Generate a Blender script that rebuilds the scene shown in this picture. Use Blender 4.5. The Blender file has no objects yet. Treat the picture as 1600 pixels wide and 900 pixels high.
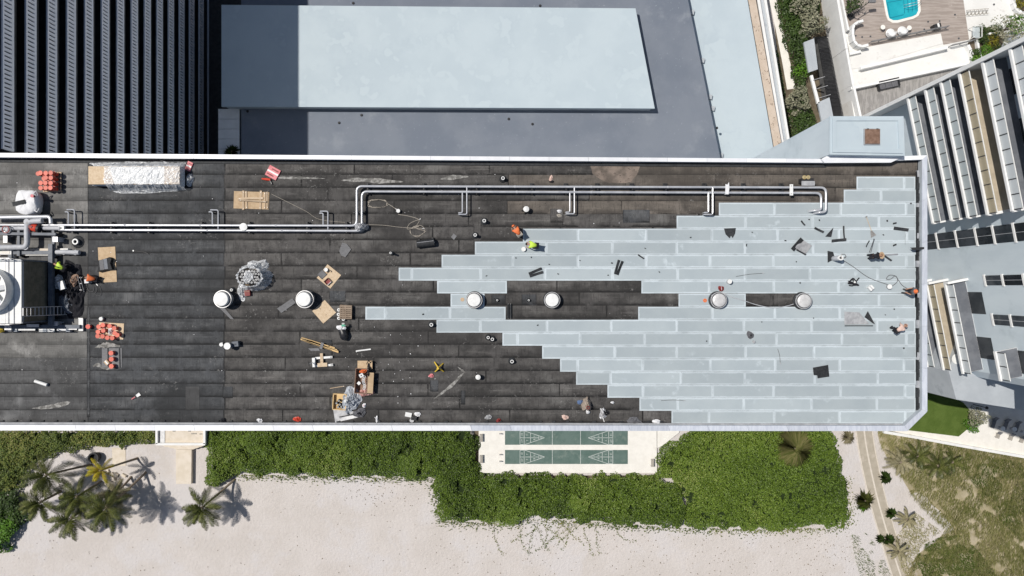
import bpy, math, random
import numpy as np
from mathutils import Vector, Matrix
R = math.radians
random.seed(7); RNG = np.random.default_rng(11)
SC = bpy.context.scene; COL = SC.collection
# ------------------------------------------------------------------ camera
CAM_Z = 90.0; FOC = 1600 * 24.0 / 36.0            # drone 90 m above the beach, looking straight down
cd = bpy.data.cameras.new('drone_camera'); cam = bpy.data.objects.new('drone_camera', cd); COL.objects.link(cam)
cam.location = (0, 0, CAM_Z); cam.rotation_euler = (0, 0, 0)
cd.sensor_width = 36; cd.lens = 24; cd.clip_start = 0.5; cd.clip_end = 3000
SC.camera = cam
# ------------------------------------------------------------------ sky and sun
SUN = Vector((-0.55, 0.20, 1.0)).normalized()      # direction towards the sun
w = bpy.data.worlds.new('World'); SC.world = w; w.use_nodes = True
nt = w.node_tree; bg = nt.nodes['Background']
sky = nt.nodes.new('ShaderNodeTexSky'); sky.sky_type = 'NISHITA'; sky.sun_disc = False
sky.sun_elevation = math.asin(SUN.z); sky.sun_rotation = math.atan2(SUN.x, SUN.y)
nt.links.new(sky.outputs[0], bg.inputs[0]); bg.inputs[1].default_value = 0.07
ld = bpy.data.lights.new('sun', 'SUN'); ld.energy = 4.6; ld.angle = R(0.5); ld.color = (1.0, 0.955, 0.89)
lo = bpy.data.objects.new('sun', ld); COL.objects.link(lo); lo.location = SUN * 200
lo.rotation_euler = SUN.to_track_quat('Z', 'Y').to_euler()
vs = SC.view_settings; vs.view_transform = 'Standard'; vs.look = 'None'; vs.exposure = -0.28; vs.gamma = 1; vs.use_curve_mapping = False
SC.render.engine = 'CYCLES'
# ------------------------------------------------------------------ helpers
def P(px, py, z=0.0):                              # photograph pixel -> world point on the level z
    d = CAM_Z - z
    return ((px - 800) * d / FOC, (450 - py) * d / FOC, z)
def P2(px, py, z=0.0): return P(px, py, z)[:2]
def PP(pts, z): return [P2(x, y, z) for x, y in pts]
def mat(name, c, c2=None, scale=2.0, rough=.8, bump=0, metal=0, spec=.3, rnd=0.0, lo=.35, hi=.65, coord='Object',
        stretch=None, speck=None, speck_scale=60, speck_at=.68, alpha=None, detail=6, bscale=None, stain=None, stain_scale=.4, stain_at=(.55, .7), big=0.0):
    m = bpy.data.materials.new(name); m.use_nodes = True; t = m.node_tree; N = t.nodes; L = t.links
    b = N['Principled BSDF']; b.inputs['Roughness'].default_value = rough; b.inputs['Metallic'].default_value = metal
    b.inputs['Specular IOR Level'].default_value = spec
    if coord == 'World': src = N.new('ShaderNodeNewGeometry').outputs['Position']
    else: src = N.new('ShaderNodeTexCoord').outputs['Object']
    if stretch:
        mp = N.new('ShaderNodeMapping'); mp.inputs['Scale'].default_value = stretch; L.new(src, mp.inputs[0]); srcs = mp.outputs[0]
    else: srcs = src
    def noise(s, scl, dt=6, r=.6):
        n = N.new('ShaderNodeTexNoise'); n.inputs['Scale'].default_value = scl; n.inputs['Detail'].default_value = dt; n.inputs['Roughness'].default_value = r
        L.new(s, n.inputs['Vector']); return n.outputs['Fac']
    def rng(f, a, bb, x=0, y=1):
        r = N.new('ShaderNodeMapRange'); r.interpolation_type = 'SMOOTHSTEP'
        for i, v in ((1, a), (2, bb), (3, x), (4, y)): r.inputs[i].default_value = v
        L.new(f, r.inputs[0]); return r.outputs[0]
    def mix(f, A, B):
        x = N.new('ShaderNodeMix'); x.data_type = 'RGBA'
        if isinstance(f, float): x.inputs[0].default_value = f
        else: L.new(f, x.inputs[0])
        for i, v in ((6, A), (7, B)):
            if isinstance(v, tuple): x.inputs[i].default_value = (*v, 1) if len(v) == 3 else v
            else: L.new(v, x.inputs[i])
        return x.outputs[2]
    col = None
    if c2:
        nf = noise(srcs, scale, detail); col = mix(rng(nf, lo, hi), tuple(c), tuple(c2))
    else: col = tuple(c)
    if stain: col = mix(rng(noise(src, stain_scale, 7, .65), *stain_at), col, tuple(stain))
    if speck: col = mix(rng(noise(src, speck_scale, 2), speck_at, speck_at + .05), col, tuple(speck))
    if rnd or big:
        hs = N.new('ShaderNodeHueSaturation')
        if isinstance(col, tuple): hs.inputs['Color'].default_value = (*col, 1)
        else: L.new(col, hs.inputs['Color'])
        if rnd:
            oi = N.new('ShaderNodeObjectInfo'); L.new(rng(oi.outputs['Random'], 0, 1, 1 - rnd, 1 + rnd), hs.inputs['Value'])
        else: L.new(rng(noise(src, .12, 3), .3, .7, 1 - big, 1 + big), hs.inputs['Value'])
        col = hs.outputs[0]
    if isinstance(col, tuple): b.inputs['Base Color'].default_value = (*col, 1)
    else: L.new(col, b.inputs['Base Color'])
    if bump:
        bp = N.new('ShaderNodeBump'); bp.inputs['Strength'].default_value = min(1, bump); bp.inputs['Distance'].default_value = .05 * max(1, bump)
        L.new(noise(srcs, bscale or scale * 3, 6), bp.inputs['Height']); L.new(bp.outputs[0], b.inputs['Normal'])
    if alpha is not None: b.inputs['Alpha'].default_value = alpha
    return m
def leafmat(name, cols, rough=.55, patch=.35, transl=.0, patchcols=None):
    m = bpy.data.materials.new(name); m.use_nodes = True; t = m.node_tree; N = t.nodes; L = t.links
    b = N['Principled BSDF']; b.inputs['Roughness'].default_value = rough; b.inputs['Specular IOR Level'].default_value = .25
    g = N.new('ShaderNodeNewGeometry'); cr = N.new('ShaderNodeValToRGB')
    el = cr.color_ramp.elements
    while len(el) < len(cols): el.new(.5)
    for i, c in enumerate(cols): el[i].position = i / (len(cols) - 1); el[i].color = (*c, 1)
    n = N.new('ShaderNodeTexNoise'); n.inputs['Scale'].default_value = patch; n.inputs['Detail'].default_value = 4
    L.new(g.outputs['Position'], n.inputs['Vector'])
    mr = N.new('ShaderNodeMapRange'); mr.inputs[1].default_value = .3; mr.inputs[2].default_value = .7; L.new(n.outputs['Fac'], mr.inputs[0])
    a = N.new('ShaderNodeMath'); a.operation = 'MULTIPLY_ADD'; a.inputs[1].default_value = .55
    m2 = N.new('ShaderNodeMath'); m2.operation = 'MULTIPLY'; m2.inputs[1].default_value = .45; L.new(mr.outputs[0], m2.inputs[0])
    L.new(g.outputs['Random Per Island'], a.inputs[0]); L.new(m2.outputs[0], a.inputs[2]); L.new(a.outputs[0], cr.inputs[0])
    L.new(cr.outputs[0], b.inputs['Base Color'])
    return m
def rot3(rz=0, ry=0, rx=0): return Matrix.Rotation(rz, 3, 'Z') @ Matrix.Rotation(ry, 3, 'Y') @ Matrix.Rotation(rx, 3, 'X')
class MB:
    def __init__(s): s.v = []; s.f = []
    def add(s, vs, fs):
        o = len(s.v); s.v += [tuple(v) for v in vs]; s.f += [tuple(i + o for i in f) for f in fs]; return s
    def box(s, c, d, rz=0, ry=0, rx=0):
        M = rot3(rz, ry, rx); c = Vector(c); h = [x / 2 for x in d]
        vs = [c + M @ Vector((sx * h[0], sy * h[1], sz * h[2])) for sz in (-1, 1) for sy in (-1, 1) for sx in (-1, 1)]
        return s.add(vs, [(0, 2, 3, 1), (4, 5, 7, 6), (0, 1, 5, 4), (2, 6, 7, 3), (0, 4, 6, 2), (1, 3, 7, 5)])
    def bar(s, a, b, wd, ht, up=(0, 0, 1)):
        a = Vector(a); b = Vector(b); d = (b - a); u = Vector(up); x = d.normalized(); y = u.cross(x)
        if y.length < 1e-5: y = Vector((0, 1, 0)).cross(x)
        y.normalize(); z = x.cross(y)
        vs = [p + y * (sy * wd / 2) + z * (sz * ht / 2) for p in (a, b) for sz in (-1, 1) for sy in (-1, 1)]
        return s.add(vs, [(0, 1, 3, 2), (4, 6, 7, 5), (0, 4, 5, 1), (2, 3, 7, 6), (0, 2, 6, 4), (1, 5, 7, 3)])
    def prism(s, poly, z0, z1):
        n = len(poly); ar = sum(poly[i][0] * poly[(i + 1) % n][1] - poly[(i + 1) % n][0] * poly[i][1] for i in range(n))
        if ar < 0: poly = poly[::-1]
        zt = z1 if callable(z1) else (lambda x, y: z1)
        return s.add([(x, y, z0) for x, y in poly] + [(x, y, zt(x, y)) for x, y in poly],
                     [tuple(range(n))[::-1], tuple(range(n, 2 * n))] + [(i, (i + 1) % n, n + (i + 1) % n, n + i) for i in range(n)])
    def lathe(s, prof, n=16, c=(0, 0, 0), cap0=True, cap1=True):
        vs = []; fs = []
        for r, z in prof:
            for i in range(n):
                a = 2 * math.pi * i / n; vs.append((c[0] + r * math.cos(a), c[1] + r * math.sin(a), c[2] + z))
        for k in range(len(prof) - 1):
            for i in range(n):
                j = (i + 1) % n; fs.append((k * n + i, k * n + j, (k + 1) * n + j, (k + 1) * n + i))
        if cap0: fs.append(tuple(range(n))[::-1])
        if cap1: fs.append(tuple(range((len(prof) - 1) * n, len(prof) * n)))
        return s.add(vs, fs)
    def tube(s, path, r, n=8, caps=True):
        path = [Vector(p) for p in path]; vs = []; fs = []; m = len(path); prev = None
        for k, p in enumerate(path):
            d = (path[min(k + 1, m - 1)] - path[max(k - 1, 0)]).normalized()
            if prev is None: x = d.cross(Vector((0, 0, 1)) if abs(d.z) < .9 else Vector((1, 0, 0))).normalized()
            else: x = (prev - d * prev.dot(d)).normalized()
            prev = x; y = d.cross(x); rr = r[k] if isinstance(r, (list, tuple)) else r
            for i in range(n):
                a = 2 * math.pi * i / n; vs.append(p + x * (rr * math.cos(a)) + y * (rr * math.sin(a)))
        for k in range(m - 1):
            for i in range(n):
                j = (i + 1) % n; fs.append((k * n + i, k * n + j, (k + 1) * n + j, (k + 1) * n + i))
        if caps: fs += [tuple(range(n))[::-1], tuple(range((m - 1) * n, m * n))]
        return s.add(vs, fs)
    def ring(s, ro, ri, z0, z1, n=20, c=(0, 0, 0)):
        return s.lathe([(ri, z0), (ro, z0), (ro, z1), (ri, z1), (ri, z0)], n, c, False, False)
    def build(s, name, m, parent=None, smooth=False, world=False, loc=None):
        off = Vector((0, 0, 0))
        if world and parent is not None:
            q = parent
            while q is not None: off += q.location; q = q.parent
        if loc is not None: off = off + Vector(loc)
        me = bpy.data.meshes.new(name)
        me.from_pydata([(v[0] - off.x, v[1] - off.y, v[2] - off.z) for v in s.v], [], s.f)
        me.materials.append(m)
        if smooth:
            me.polygons.foreach_set('use_smooth', [True] * len(me.polygons))
            try: me.set_sharp_from_angle(angle=R(40))
            except Exception: pass
        o = bpy.data.objects.new(name, me); COL.objects.link(o)
        if parent is not None: o.parent = parent
        if loc is not None: o.location = loc
        return o
def tag(o, label=None, cat=None, group=None, kind=None):
    if label: o['label'] = label
    if cat: o['category'] = cat
    if group: o['group'] = group
    if kind: o['kind'] = kind
    return o
def thing(name, label, cat, loc=(0, 0, 0), rz=0.0, group=None):
    o = bpy.data.objects.new(name, None); COL.objects.link(o); o.location = loc; o.rotation_euler = (0, 0, rz); o.empty_display_size = .2
    return tag(o, label, cat, group)
def part(name, o): return o
def dup(root, loc, rz, label, group=None):
    r = root.copy(); COL.objects.link(r); r.location = loc; r.rotation_euler = (0, 0, rz); r['label'] = label
    if group: r['group'] = group
    for ch in list(root.children):
        c = ch.copy(); COL.objects.link(c); c.parent = r
        for g in list(ch.children):
            q = g.copy(); COL.objects.link(q); q.parent = c
    return r
ORD = ['first', 'second', 'third', 'fourth', 'fifth', 'sixth', 'seventh', 'eighth', 'ninth', 'tenth', 'eleventh', 'twelfth', 'thirteenth', 'fourteenth', 'fifteenth', 'sixteenth', 'seventeenth', 'eighteenth', 'nineteenth', 'twentieth']
def arc(c, r, a0, a1, n=6): return [(c[0] + r * math.cos(R(a0 + (a1 - a0) * i / n)), c[1] + r * math.sin(R(a0 + (a1 - a0) * i / n))) for i in range(n + 1)]
def fillet(pts, r, n=5):                           # round the inner corners of a 3-D polyline
    pts = [Vector(p) for p in pts]; out = [pts[0]]
    for a, b, c in zip(pts, pts[1:], pts[2:]):
        u = (a - b).normalized(); v = (c - b).normalized(); rr = min(r, (a - b).length * .45, (c - b).length * .45)
        for i in range(n + 1):
            t = i / n; p = b + u * rr; q = b + v * rr
            out.append((1 - t) ** 2 * p + 2 * t * (1 - t) * b + t * t * q)
    out.append(pts[-1]); return out
def spline(pts, n=8):
    pts = [Vector(p) for p in pts]; out = []
    for i in range(len(pts) - 1):
        p0 = pts[max(i - 1, 0)]; p1 = pts[i]; p2 = pts[i + 1]; p3 = pts[min(i + 2, len(pts) - 1)]
        for k in range(n):
            t = k / n
            out.append(.5 * ((2 * p1) + (p2 - p0) * t + (2 * p0 - 5 * p1 + 4 * p2 - p3) * t * t + (3 * p1 - p0 - 3 * p2 + p3) * t ** 3))
    out.append(pts[-1]); return out
def inpoly(x, y, poly):
    c = np.zeros(len(x), bool); n = len(poly); j = n - 1
    for i in range(n):
        xi, yi = poly[i]; xj, yj = poly[j]
        c ^= ((yi > y) != (yj > y)) & (x < (xj - xi) * (y - yi) / (yj - yi + 1e-12) + xi); j = i
    return c
def edged(x, y, poly):
    d = np.full(len(x), 1e9); n = len(poly)
    for i in range(n):
        a = np.array(poly[i]); b = np.array(poly[(i + 1) % n]); ab = b - a
        t = np.clip(((x - a[0]) * ab[0] + (y - a[1]) * ab[1]) / (ab @ ab + 1e-9), 0, 1)
        d = np.minimum(d, np.hypot(x - a[0] - t * ab[0], y - a[1] - t * ab[1]))
    return d
def vnoise(x, y, s, seed=0):
    g = np.random.default_rng(seed).random((64, 64)); x = x / s; y = y / s
    xi = np.floor(x).astype(int); yi = np.floor(y).astype(int); fx = x - xi; fy = y - yi
    fx = fx * fx * (3 - 2 * fx); fy = fy * fy * (3 - 2 * fy)
    G = lambda a, b: g[a % 64, b % 64]
    return (G(xi, yi) * (1 - fx) + G(xi + 1, yi) * fx) * (1 - fy) + (G(xi, yi + 1) * (1 - fx) + G(xi + 1, yi + 1) * fx) * fy
def npmesh(name, V, F, m, parent=None, smooth=False):
    me = bpy.data.meshes.new(name); V = np.asarray(V, np.float32); F = np.asarray(F, np.int32); k = F.shape[1]
    me.vertices.add(len(V)); me.vertices.foreach_set('co', V.ravel()); me.loops.add(F.size); me.loops.foreach_set('vertex_index', F.ravel())
    me.polygons.add(len(F)); me.polygons.foreach_set('loop_start', np.arange(0, F.size, k, dtype=np.int32))
    me.update(calc_edges=True); me.materials.append(m)
    if smooth: me.polygons.foreach_set('use_smooth', [True] * len(F))
    o = bpy.data.objects.new(name, me); COL.objects.link(o)
    if parent is not None: o.parent = parent
    return o
def ragged(poly, step=.8, amp=.35, seed=1):        # natural outline: subdivided and pushed in and out
    out = []; n = len(poly)
    for i in range(n):
        a, b = poly[i], poly[(i + 1) % n]; L = math.dist(a, b); k = max(1, int(L / step)); nx, ny = (b[1] - a[1]) / (L + 1e-6), -(b[0] - a[0]) / (L + 1e-6)
        for j in range(k):
            t = j / k; x = a[0] + (b[0] - a[0]) * t; y = a[1] + (b[1] - a[1]) * t
            d = float((vnoise(np.array([x]), np.array([y]), 2.2, seed)[0] - .5) * 2 * amp + (vnoise(np.array([x]), np.array([y]), .8, seed + 1)[0] - .5) * amp) if j else 0
            out.append((x + nx * d, y + ny * d))
    return out
def leaf_cloud(pos, size, tilt=.7, aspect=.6):     # one pointed leaf (two triangles sharing an edge) per position, heading and tilt at random
    n = len(pos); az = RNG.random(n) * 6.283; tl = (RNG.random(n) - .35) * tilt * 2; ro = (RNG.random(n) - .5) * tilt * 2
    L = size * (.7 + .6 * RNG.random(n))
    d = np.stack([np.cos(az) * np.cos(tl), np.sin(az) * np.cos(tl), np.sin(tl)], 1)
    s = np.stack([-np.sin(az) * np.cos(ro), np.cos(az) * np.cos(ro), np.sin(ro)], 1)
    A = pos - d * (L / 2)[:, None]; C = pos + d * (L / 2)[:, None]
    B = pos + s * (L * aspect / 2)[:, None]; D = pos - s * (L * aspect / 2)[:, None]
    V = np.stack([A, B, C, D], 1).reshape(-1, 3); F = np.arange(4 * n).reshape(-1, 4)
    return V, F
def blade_cloud(pos, length, width, lean=(0, 0), spread=.6):   # thin grass blades (triangles)
    n = len(pos); az = RNG.random(n) * 6.283; r = spread * RNG.random(n)
    d = np.stack([np.cos(az) * r + lean[0], np.sin(az) * r + lean[1], np.ones(n)], 1); d /= np.linalg.norm(d, axis=1)[:, None]
    L = length * (.6 + .8 * RNG.random(n)); s = np.stack([-np.sin(az), np.cos(az), np.zeros(n)], 1) * width / 2
    V = np.stack([pos - s, pos + s, pos + d * L[:, None]], 1).reshape(-1, 3)
    return V, np.arange(3 * n).reshape(-1, 3)
# ------------------------------------------------------------------ materials
M = {}
M['sand'] = mat('sand', (.57, .525, .49), (.615, .57, .54), .25, .95, 2.0, coord='World', bscale=2.6, speck=(.40, .35, .30), speck_scale=7, speck_at=.665, stain=(.61, .575, .56), stain_scale=.12, stain_at=(.48, .6))
M['concrete'] = mat('concrete', (.78, .75, .69), (.84, .81, .75), 1.2, .9, coord='World', stain=(.70, .65, .58), stain_scale=.5, stain_at=(.6, .8))
M['beige_concrete'] = mat('beige_concrete', (.66, .58, .47), (.74, .66, .56), 1.2, .9, coord='World', stain=(.52, .43, .33), stain_scale=.9, stain_at=(.62, .75))
M['white_paint'] = mat('white_paint', (.78, .78, .77), (.84, .84, .83), .8, .6, coord='World', stain=(.66, .66, .65), stain_scale=.7, stain_at=(.6, .8))
M['pale_wall'] = mat('pale_wall', (.55, .62, .67), (.61, .68, .725), .5, .8, coord='World', stretch=(1, 1, .3), stain=(.48, .55, .595), stain_scale=.35, stain_at=(.52, .75))
M['wall_grey'] = mat('wall_grey', (.40, .43, .46), (.46, .49, .52), .5, .8, coord='World', stain=(.34, .37, .40), stain_scale=.5)
M['wing_slab_shade'] = mat('wing_slab_shade', (.03, .032, .036), (.045, .047, .05), 1, .8, coord='World')  # wing balcony slabs: shade between the bands put into the colour
M['wing_paint'] = mat('wing_paint', (.84, .84, .88), (.90, .90, .93), 1, .8, coord='World')
M['recess_shade'] = mat('recess_shade', (.035, .037, .04), (.05, .05, .055), 1, .5, coord='World')  # wing back wall: shade of the balcony recesses painted in as near black
M['dark_glass'] = mat('dark_glass', (.018, .022, .026), (.05, .056, .064), .5, .12, spec=.5, coord='World', rnd=.55)
M['window_glass'] = mat('window_glass', (.03, .035, .04), (.06, .065, .07), .6, .1, spec=.5)
M['deck_upper'] = mat('deck_upper', (.465, .54, .585), (.505, .58, .62), .18, .75, coord='World', detail=8, stain=(.44, .515, .565), stain_scale=.25, stain_at=(.5, .7), speck=(.50, .575, .615), speck_scale=.5, speck_at=.56)
M['deck_lower'] = mat('deck_lower', (.160, .184, .226), (.195, .218, .258), .2, .75, coord='World', detail=8, stain=(.235, .258, .295), stain_scale=.3, stain_at=(.56, .75), speck=(.25, .275, .31), speck_scale=3.5, speck_at=.68)
M['coping'] = mat('coping', (.80, .81, .84), (.86, .87, .89), 1.5, .38, spec=.5, rnd=.06, coord='World')
M['coping_grey'] = mat('coping_grey', (.50, .53, .60), (.60, .63, .69), 2.5, .45, spec=.5, rnd=.08, coord='World', stretch=(2.2, .4, 1))
M['flashing'] = mat('flashing', (.30, .31, .33), (.40, .41, .43), 2, .5, coord='World')
M['deck_black'] = mat('deck_black', (.014, .014, .014), (.03, .028, .027), 3, .7, coord='World')
M['pipe'] = mat('pipe', (.50, .51, .54), (.62, .63, .65), 1.6, .28, metal=.25, spec=.6, coord='World', stain=(.48, .48, .5), stain_scale=1.2, stain_at=(.58, .7))
M['pipe_grey'] = mat('pipe_grey', (.42, .43, .46), (.52, .53, .55), 2, .5, coord='World', stain=(.3, .28, .26), stain_scale=1.5, stain_at=(.6, .7))
M['black_metal'] = mat('black_metal', (.02, .02, .022), (.04, .04, .042), 4, .5)
M['steel_blue'] = mat('steel_blue', (.10, .115, .14), (.15, .165, .19), 3, .5)
M['foil'] = mat('foil', (.55, .55, .56), (.75, .75, .76), 6, .3, metal=.5, bump=1, bscale=9)
M['galv'] = mat('galv', (.42, .42, .43), (.58, .58, .58), 3, .4, metal=.35, rnd=.1)
M['white_metal'] = mat('white_metal', (.74, .74, .72), (.84, .84, .82), 3, .4, rnd=.04)
M['fan_cap'] = mat('fan_cap', (.62, .61, .60), (.76, .75, .74), 3, .35, metal=.2, stain=(.45, .43, .42), stain_scale=2.5, stain_at=(.58, .7))
M['red_plastic'] = mat('red_plastic', (.58, .055, .03), (.66, .085, .045), 5, .4, rnd=.12, spec=.4)
M['red_lid'] = mat('red_lid', (.68, .13, .085), (.74, .19, .13), 6, .5, rnd=.12)
M['dark_red'] = mat('dark_red', (.18, .02, .02), (.26, .04, .035), 6, .5)
M['pink_paper'] = mat('pink_paper', (.70, .20, .22), (.78, .32, .33), 5, .7)
M['orange'] = mat('orange', (.72, .16, .05), (.80, .21, .07), 5, .6)
M['lime'] = mat('lime', (.50, .72, .05), (.58, .80, .10), 5, .6)
M['yellow'] = mat('yellow', (.62, .42, .04), (.70, .50, .07), 5, .5)
M['black_plastic'] = mat('black_plastic', (.012, .012, .014), (.03, .03, .032), 5, .35, spec=.5, bump=.3, bscale=14)
M['black_felt'] = mat('black_felt', (.022, .024, .027), (.04, .042, .045), 6, .7, rnd=.25)
M['grey_felt'] = mat('grey_felt', (.16, .16, .165), (.22, .22, .225), 4, .8, rnd=.12, stretch=(1, 5, 1))
M['cardboard'] = mat('cardboard', (.50, .36, .22), (.60, .45, .29), 3, .85, rnd=.12, stain=(.4, .28, .17), stain_scale=3, stain_at=(.6, .7))
M['osb'] = mat('osb', (.58, .44, .29), (.68, .54, .38), 6, .85, rnd=.06)
M['brown_card'] = mat('brown_card', (.26, .17, .12), (.34, .23, .17), 3, .85)
M['wood'] = mat('wood', (.44, .33, .22), (.56, .44, .31), 4, .8, rnd=.18, stretch=(.6, 6, 6))
M['pine'] = mat('pine', (.66, .44, .20), (.74, .54, .28), 4, .7, rnd=.1, stretch=(.6, 6, 6))
M['grey_wood'] = mat('grey_wood', (.22, .165, .12), (.31, .24, .18), 4, .85, rnd=.15)
M['rope'] = mat('rope', (.36, .32, .27), (.44, .40, .34), 8, .9)
M['cable'] = mat('cable', (.07, .07, .075), (.11, .11, .115), 8, .6)
M['skin'] = mat('skin', (.38, .21, .14), (.45, .26, .18), 6, .6)
M['hair'] = mat('hair', (.015, .012, .01), (.03, .025, .02), 20, .6)
M['grey_cloth'] = mat('grey_cloth', (.10, .10, .11), (.15, .15, .16), 8, .9)
M['black_cloth'] = mat('black_cloth', (.012, .012, .016), (.025, .025, .03), 8, .9, bump=.5, bscale=10)
M['pale_cloth'] = mat('pale_cloth', (.66, .47, .40), (.74, .56, .49), 8, .9, bump=.5, bscale=10)
M['khaki_cloth'] = mat('khaki_cloth', (.34, .31, .27), (.42, .39, .34), 8, .9)
M['tan'] = mat('tan', (.52, .36, .22), (.60, .44, .29), 8, .9)
M['white_bag'] = mat('white_bag', (.76, .76, .77), (.83, .83, .84), 3, .6, bump=.8, bscale=4)
M['ramp_white'] = mat('ramp_white', (.70, .69, .665), (.76, .75, .725), .5, .9, coord='World', stain=(.64, .62, .59), stain_scale=1.0, stain_at=(.55, .7))
M['balcony_shade_floor'] = mat('balcony_shade_floor', (.13, .14, .16), (.18, .19, .21), 1, .7, coord='World')  # dark grey carries the shade on pale tower balcony floors
M['asphalt'] = mat('asphalt', (.05, .05, .05), (.07, .07, .07), 2, .9, coord='World')
M['court'] = mat('court', (.095, .15, .13), (.125, .18, .16), .9, .8, coord='World', stain=(.165, .215, .19), stain_scale=1.1, stain_at=(.52, .7))
M['faded_line'] = mat('faded_line', (.42, .47, .44), (.66, .68, .66), 3, .8, coord='World')
M['lawn'] = mat('lawn', (.075, .12, .02), (.10, .15, .03), .7, .9, .5, coord='World', bscale=20)
M['soil'] = mat('soil', (.10, .08, .055), (.16, .13, .09), 1.2, .95, coord='World')
M['path'] = mat('path', (.40, .355, .285), (.46, .41, .335), 1.2, .9, coord='World', stain=(.52, .46, .39), stain_scale=.6)
M['path_edge'] = mat('path_edge', (.62, .56, .48), (.70, .64, .56), 2, .9, coord='World')
M['gravel'] = mat('gravel', (.55, .45, .36), (.62, .52, .43), .8, .95, .6, coord='World', bscale=10, speck=(.3, .23, .18), speck_scale=3, speck_at=.62)
M['trunk'] = mat('trunk', (.20, .16, .12), (.27, .22, .17), 5, .9)
M['water'] = mat('water', (.02, .36, .44), (.03, .42, .50), .8, .06, spec=.5, coord='World', bump=.12, bscale=3)
M['pool_tile'] = mat('pool_tile', (.01, .22, .30), (.015, .25, .33), 3, .3)
M['tan_floor'] = mat('tan_floor', (.42, .36, .27), (.5, .43, .33), 1, .8, coord='World')
M['sea_grape'] = leafmat('sea_grape', [(.016, .026, .005), (.04, .068, .010), (.08, .13, .014), (.13, .195, .022), (.27, .30, .10)], .5, .11)
M['sea_grape_light'] = leafmat('sea_grape_light', [(.022, .038, .007), (.058, .095, .012), (.10, .16, .018), (.155, .225, .03), (.29, .31, .10)], .5, .10)
M['sea_grape_dry'] = leafmat('sea_grape_dry', [(.02, .035, .008), (.06, .09, .018), (.12, .16, .03), (.20, .20, .05), (.28, .24, .10)], .55, .15)
M['bush'] = leafmat('bush', [(.02, .035, .01), (.04, .07, .015), (.07, .12, .025)], .5, .5)
M['bright_bush'] = leafmat('bright_bush', [(.04, .10, .01), (.08, .18, .015), (.13, .26, .025)], .5, .5)
M['grey_bush'] = leafmat('grey_bush', [(.12, .13, .08), (.24, .24, .16), (.40, .37, .28)], .7, .6)
M['yellow_bush'] = leafmat('yellow_bush', [(.10, .11, .01), (.20, .18, .015), (.28, .24, .03)], .6, .6)
M['palm'] = leafmat('palm', [(.018, .026, .008), (.05, .062, .016), (.11, .125, .03), (.24, .23, .10)], .45, .6)
M['palm_yellow'] = leafmat('palm_yellow', [(.22, .24, .02), (.40, .34, .03), (.55, .30, .03)], .5, 2.0)
M['palm_dry'] = leafmat('palm_dry', [(.15, .14, .07), (.30, .27, .16), (.46, .41, .28)], .8, .6)
M['dune_grass'] = leafmat('dune_grass', [(.11, .145, .03), (.22, .235, .07), (.35, .325, .14), (.52, .45, .27)], .8, .11)
M['green_grass'] = leafmat('green_grass', [(.045, .075, .012), (.085, .13, .02), (.14, .185, .04)], .7, .3)
M['debris'] = leafmat('debris', [(.07, .05, .03), (.14, .10, .06), (.25, .18, .11)], .9, .6)
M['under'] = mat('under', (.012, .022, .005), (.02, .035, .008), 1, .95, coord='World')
def film_mat():
    m = bpy.data.materials.new('plastic_film'); m.use_nodes = True; t = m.node_tree; N = t.nodes; L = t.links
    b = N['Principled BSDF']; b.inputs['Base Color'].default_value = (.86, .88, .90, 1); b.inputs['Roughness'].default_value = .18; b.inputs['Specular IOR Level'].default_value = .9
    n = N.new('ShaderNodeTexNoise'); n.inputs['Scale'].default_value = 5; n.inputs['Detail'].default_value = 6; n.inputs['Distortion'].default_value = 1.5
    tc = N.new('ShaderNodeTexCoord'); L.new(tc.outputs['Object'], n.inputs['Vector'])
    mr = N.new('ShaderNodeMapRange'); mr.inputs[1].default_value = .35; mr.inputs[2].default_value = .7; mr.inputs[3].default_value = .30; mr.inputs[4].default_value = .85
    L.new(n.outputs['Fac'], mr.inputs[0]); L.new(mr.outputs[0], b.inputs['Alpha'])
    bp = N.new('ShaderNodeBump'); bp.inputs['Strength'].default_value = .8; bp.inputs['Distance'].default_value = .08; L.new(n.outputs['Fac'], bp.inputs['Height']); L.new(bp.outputs[0], b.inputs['Normal'])
    return m
M['film'] = film_mat()
def glass_mat(name, col, alpha):
    m = bpy.data.materials.new(name); m.use_nodes = True; b = m.node_tree.nodes['Principled BSDF']
    b.inputs['Base Color'].default_value = (*col, 1); b.inputs['Roughness'].default_value = .05; b.inputs['Alpha'].default_value = alpha; b.inputs['Specular IOR Level'].default_value = .6
    return m
M['rail_glass'] = glass_mat('rail_glass', (.62, .68, .70), .55)
M['rail_glass_amber'] = glass_mat('rail_glass_amber', (.55, .48, .34), .55)
M['rail_glass_white'] = glass_mat('rail_glass_white', (.78, .82, .84), .6)
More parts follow.
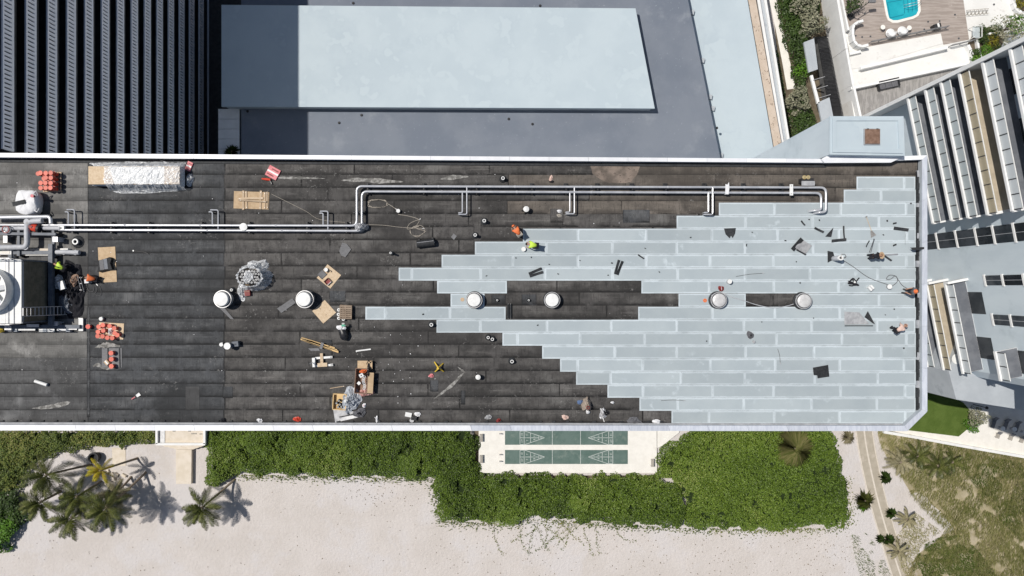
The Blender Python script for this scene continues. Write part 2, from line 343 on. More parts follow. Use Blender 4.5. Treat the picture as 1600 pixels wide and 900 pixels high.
def sheet_mat(name, base, base2, seam, seam_w, splash=None, rnd=.06, rough=.75, seam2=None, streak=None, bleed=False, patch=None):
    """roofing sheet: colour by distance to the sheet's own edges (brushed seams), blotches and splashes"""
    m = bpy.data.materials.new(name); m.use_nodes = True; t = m.node_tree; N = t.nodes; L = t.links
    b = N['Principled BSDF']; b.inputs['Roughness'].default_value = rough; b.inputs['Specular IOR Level'].default_value = .3
    pos = N.new('ShaderNodeNewGeometry').outputs['Position']
    def math_(op, a, bb=None):
        x = N.new('ShaderNodeMath'); x.operation = op
        for i, v in enumerate((a, bb)):
            if v is None: continue
            if isinstance(v, (int, float)): x.inputs[i].default_value = v
            else: L.new(v, x.inputs[i])
        return x.outputs[0]
    def noise(scl, dt=6, ro=.6, st=None):
        n = N.new('ShaderNodeTexNoise'); n.inputs['Scale'].default_value = scl; n.inputs['Detail'].default_value = dt; n.inputs['Roughness'].default_value = ro
        if st:
            mp = N.new('ShaderNodeMapping'); mp.inputs['Scale'].default_value = st; L.new(pos, mp.inputs[0]); L.new(mp.outputs[0], n.inputs['Vector'])
        else: L.new(pos, n.inputs['Vector'])
        return n.outputs['Fac']
    def rng(f, a, bb, x=0., y=1.):
        r = N.new('ShaderNodeMapRange'); r.interpolation_type = 'SMOOTHSTEP'
        for i, v in ((1, a), (2, bb), (3, x), (4, y)): r.inputs[i].default_value = v
        L.new(f, r.inputs[0]); return r.outputs[0]
    def mix(f, A, B):
        x = N.new('ShaderNodeMix'); x.data_type = 'RGBA'; L.new(f, x.inputs[0])
        for i, v in ((6, A), (7, B)):
            if isinstance(v, tuple): x.inputs[i].default_value = (*v, 1)
            else: L.new(v, x.inputs[i])
        return x.outputs[2]
    uv = []
    for nm in ('near', 'far'):
        u = N.new('ShaderNodeUVMap'); u.uv_map = nm; sp = N.new('ShaderNodeSeparateXYZ'); L.new(u.outputs[0], sp.inputs[0]); uv.append(sp)
    wob = math_('MULTIPLY', math_('SUBTRACT', noise(2.2, 7, .7) if not bleed else noise(1.6, 7, .7), .5), .20 if not bleed else .34)
    eu = math_('MINIMUM', uv[0].outputs[0], uv[1].outputs[0])
    ev = math_('MINIMUM', uv[0].outputs[1], uv[1].outputs[1]) if not bleed else uv[0].outputs[1]
    dist = math_('ADD', math_('MINIMUM', eu if not bleed else math_('ADD', math_('MULTIPLY', eu, 2.2), .03), ev), wob)
    col = mix(rng(noise(.35, 5) if not bleed else noise(.9, 8, .72), .33, .67), base, base2)
    if streak: col = mix(rng(noise(2.2, 6, .7, (.12, 1.6, 1)), .5, .75), col, streak)
    if patch: col = mix(rng(noise(.22, 4), .55, .68), col, patch)
    col = mix(rng(noise(30, 3), .55, .8), col, tuple(x * .8 for x in base))
    # streaky brush strength along the seam
    strength = rng(noise(1.1, 4), .3, .55, .72 if bleed else .30, 1. if bleed else .85)
    col = mix(math_('MULTIPLY', rng(dist, seam_w * .35, seam_w, 1., 0.), strength), col, seam)
    if splash: col = mix(math_('MULTIPLY', rng(noise(1.3, 5, .55), .58, .72), rng(noise(.22, 2), .48, .66, 0., .8)), col, splash)
    if bleed:   # bitumen smeared over one side of each lap, worn paler towards the other
        vv = math_('ADD', uv[0].outputs[1], math_('MULTIPLY', math_('SUBTRACT', noise(.8, 6, .7), .5), .9))
        col = mix(rng(vv, .12, .50, .60, 0.), col, tuple(x * .40 for x in base))
        col = mix(math_('MULTIPLY', rng(noise(.55, 5, .65), .52, .66), rng(noise(7, 3), .3, .7, .5, 1.)), col, tuple(x * 1.9 for x in base))
        col = mix(rng(noise(.16, 4, .6), .50, .62, 0., .65), col, tuple(x * .5 for x in base))
        col = mix(math_('MULTIPLY', rng(noise(3.0, 4, .6, (3.0, .35, 1)), .50, .72), .55), col, tuple(x * .45 for x in base))
        # dusty chalky marks
        col = mix(math_('MULTIPLY', rng(noise(5, 6, .75), .55, .70), rng(noise(.3, 4), .48, .64, 0., .8)), col, (.27, .262, .25))
        col = mix(rng(noise(9, 2), .67, .72), col, tuple(x * .35 for x in base))
    hs = N.new('ShaderNodeHueSaturation'); L.new(col, hs.inputs['Color'])
    oi = N.new('ShaderNodeObjectInfo'); L.new(rng(oi.outputs['Random'], 0, 1, 1 - rnd, 1 + rnd), hs.inputs['Value'])
    L.new(hs.outputs[0], b.inputs['Base Color'])
    bp = N.new('ShaderNodeBump'); bp.inputs['Strength'].default_value = .35; bp.inputs['Distance'].default_value = .02; L.new(noise(14, 5, .7), bp.inputs['Height']); L.new(bp.outputs[0], b.inputs['Normal'])
    return m
M['cap_sheet'] = sheet_mat('cap_sheet', (.375, .427, .452), (.415, .467, .487), (.60, .665, .70), .145, (.56, .625, .655), .07)
M['felt_brown'] = sheet_mat('felt_brown', (.046, .0435, .042), (.112, .106, .100), (.005, .005, .005), .21, None, .12, streak=(.155, .147, .139), bleed=True, patch=(.15, .145, .138))
M['felt_blue'] = sheet_mat('felt_blue', (.036, .038, .041), (.080, .083, .087), (.005, .005, .006), .19, None, .12, streak=(.108, .110, .113), bleed=True, patch=(.125, .126, .128))
M['felt_dusty'] = sheet_mat('felt_dusty', (.145, .142, .136), (.22, .215, .205), (.085, .083, .08), .10, None, .05, streak=(.28, .27, .255), bleed=True, patch=(.32, .31, .295))
M['felt_grey'] = sheet_mat('felt_grey', (.07, .07, .071), (.11, .11, .11), (.025, .025, .025), .14, None, .08, streak=(.15, .15, .15), bleed=True, patch=(.20, .20, .20))
M['felt_tan'] = sheet_mat('felt_tan', (.095, .083, .072), (.155, .135, .115), (.022, .020, .018), .13, None, .10, streak=(.20, .172, .145), bleed=True)
# ================================================================== the setting
ZR = 36.667                                        # roof deck of the long block: 20 pixels of the photograph per metre
ZD = ZR + .016; ZL = ZR + .036                     # tops of the dark felt and of the pale cap sheets
g = MB().prism([(-500, -600), (600, -600), (600, 500), (-500, 500)], -1.0, 0.0).build('ground', M['sand']); tag(g, kind='structure')
# ------------------------------------------------------------------ the long apartment block
blk = thing('apartment_building', 'long apartment block with a half recoated flat roof behind white copings', 'building', (-14, -.4, 0))
ZC = ZR + .62                                      # top of the coping
def PC(x, y): return P2(x, y, ZC)
outer = [P2(-500, 235.3, ZC), PC(1290, 248.3), PC(1449, 242.5), PC(1449, 643), PC(1418, 673.6), P2(-500, 672.3, ZC)]
inner = [P2(-500, 242.2, ZC), PC(1290, 254.3), PC(1441, 249.3), PC(1441, 640), PC(1414, 665.2), P2(-500, 663.4, ZC)]
body = [(x * .996, y * .985) for x, y in outer]
MB().prism(body, 0, ZR - .4).build('wall', M['pale_wall'], blk, world=True)
for k in range(1, 13):
    MB().prism([(x * .9995, y * .9975) for x, y in outer], k * 2.8, k * 2.8 + .25).build('floor_band', M['white_paint'], blk, world=True)
deck = MB().prism([(x * .998, y * .993) for x, y in outer], ZR - .39, ZR).build('roof_deck', M['deck_black'], blk, world=True)
tag(deck, 'black bitumen roof deck')
# parapet upstand under the coping and the coping panels on it
def lerp(a, b, t): return (a[0] + (b[0] - a[0]) * t, a[1] + (b[1] - a[1]) * t)
def inset(o, i, t): return [lerp(a, b, t) for a, b in zip(o, i)]
oi = inset(outer, inner, .08); ii = inset(outer, inner, .90)
par = MB()
for k in range(5): par.prism([oi[k], oi[k + 1], ii[k + 1], ii[k]], ZR - .01, ZC - .06)
par.build('parapet', M['wall_grey'], blk, world=True)
for k in range(5):
    a0, a1, b0, b1 = outer[k], outer[k + 1], inner[k], inner[k + 1]
    Lg = math.dist(a0, a1); n = max(1, round(Lg / 3.05))
    for j in range(n):
        t0 = j / n + .004 / Lg; t1 = (j + 1) / n - .012 / Lg
        q = [lerp(a0, a1, t0), lerp(a0, a1, t1), lerp(b0, b1, t1), lerp(b0, b1, t0)]
        if max(p[0] for p in q) < -42: continue
        xm = q[0][0]; grey = (k in (2, 3)) or (k == 4 and xm > -2)
        zt = ZC + random.uniform(-.006, .006)
        MB().prism(q, ZC - .058, lambda x, y, zt=zt: zt).build('coping_panel', M['coping_grey'] if grey else M['coping'], blk, world=True)
# metal edge flashing along the foot of the bottom parapet, with its clips
fl = MB(); fl.prism([P2(-60, 659.2, ZR), P2(1408, 661.2, ZR), P2(1408, 664.2, ZR), P2(-60, 662.4, ZR)], ZR + .04, ZR + .16)
fl.build('edge_flashing', M['flashing'], blk, world=True)
for i in range(50):
    x = 4 + i * 21.0
    if x > 1040: break
    X, Y, _ = P(x, 657.9 + x * .001, ZR)
    c = MB().box((X, Y, ZR + .06), (.30, .11, .10), rz=.25 + .1 * random.random()); c.build('clip_with_shadow', M['black_felt'], blk, world=True)  # clips coloured black to include the small triangular shadows beside them
MB().prism([P2(1430.5, 268, ZR), P2(1433.5, 268, ZR), P2(1433.5, 640, ZR), P2(1430.5, 640, ZR)], ZR + .005, ZR + .18).build('base_flashing', M['black_felt'], blk, world=True)
for i in range(24):
    y = 275 + i * 15.5 + random.uniform(-3, 3); X, Y, _ = P(1432.5 + random.uniform(-.6, .6), y, ZR)
    MB().box((X, Y, ZR + .10), (.12 + .1 * random.random(), .3 + .35 * random.random(), .24), rz=random.uniform(-.08, .08)).build('flashing_lap', M['black_felt'] if i % 3 else M['flashing'], blk, world=True)
MB().prism([P2(-60, 250.2, ZR), P2(1290, 258.6, ZR), P2(1290, 261.8, ZR), P2(-60, 253.4, ZR)], ZR + .03, ZR + .10).build('base_flashing', M['black_felt'], blk, world=True)
# ---- roofing sheets, one by one
ROOT = blk.location
def sheet(name, x0, x1, y0, y1, zb, zt, m, parent, chamfer=None, taper=0.0):
    a = P2(x0, y1, ZR); b = P2(x1, y0, ZR); Lx = b[0] - a[0]; Wy = b[1] - a[1]
    vs = [(0, 0), (Lx, 0), (Lx, Wy), (0, Wy)]
    if chamfer: vs = [(0, 0), (Lx - chamfer, 0), (Lx, chamfer), (Lx, Wy), (0, Wy)]
    n = len(vs); me = bpy.data.meshes.new(name)
    verts = [(x, y, 0) for x, y in vs] + [(x, y, zt - zb + (taper if y < Wy * .5 else 0)) for x, y in vs]
    faces = [tuple(range(n))[::-1], tuple(range(n, 2 * n))] + [(i, (i + 1) % n, n + (i + 1) % n, n + i) for i in range(n)]
    me.from_pydata(verts, [], faces); me.materials.append(m)
    for nm, fn in (('near', lambda v: (v[0], v[1])), ('far', lambda v: (Lx - v[0], Wy - v[1]))):
        lay = me.uv_layers.new(name=nm)
        for lp in me.loops: lay.data[lp.index].uv = fn(me.vertices[lp.vertex_index].co)
    o = bpy.data.objects.new(name, me); COL.objects.link(o); o.parent = parent
    o.location = (a[0] - ROOT.x, a[1] - ROOT.y, zb); return o
LROWS = [276 + 20.32 * k for k in range(20)]
LSTART = [1338, 1318, 1123, 1057, 817, 742, 690, 623, 683, 1060, 997, 682, 785, 847, 875, 900, 949, 999, 1049]
def spans(k):
    if k == 8: return [(683, 792), (1002, 1431)]
    if k == 9: return [(704, 757), (1060, 1165), (1252, 1431)]
    if k == 10: return [(571, 790), (997, 1431)]
    return [(LSTART[k], 1431)]
for k in range(19):
    y0, y1 = LROWS[k], LROWS[k + 1]
    if k == 8: y1 -= .4
    js = [1008 + 101.7 * i for i in range(-5, 5)] if k % 2 == 0 else [957 + 104 * i for i in range(-4, 5)]
    js = [j + random.uniform(-4, 4) for j in js]
    for (s, e) in spans(k):
        cuts = [s] + [j for j in js if s + 18 < j < e - 14] + [e]
        for x0, x1 in zip(cuts, cuts[1:]):
            xe = x1 + (random.uniform(-2, 1) if x1 == 1431 else 0)
            xs = x0 + .12
            sheet('cap_sheet', xs, xe, y0 + random.uniform(0, .25), y1 - .12, ZR + .020, ZL + random.uniform(-.003, .003), M['cap_sheet'], deck, chamfer=None if k < 18 or x1 != 1431 else .62)
FROWS = [253.0 + 20.42 * k for k in range(21)]
def felt_end(y0, y1):                               # how far right the dark felt shows in this row
    mx = 0
    for k in range(19):
        if LROWS[k] < y1 and LROWS[k + 1] > y0:
            mx = max(mx, 1262 if k == 9 else (1010 if k in (8, 10) else LSTART[k]))
    if y0 < 276: mx = 1433
    return min(mx + 20, 1433)
for k in range(20):
    y0, y1 = FROWS[k], FROWS[k + 1]; e = felt_end(y0, y1)
    cuts = [-90, 137.5, 350 if k % 2 else 351.5]; x = 350 + (0 if k % 3 else 0) + [205, 118, 168, 90][k % 4]
    while x < e - 40: cuts.append(x + random.uniform(-6, 6)); x += random.choice([150, 178, 204, 204])
    cuts.append(e)
    for x0, x1 in zip(cuts, cuts[1:]):
        if x1 < 140: m = 'felt_dusty' if (y1 < 405 or 492 < y0 < 545) else 'felt_grey'
        elif x1 < 353: m = 'felt_blue'
        elif y1 < 345 and x0 > 780: m = 'felt_tan'
        else: m = 'felt_brown'
        if x0 > 820 and y1 < 276 and random.random() < .3: m = 'felt_tan'
        sheet('felt_sheet', x0 + .03, x1 - .03, y0 + .02, y1 - .02, ZR + .004, ZD + random.uniform(-.002, .003), M[m], deck)
# patches torched over the felt
def patch(x0, x1, y0, y1, m): sheet('felt_patch', x0, x1, y0, y1, ZR + .0185, ZR + .0235, M[m], deck)
for a in [(973, 1015, 328, 348, 'felt_blue'), (348, 364, 604, 622, 'felt_blue'), (515, 540, 455, 472, 'felt_blue'), (1165, 1208, 462, 479.4, 'felt_brown'), (1208, 1251, 461, 479, 'felt_brown'), (768, 790, 461, 476, 'felt_blue'), (815, 838, 460, 477, 'felt_blue'), (672, 685, 594, 612, 'felt_blue'), (720, 727, 610, 632, 'felt_blue'), (740, 752, 350, 420, 'felt_brown'), (860, 880, 326, 348, 'felt_brown'), (290, 312, 604, 640, 'felt_grey'), (136, 141, 480, 652, 'felt_blue')]: patch(*a)
# the peach coloured bare area at the top edge
pp = ragged(PP([(922, 258.5), (1000, 259), (996, 272), (986, 284), (952, 286), (926, 272)], ZR), .4, .18, 9)
MB().prism(pp, ZR + .0195, ZR + .025).build('felt_patch', mat('peach_patch', (.12, .10, .085), (.26, .21, .175), .9, .9, coord='World', speck=(.1, .08, .07), speck_scale=8, speck_at=.6), deck, world=True)
# ------------------------------------------------------------------ stair bulkhead at the top right corner
ZB = ZR + 1.45
bh = thing('stair_bulkhead', 'pale grey stair tower with a brown square roof hatch at the roof corner', 'stair tower', (*P2(1355, 213, ZB), 0))
pts = PP([(1297, 182), (1411, 182), (1413, 243), (1297, 241)], ZB)
MB().prism(pts, 0, ZB - .12).build('wall', M['pale_wall'], bh, world=True)
MB().prism([lerp(p, (sum(q[0] for q in pts) / 4, sum(q[1] for q in pts) / 4), -.015) for p in pts], ZB - .118, ZB).build('roof', M['deck_upper'], bh, world=True)
cb = PP([(1300, 185), (1408, 185), (1409.5, 240), (1300, 238)], ZB); cbi = PP([(1306, 189), (1402, 189), (1404, 233), (1306, 232)], ZB)
cu = MB()
for k in range(4): cu.prism([cb[k], cb[(k + 1) % 4], cbi[(k + 1) % 4], cbi[k]], ZB + .002, ZB + .09)
cu.build('roof_kerb', M['deck_upper'], bh, world=True)
hx, hy = P2(1361.5, 214, ZB)
MB().box((hx, hy, ZB + .06), (1.22, 1.22, .12)).build('hatch_kerb', M['flashing'], bh, world=True)
hm = MB().box((hx, hy, ZB + .16), (1.1, 1.1, .075)).build('roof_hatch', mat('rust_hatch', (.17, .10, .07), (.26, .165, .12), 3, .8, coord='World'), bh, world=True)
for sx in (-1, 1): MB().box((hx + sx * .36, hy + .57, ZB + .18), (.14, .06, .09)).build('hinge', M['black_metal'], hm, world=True)
sk = PP([(1283, 248.5), (1297, 241), (1413, 243), (1409, 246), (1392, 254), (1288, 254.5)], ZR + .8)
MB().prism(sk, ZR + .64, ZR + .82).build('skirt_flashing', M['coping'], bh, world=True)
# ------------------------------------------------------------------ the wing at the left with its slotted balustrades
XW = -40.0
wing = thing('apartment_wing', 'tall apartment wing with stacked slotted white balcony fronts in shade', 'building', (-55, 30, 0))
MB().prism([(-80, 10.95), (XW - 1.75, 10.95), (XW - 1.75, 52), (-80, 52)], 0, ZR + .3).build('wall', M['recess_shade'], wing, world=True)
MB().prism([(-80, 10.97), (XW + .02, 10.97), (XW + .02, 52), (-80, 52)], ZR + .302, ZR + .6).build('roof', M['deck_upper'], wing, world=True)
bal_me = None; slab_me = None
Y0, Y1 = 10.93, 51.9
for n in range(0, 15):
    zt = CAM_Z - (53.53 + 2.59 * n) + .0
    if bal_me is None:
        b = MB(); Ln = Y1 - Y0
        b.box((0, Ln / 2, -.09), (.14, Ln, .18)); b.box((0, Ln / 2, -1.10), (.14, Ln, .26))
        y = .1
        while y < Ln - .2:
            b.box((0, y, -.575), (.14, .225, .79)); y += .355
        o = b.build('balustrade', M['wing_paint'], wing); bal_me = o.data
        s = MB().box((-.80, Ln / 2, -1.36), (1.72, Ln, .24)).build('balcony_slab', M['wing_slab_shade'], wing); slab_me = s.data
        d = MB()
        for y in np.arange(1.0, Ln, 4.6): d.box((-1.66, y + 1.4, -.25), (.05, 2.6, 1.9))
        gl = d.build('balcony_glazing', M['dark_glass'], wing); gme = gl.data
    else:
        o = bpy.data.objects.new('balustrade', bal_me); s = bpy.data.objects.new('balcony_slab', slab_me); gl = bpy.data.objects.new('balcony_glazing', gme)
        for q in (o, s, gl): COL.objects.link(q); q.parent = wing
    for q in (o, s, gl): q.location = (XW - wing.location.x, Y0 - wing.location.y, zt)
# ------------------------------------------------------------------ parking podium behind the block
pod = thing('parking_podium', 'grey coated parking podium with a raised pale rectangular deck behind the roof', 'podium', (-4, 30, 0))
ZU, ZLo = 10.0, 8.7
eL = lambda y, z: P2(1075 + (y / 245.0) * 50, y, z)
low = [P2(377, 330, ZLo), P2(377, -90, ZLo), eL(-90, ZLo), eL(330, ZLo)]
MB().prism(low, 0, ZLo).build('lower_deck', M['deck_lower'], pod, world=True)
up = [P2(346, 166.5, ZU), P2(346, 7.5, ZU), P2(993, 13, ZU), P2(1023, 169.5, ZU)]
MB().prism(up, ZU - .3, ZU).build('upper_deck', M['deck_upper'], pod, world=True)
MB().prism([lerp(p, (-9, 28), .012) for p in up], 0, ZU - .302).build('upper_wall', M['wall_grey'], pod, world=True)
for px, py in ((387, 174), (565, 180), (795, 186), (832, 194), (530, 192), (1120, 200), (552, 5), (844, 9)):
    MB().lathe([(.16, 0), (.16, .05), (.10, .12)], 10, P(px, py, ZLo)).build('deck_drain', M['black_metal'], pod, world=True)
# seams of the deck coating
for py in (195.5, 222.0): pass
ZS = 7.0
rs = thing('side_deck', 'narrow pale blue deck along the right edge of the podium', 'deck', (*P2(1150, 120, ZS), 0))
MB().prism([eL(-90, ZS), P2(1152, -90, ZS), P2(1168, 0, ZS), P2(1206, 218, ZS), P2(1216, 280, ZS), P2(1215, 330, ZS), eL(330, ZS)], 0, ZS).build('deck', M['deck_upper'], rs, world=True)
# parapet posts in the gap
for i, (px, py) in enumerate([(1079, 20), (1095, 95), (1107, 152), (1111, 170), (1124, 243)]):
    X, Y, _ = P(px, py, ZS); MB().box((X, Y, ZS + .15), (.75, .55, .3), rz=-.2).build('gutter_block', M['wall_grey'], rs, world=True)
gs = MB().prism(PP([(1152, -90), (1169, 0), (1207, 218), (1216, 280), (1232, 280), (1220, 218), (1181, 0), (1166, -90)], 6.2), 0, 6.2).build('gravel_strip', M['gravel']); tag(gs, kind='structure')
w_ = MB().prism([(XW - 1.7, 10.9), (-31.5, 10.9), (-31.5, 52), (XW - 1.7, 52)], .004, .05).build('gap_shade_ground', M['asphalt']); tag(w_, kind='structure')  # dark ground sheet that paints the shaded gap beside the wing black
# utility shed between wing and podium
sh = thing('shed', 'small white panel roofed shed between the wing and the podium', 'shed', (*P2(358, 205, 8.6), 0))
MB().prism(PP([(341.5, 170.5), (373.5, 170.5), (373.5, 290), (341.5, 290)], 8.6), 0, 8.35).build('wall', M['wall_grey'], sh, world=True)
ys = [170, 186, 201.5, 217, 233, 249, 265]
for a, b in zip(ys, ys[1:]):
    MB().prism(PP([(341, a + .25), (374, a + .25), (374, b - .25), (341, b - .25)], 8.6), 8.352, 8.6).build('roof_panel', M['white_paint'], sh, world=True)
# ------------------------------------------------------------------ neighbouring tower on the right
A0 = Vector((39.75, 19.2)); U = Vector((.197, -.981)); Nn = Vector((-.981, -.197))
tw = thing('balcony_tower', 'pale grey tower with glass balconies rising beside the right roof edge', 'building', (65, 5, 0))
def ST(s, t): v = A0 + U * s + Nn * t; return (v.x, v.y)
TH = 62.0; TB = -2.0                                # wall plane behind the balconies
SE = 28.6
wallpoly = [ST(.12, TB), ST(SE, TB), ST(SE + 1.0, TB - .9), (110, -14), (110, 40), ST(-.0, TB - 18)]
MB().prism([(45.4, -8.6), (46.2, -11.6), (100, -20), (100, 0), (47, -4)], 0, 19.0).build('low_shadow_block', M['wall_grey'], tw, world=True)  # lower floors pushed out southward to lengthen the tower's cast shadow
MB().prism([(46.4, -8.0), (46.6, -12.4), (100, -20), (100, 0), (48, -4)], 29.5, TH - 1).build('high_shadow_block', M['pale_wall'], tw, world=True)  # unseen overhang added only to throw shadow on the paving below
MB().prism(wallpoly, 0, TH).build('wall', M['pale_wall'], tw, world=True)
MB().prism([ST(-.25, .25), ST(.1, .25), ST(.1, TB - 17), ST(-.25, TB - 17)], 0, TH).build('end_fin', M['white_paint'], tw, world=True)
LV = [4.0, 7.0, 10.0, 12.8, 15.6, 18.4, 21.5, 24.4, 26.8, 29.4, 32.4, 35.6, 38.7, 41.8, 44.9, 48.0]
for k, z in enumerate(LV):
    def balcony(s0, s1, glass, sidewall=True):
        sl = MB().prism([ST(s0, TB - .1), ST(s0, 0), ST(s1, 0), ST(s1, TB - .1)], z - .22, z).build('balcony_slab', M['white_paint'], tw, world=True)
        if glass != 'rail_glass_amber': MB().prism([ST(s0 + .02, TB + .04), ST(s0 + .02, -.14), ST(s1 - .02, -.14), ST(s1 - .02, TB + .04)], z + .004, z + .02).build('floor_layer', M['balcony_shade_floor'], sl, world=True)  # dark layer over the white slab, painted-in balcony shade
        n = max(2, round((s1 - s0) / 1.25))
        MB().bar((*ST(s0 + .05, -.06), z + 1.05), (*ST(s1 - .05, -.06), z + 1.05), .07, .06).build('handrail', M['white_metal'], sl, world=True)
        MB().bar((*ST(s0 - .05, .05), z - .05), (*ST(s1 + .05, .05), z - .05), .15, .26).build('slab_edge', M['white_paint'], sl, world=True)
        for i in range(n + 1):
            q = s0 + .06 + (s1 - s0 - .12) * i / n
            MB().bar((*ST(q, -.06), z), (*ST(q, -.06), z + 1.02), .07, .07, up=(0, 1, 0)).build('rail_post', M['black_metal'], sl, world=True)
            if i < n:
                q2 = s0 + .06 + (s1 - s0 - .12) * (i + 1) / n
                MB().bar((*ST(q + .05, -.06), z + .53), (*ST(q2 - .05, -.06), z + .53), .02, .9).build('glass_pane', M[glass], sl, world=True)
        # balcony doors on the wall
        m = max(1, round((s1 - s0) / 4.2))
        for i in range(m):
            q = s0 + (s1 - s0) * (i + .5) / m
            MB().prism([ST(q - 1.1, TB + .03), ST(q + 1.1, TB + .03), ST(q + 1.1, TB - .05), ST(q - 1.1, TB - .05)], z + .02, z + 2.05).build('balcony_door', M['window_glass'], tw, world=True)
        return sl
    if z > 20:
        gl = {9: 'rail_glass_amber', 10: 'rail_glass_white', 11: 'rail_glass_white'}.get(k, 'rail_glass')
        sl = balcony(.12, 12.9, gl)
        if k == 9: MB().prism([ST(.15, TB + .04), ST(.15, -.15), ST(12.8, -.15), ST(12.8, TB + .04)], z + .004, z + .02).build('floor_layer', M['tan_floor'], sl, world=True)
        MB().prism([ST(12.9, TB + .03), ST(12.9, .0), ST(13.05, .0), ST(13.05, TB + .03)], z - .2, z + .1).build('side_kerb', M['white_paint'], sl, world=True)
    if 9 < z < 23:
        sl = balcony(19.2, 28.3, 'rail_glass_amber' if k == 5 else ('rail_glass_white' if k == 6 else 'rail_glass'))
        if k == 5: MB().prism([ST(19.3, TB + .04), ST(19.3, -.15), ST(28.2, -.15), ST(28.2, TB + .04)], z + .004, z + .02).build('floor_layer', M['tan_floor'], sl, world=True)
        MB().prism([ST(18.95, TB + .02), ST(18.95, .1), ST(19.18, .1), ST(19.18, TB + .02)], z - .2, z + .5).build('side_wall', M['white_paint'], sl, world=True)
    if k == 8: balcony(25.6, 28.3, 'rail_glass_white')
    if z > 8:                                       # stacked windows: one per storey in each of three columns
        zn = LV[k + 1] if k + 1 < len(LV) else z + 3.1
        for s0, s1 in ((14.15, 15.75), (18.75, 19.7), (22.55, 23.55)):
            if 9 < z < 23 and s0 > 18: continue
            fr = MB().prism([ST(s0, TB + .05), ST(s1, TB + .05), ST(s1, TB - .05), ST(s0, TB - .05)], z + .12, zn - .14).build('window', M['dark_glass'], tw, world=True)
            MB().prism([ST((s0 + s1) / 2 - .025, TB + .08), ST((s0 + s1) / 2 + .025, TB + .08), ST((s0 + s1) / 2 + .025, TB + .051), ST((s0 + s1) / 2 - .025, TB + .051)], z + .12, zn - .14).build('mullion', M['flashing'], fr, world=True)
            MB().prism([ST(s0 - .1, TB + .12), ST(s1 + .1, TB + .12), ST(s1 + .1, TB - .05), ST(s0 - .1, TB - .05)], z - .13, z + .10).build('sill', M['white_paint'], fr, world=True)
# conduit lines on the wall
for s in (16.4, 17.6): pass
tb = MB().lathe([(.55, 0), (.55, .03)], 18, (0, 0, .68)); tbl = thing('balcony_table', 'round pale table on the balcony of the neighbouring tower', 'table', (*ST(27.3, -1.1), LV[5] + .02))
tb.build('table_top', M['white_metal'], tbl); MB().lathe([(.25, 0), (.05, .04), (.05, .68)], 10).build('pedestal', M['galv'], tbl)
# ================================================================== things on the roof
def at(px, py, light=False, dz=0.0): return P(px, py, (ZL if light else ZD) + .004 + dz)
def crumple(n, sx, sy, h, amp, seed, edge=.02, dome=1.6):
    """crumpled sheet or heap: irregular outline, folded top, with underside"""
    r = np.random.default_rng(seed); b = MB(); vs = []; fs = []
    rings = n; seg = n * 3; ph = r.random(6) * 6.28
    for k in range(rings + 1):
        t = k / rings
        for i in range(seg):
            a = 2 * math.pi * i / seg
            rad = t * (1 + .14 * math.sin(2 * a + ph[0]) + .10 * math.sin(3 * a + ph[1]) + .07 * math.sin(7 * a + ph[2]))
            z = h * (1 - t ** dome) + (amp * (r.random() - .5) * (1 - .5 * t) if k else 0)
            vs.append((sx * rad * math.cos(a) + amp * .3 * (r.random() - .5), sy * rad * math.sin(a) + amp * .3 * (r.random() - .5), max(edge * r.random() + .006, z)))
    for k in range(rings):
        for i in range(seg):
            j = (i + 1) % seg; fs.append((k * seg + i, (k + 1) * seg + i, (k + 1) * seg + j, k * seg + j))
    return b.add(vs, fs)
def slab(poly, t, z0=0.0): return MB().prism(poly, z0, z0 + t)
# ---- pipes ------------------------------------------------------------
ZP = ZR + .52
def pp_(pts, z=ZP): return [P(x, y, z) for x, y in pts]
pA = [(-40, 351.5), (557.5, 352.6), (557.5, 291.0), (1290.5, 293.0), (1290.5, 331)]
pB = [(92, 359.3), (565.5, 360.8), (565.5, 299.2), (1283, 301.5), (1283, 328)]
def pipe_run(pts, lab, r):
    t = thing('roof_pipe', lab, 'pipe', (*P2(pts[1][0], pts[1][1], ZP), ZP))
    W = pp_(pts); path = [Vector(p) for p in W]
    path = path[:-1] + [Vector(W[-1]), Vector(W[-1]) + Vector((-.55, -.05, 0)), Vector(W[-1]) + Vector((-.75, -.06, -.45))]
    pth = fillet(path, .42); cur = [pth[0]]
    # straight lengths and elbows are pieces of their own
    k = 0
    for a, b in zip(pth, pth[1:]):
        d = (b - a).length
        if d > 1.2:
            if len(cur) > 1: MB().tube(cur, r * 1.04, 10, False).build('elbow', M['pipe'], t, True, True)
            n = max(1, round(d / 6.0))
            for i in range(n):
                p = a.lerp(b, i / n); q = a.lerp(b, (i + 1) / n)
                MB().tube([p, q - (q - p).normalized() * .006], r, 10).build('pipe_length', M['pipe'], t, True, True)
                if i: MB().tube([p - (q - p).normalized() * .07, p + (q - p).normalized() * .07], r * 1.13, 10).build('coupling', M['pipe_grey'], t, True, True)
            cur = [b]
        else: cur.append(b)
    if len(cur) > 1: MB().tube(cur, r * 1.04, 10, False).build('elbow', M['pipe'], t, True, True)
    return t
pipe_run(pA, 'upper of two long pale insulated pipes crossing the dark roof', .09)
pipe_run(pB, 'lower of two long pale insulated pipes crossing the dark roof', .09)
def support(px, py, vert=False, i=0, lab=''):
    t = thing('pipe_support', lab, 'pipe support', at(px, py), 0 if not vert else math.pi / 2, 'supports under the roof pipes')
    MB().box((0, 0, .03), (.34, .95, .05)).build('base_pad', M['black_felt'], t)
    for s in (-1, 1): MB().bar((0, s * .42, .05), (0, s * .30, .40), .07, .07, up=(1, 0, 0)).build('post', M['black_metal'], t)
    MB().box((0, 0, .385), (.09, .86, .05)).build('cross_bar', M['black_metal'], t)
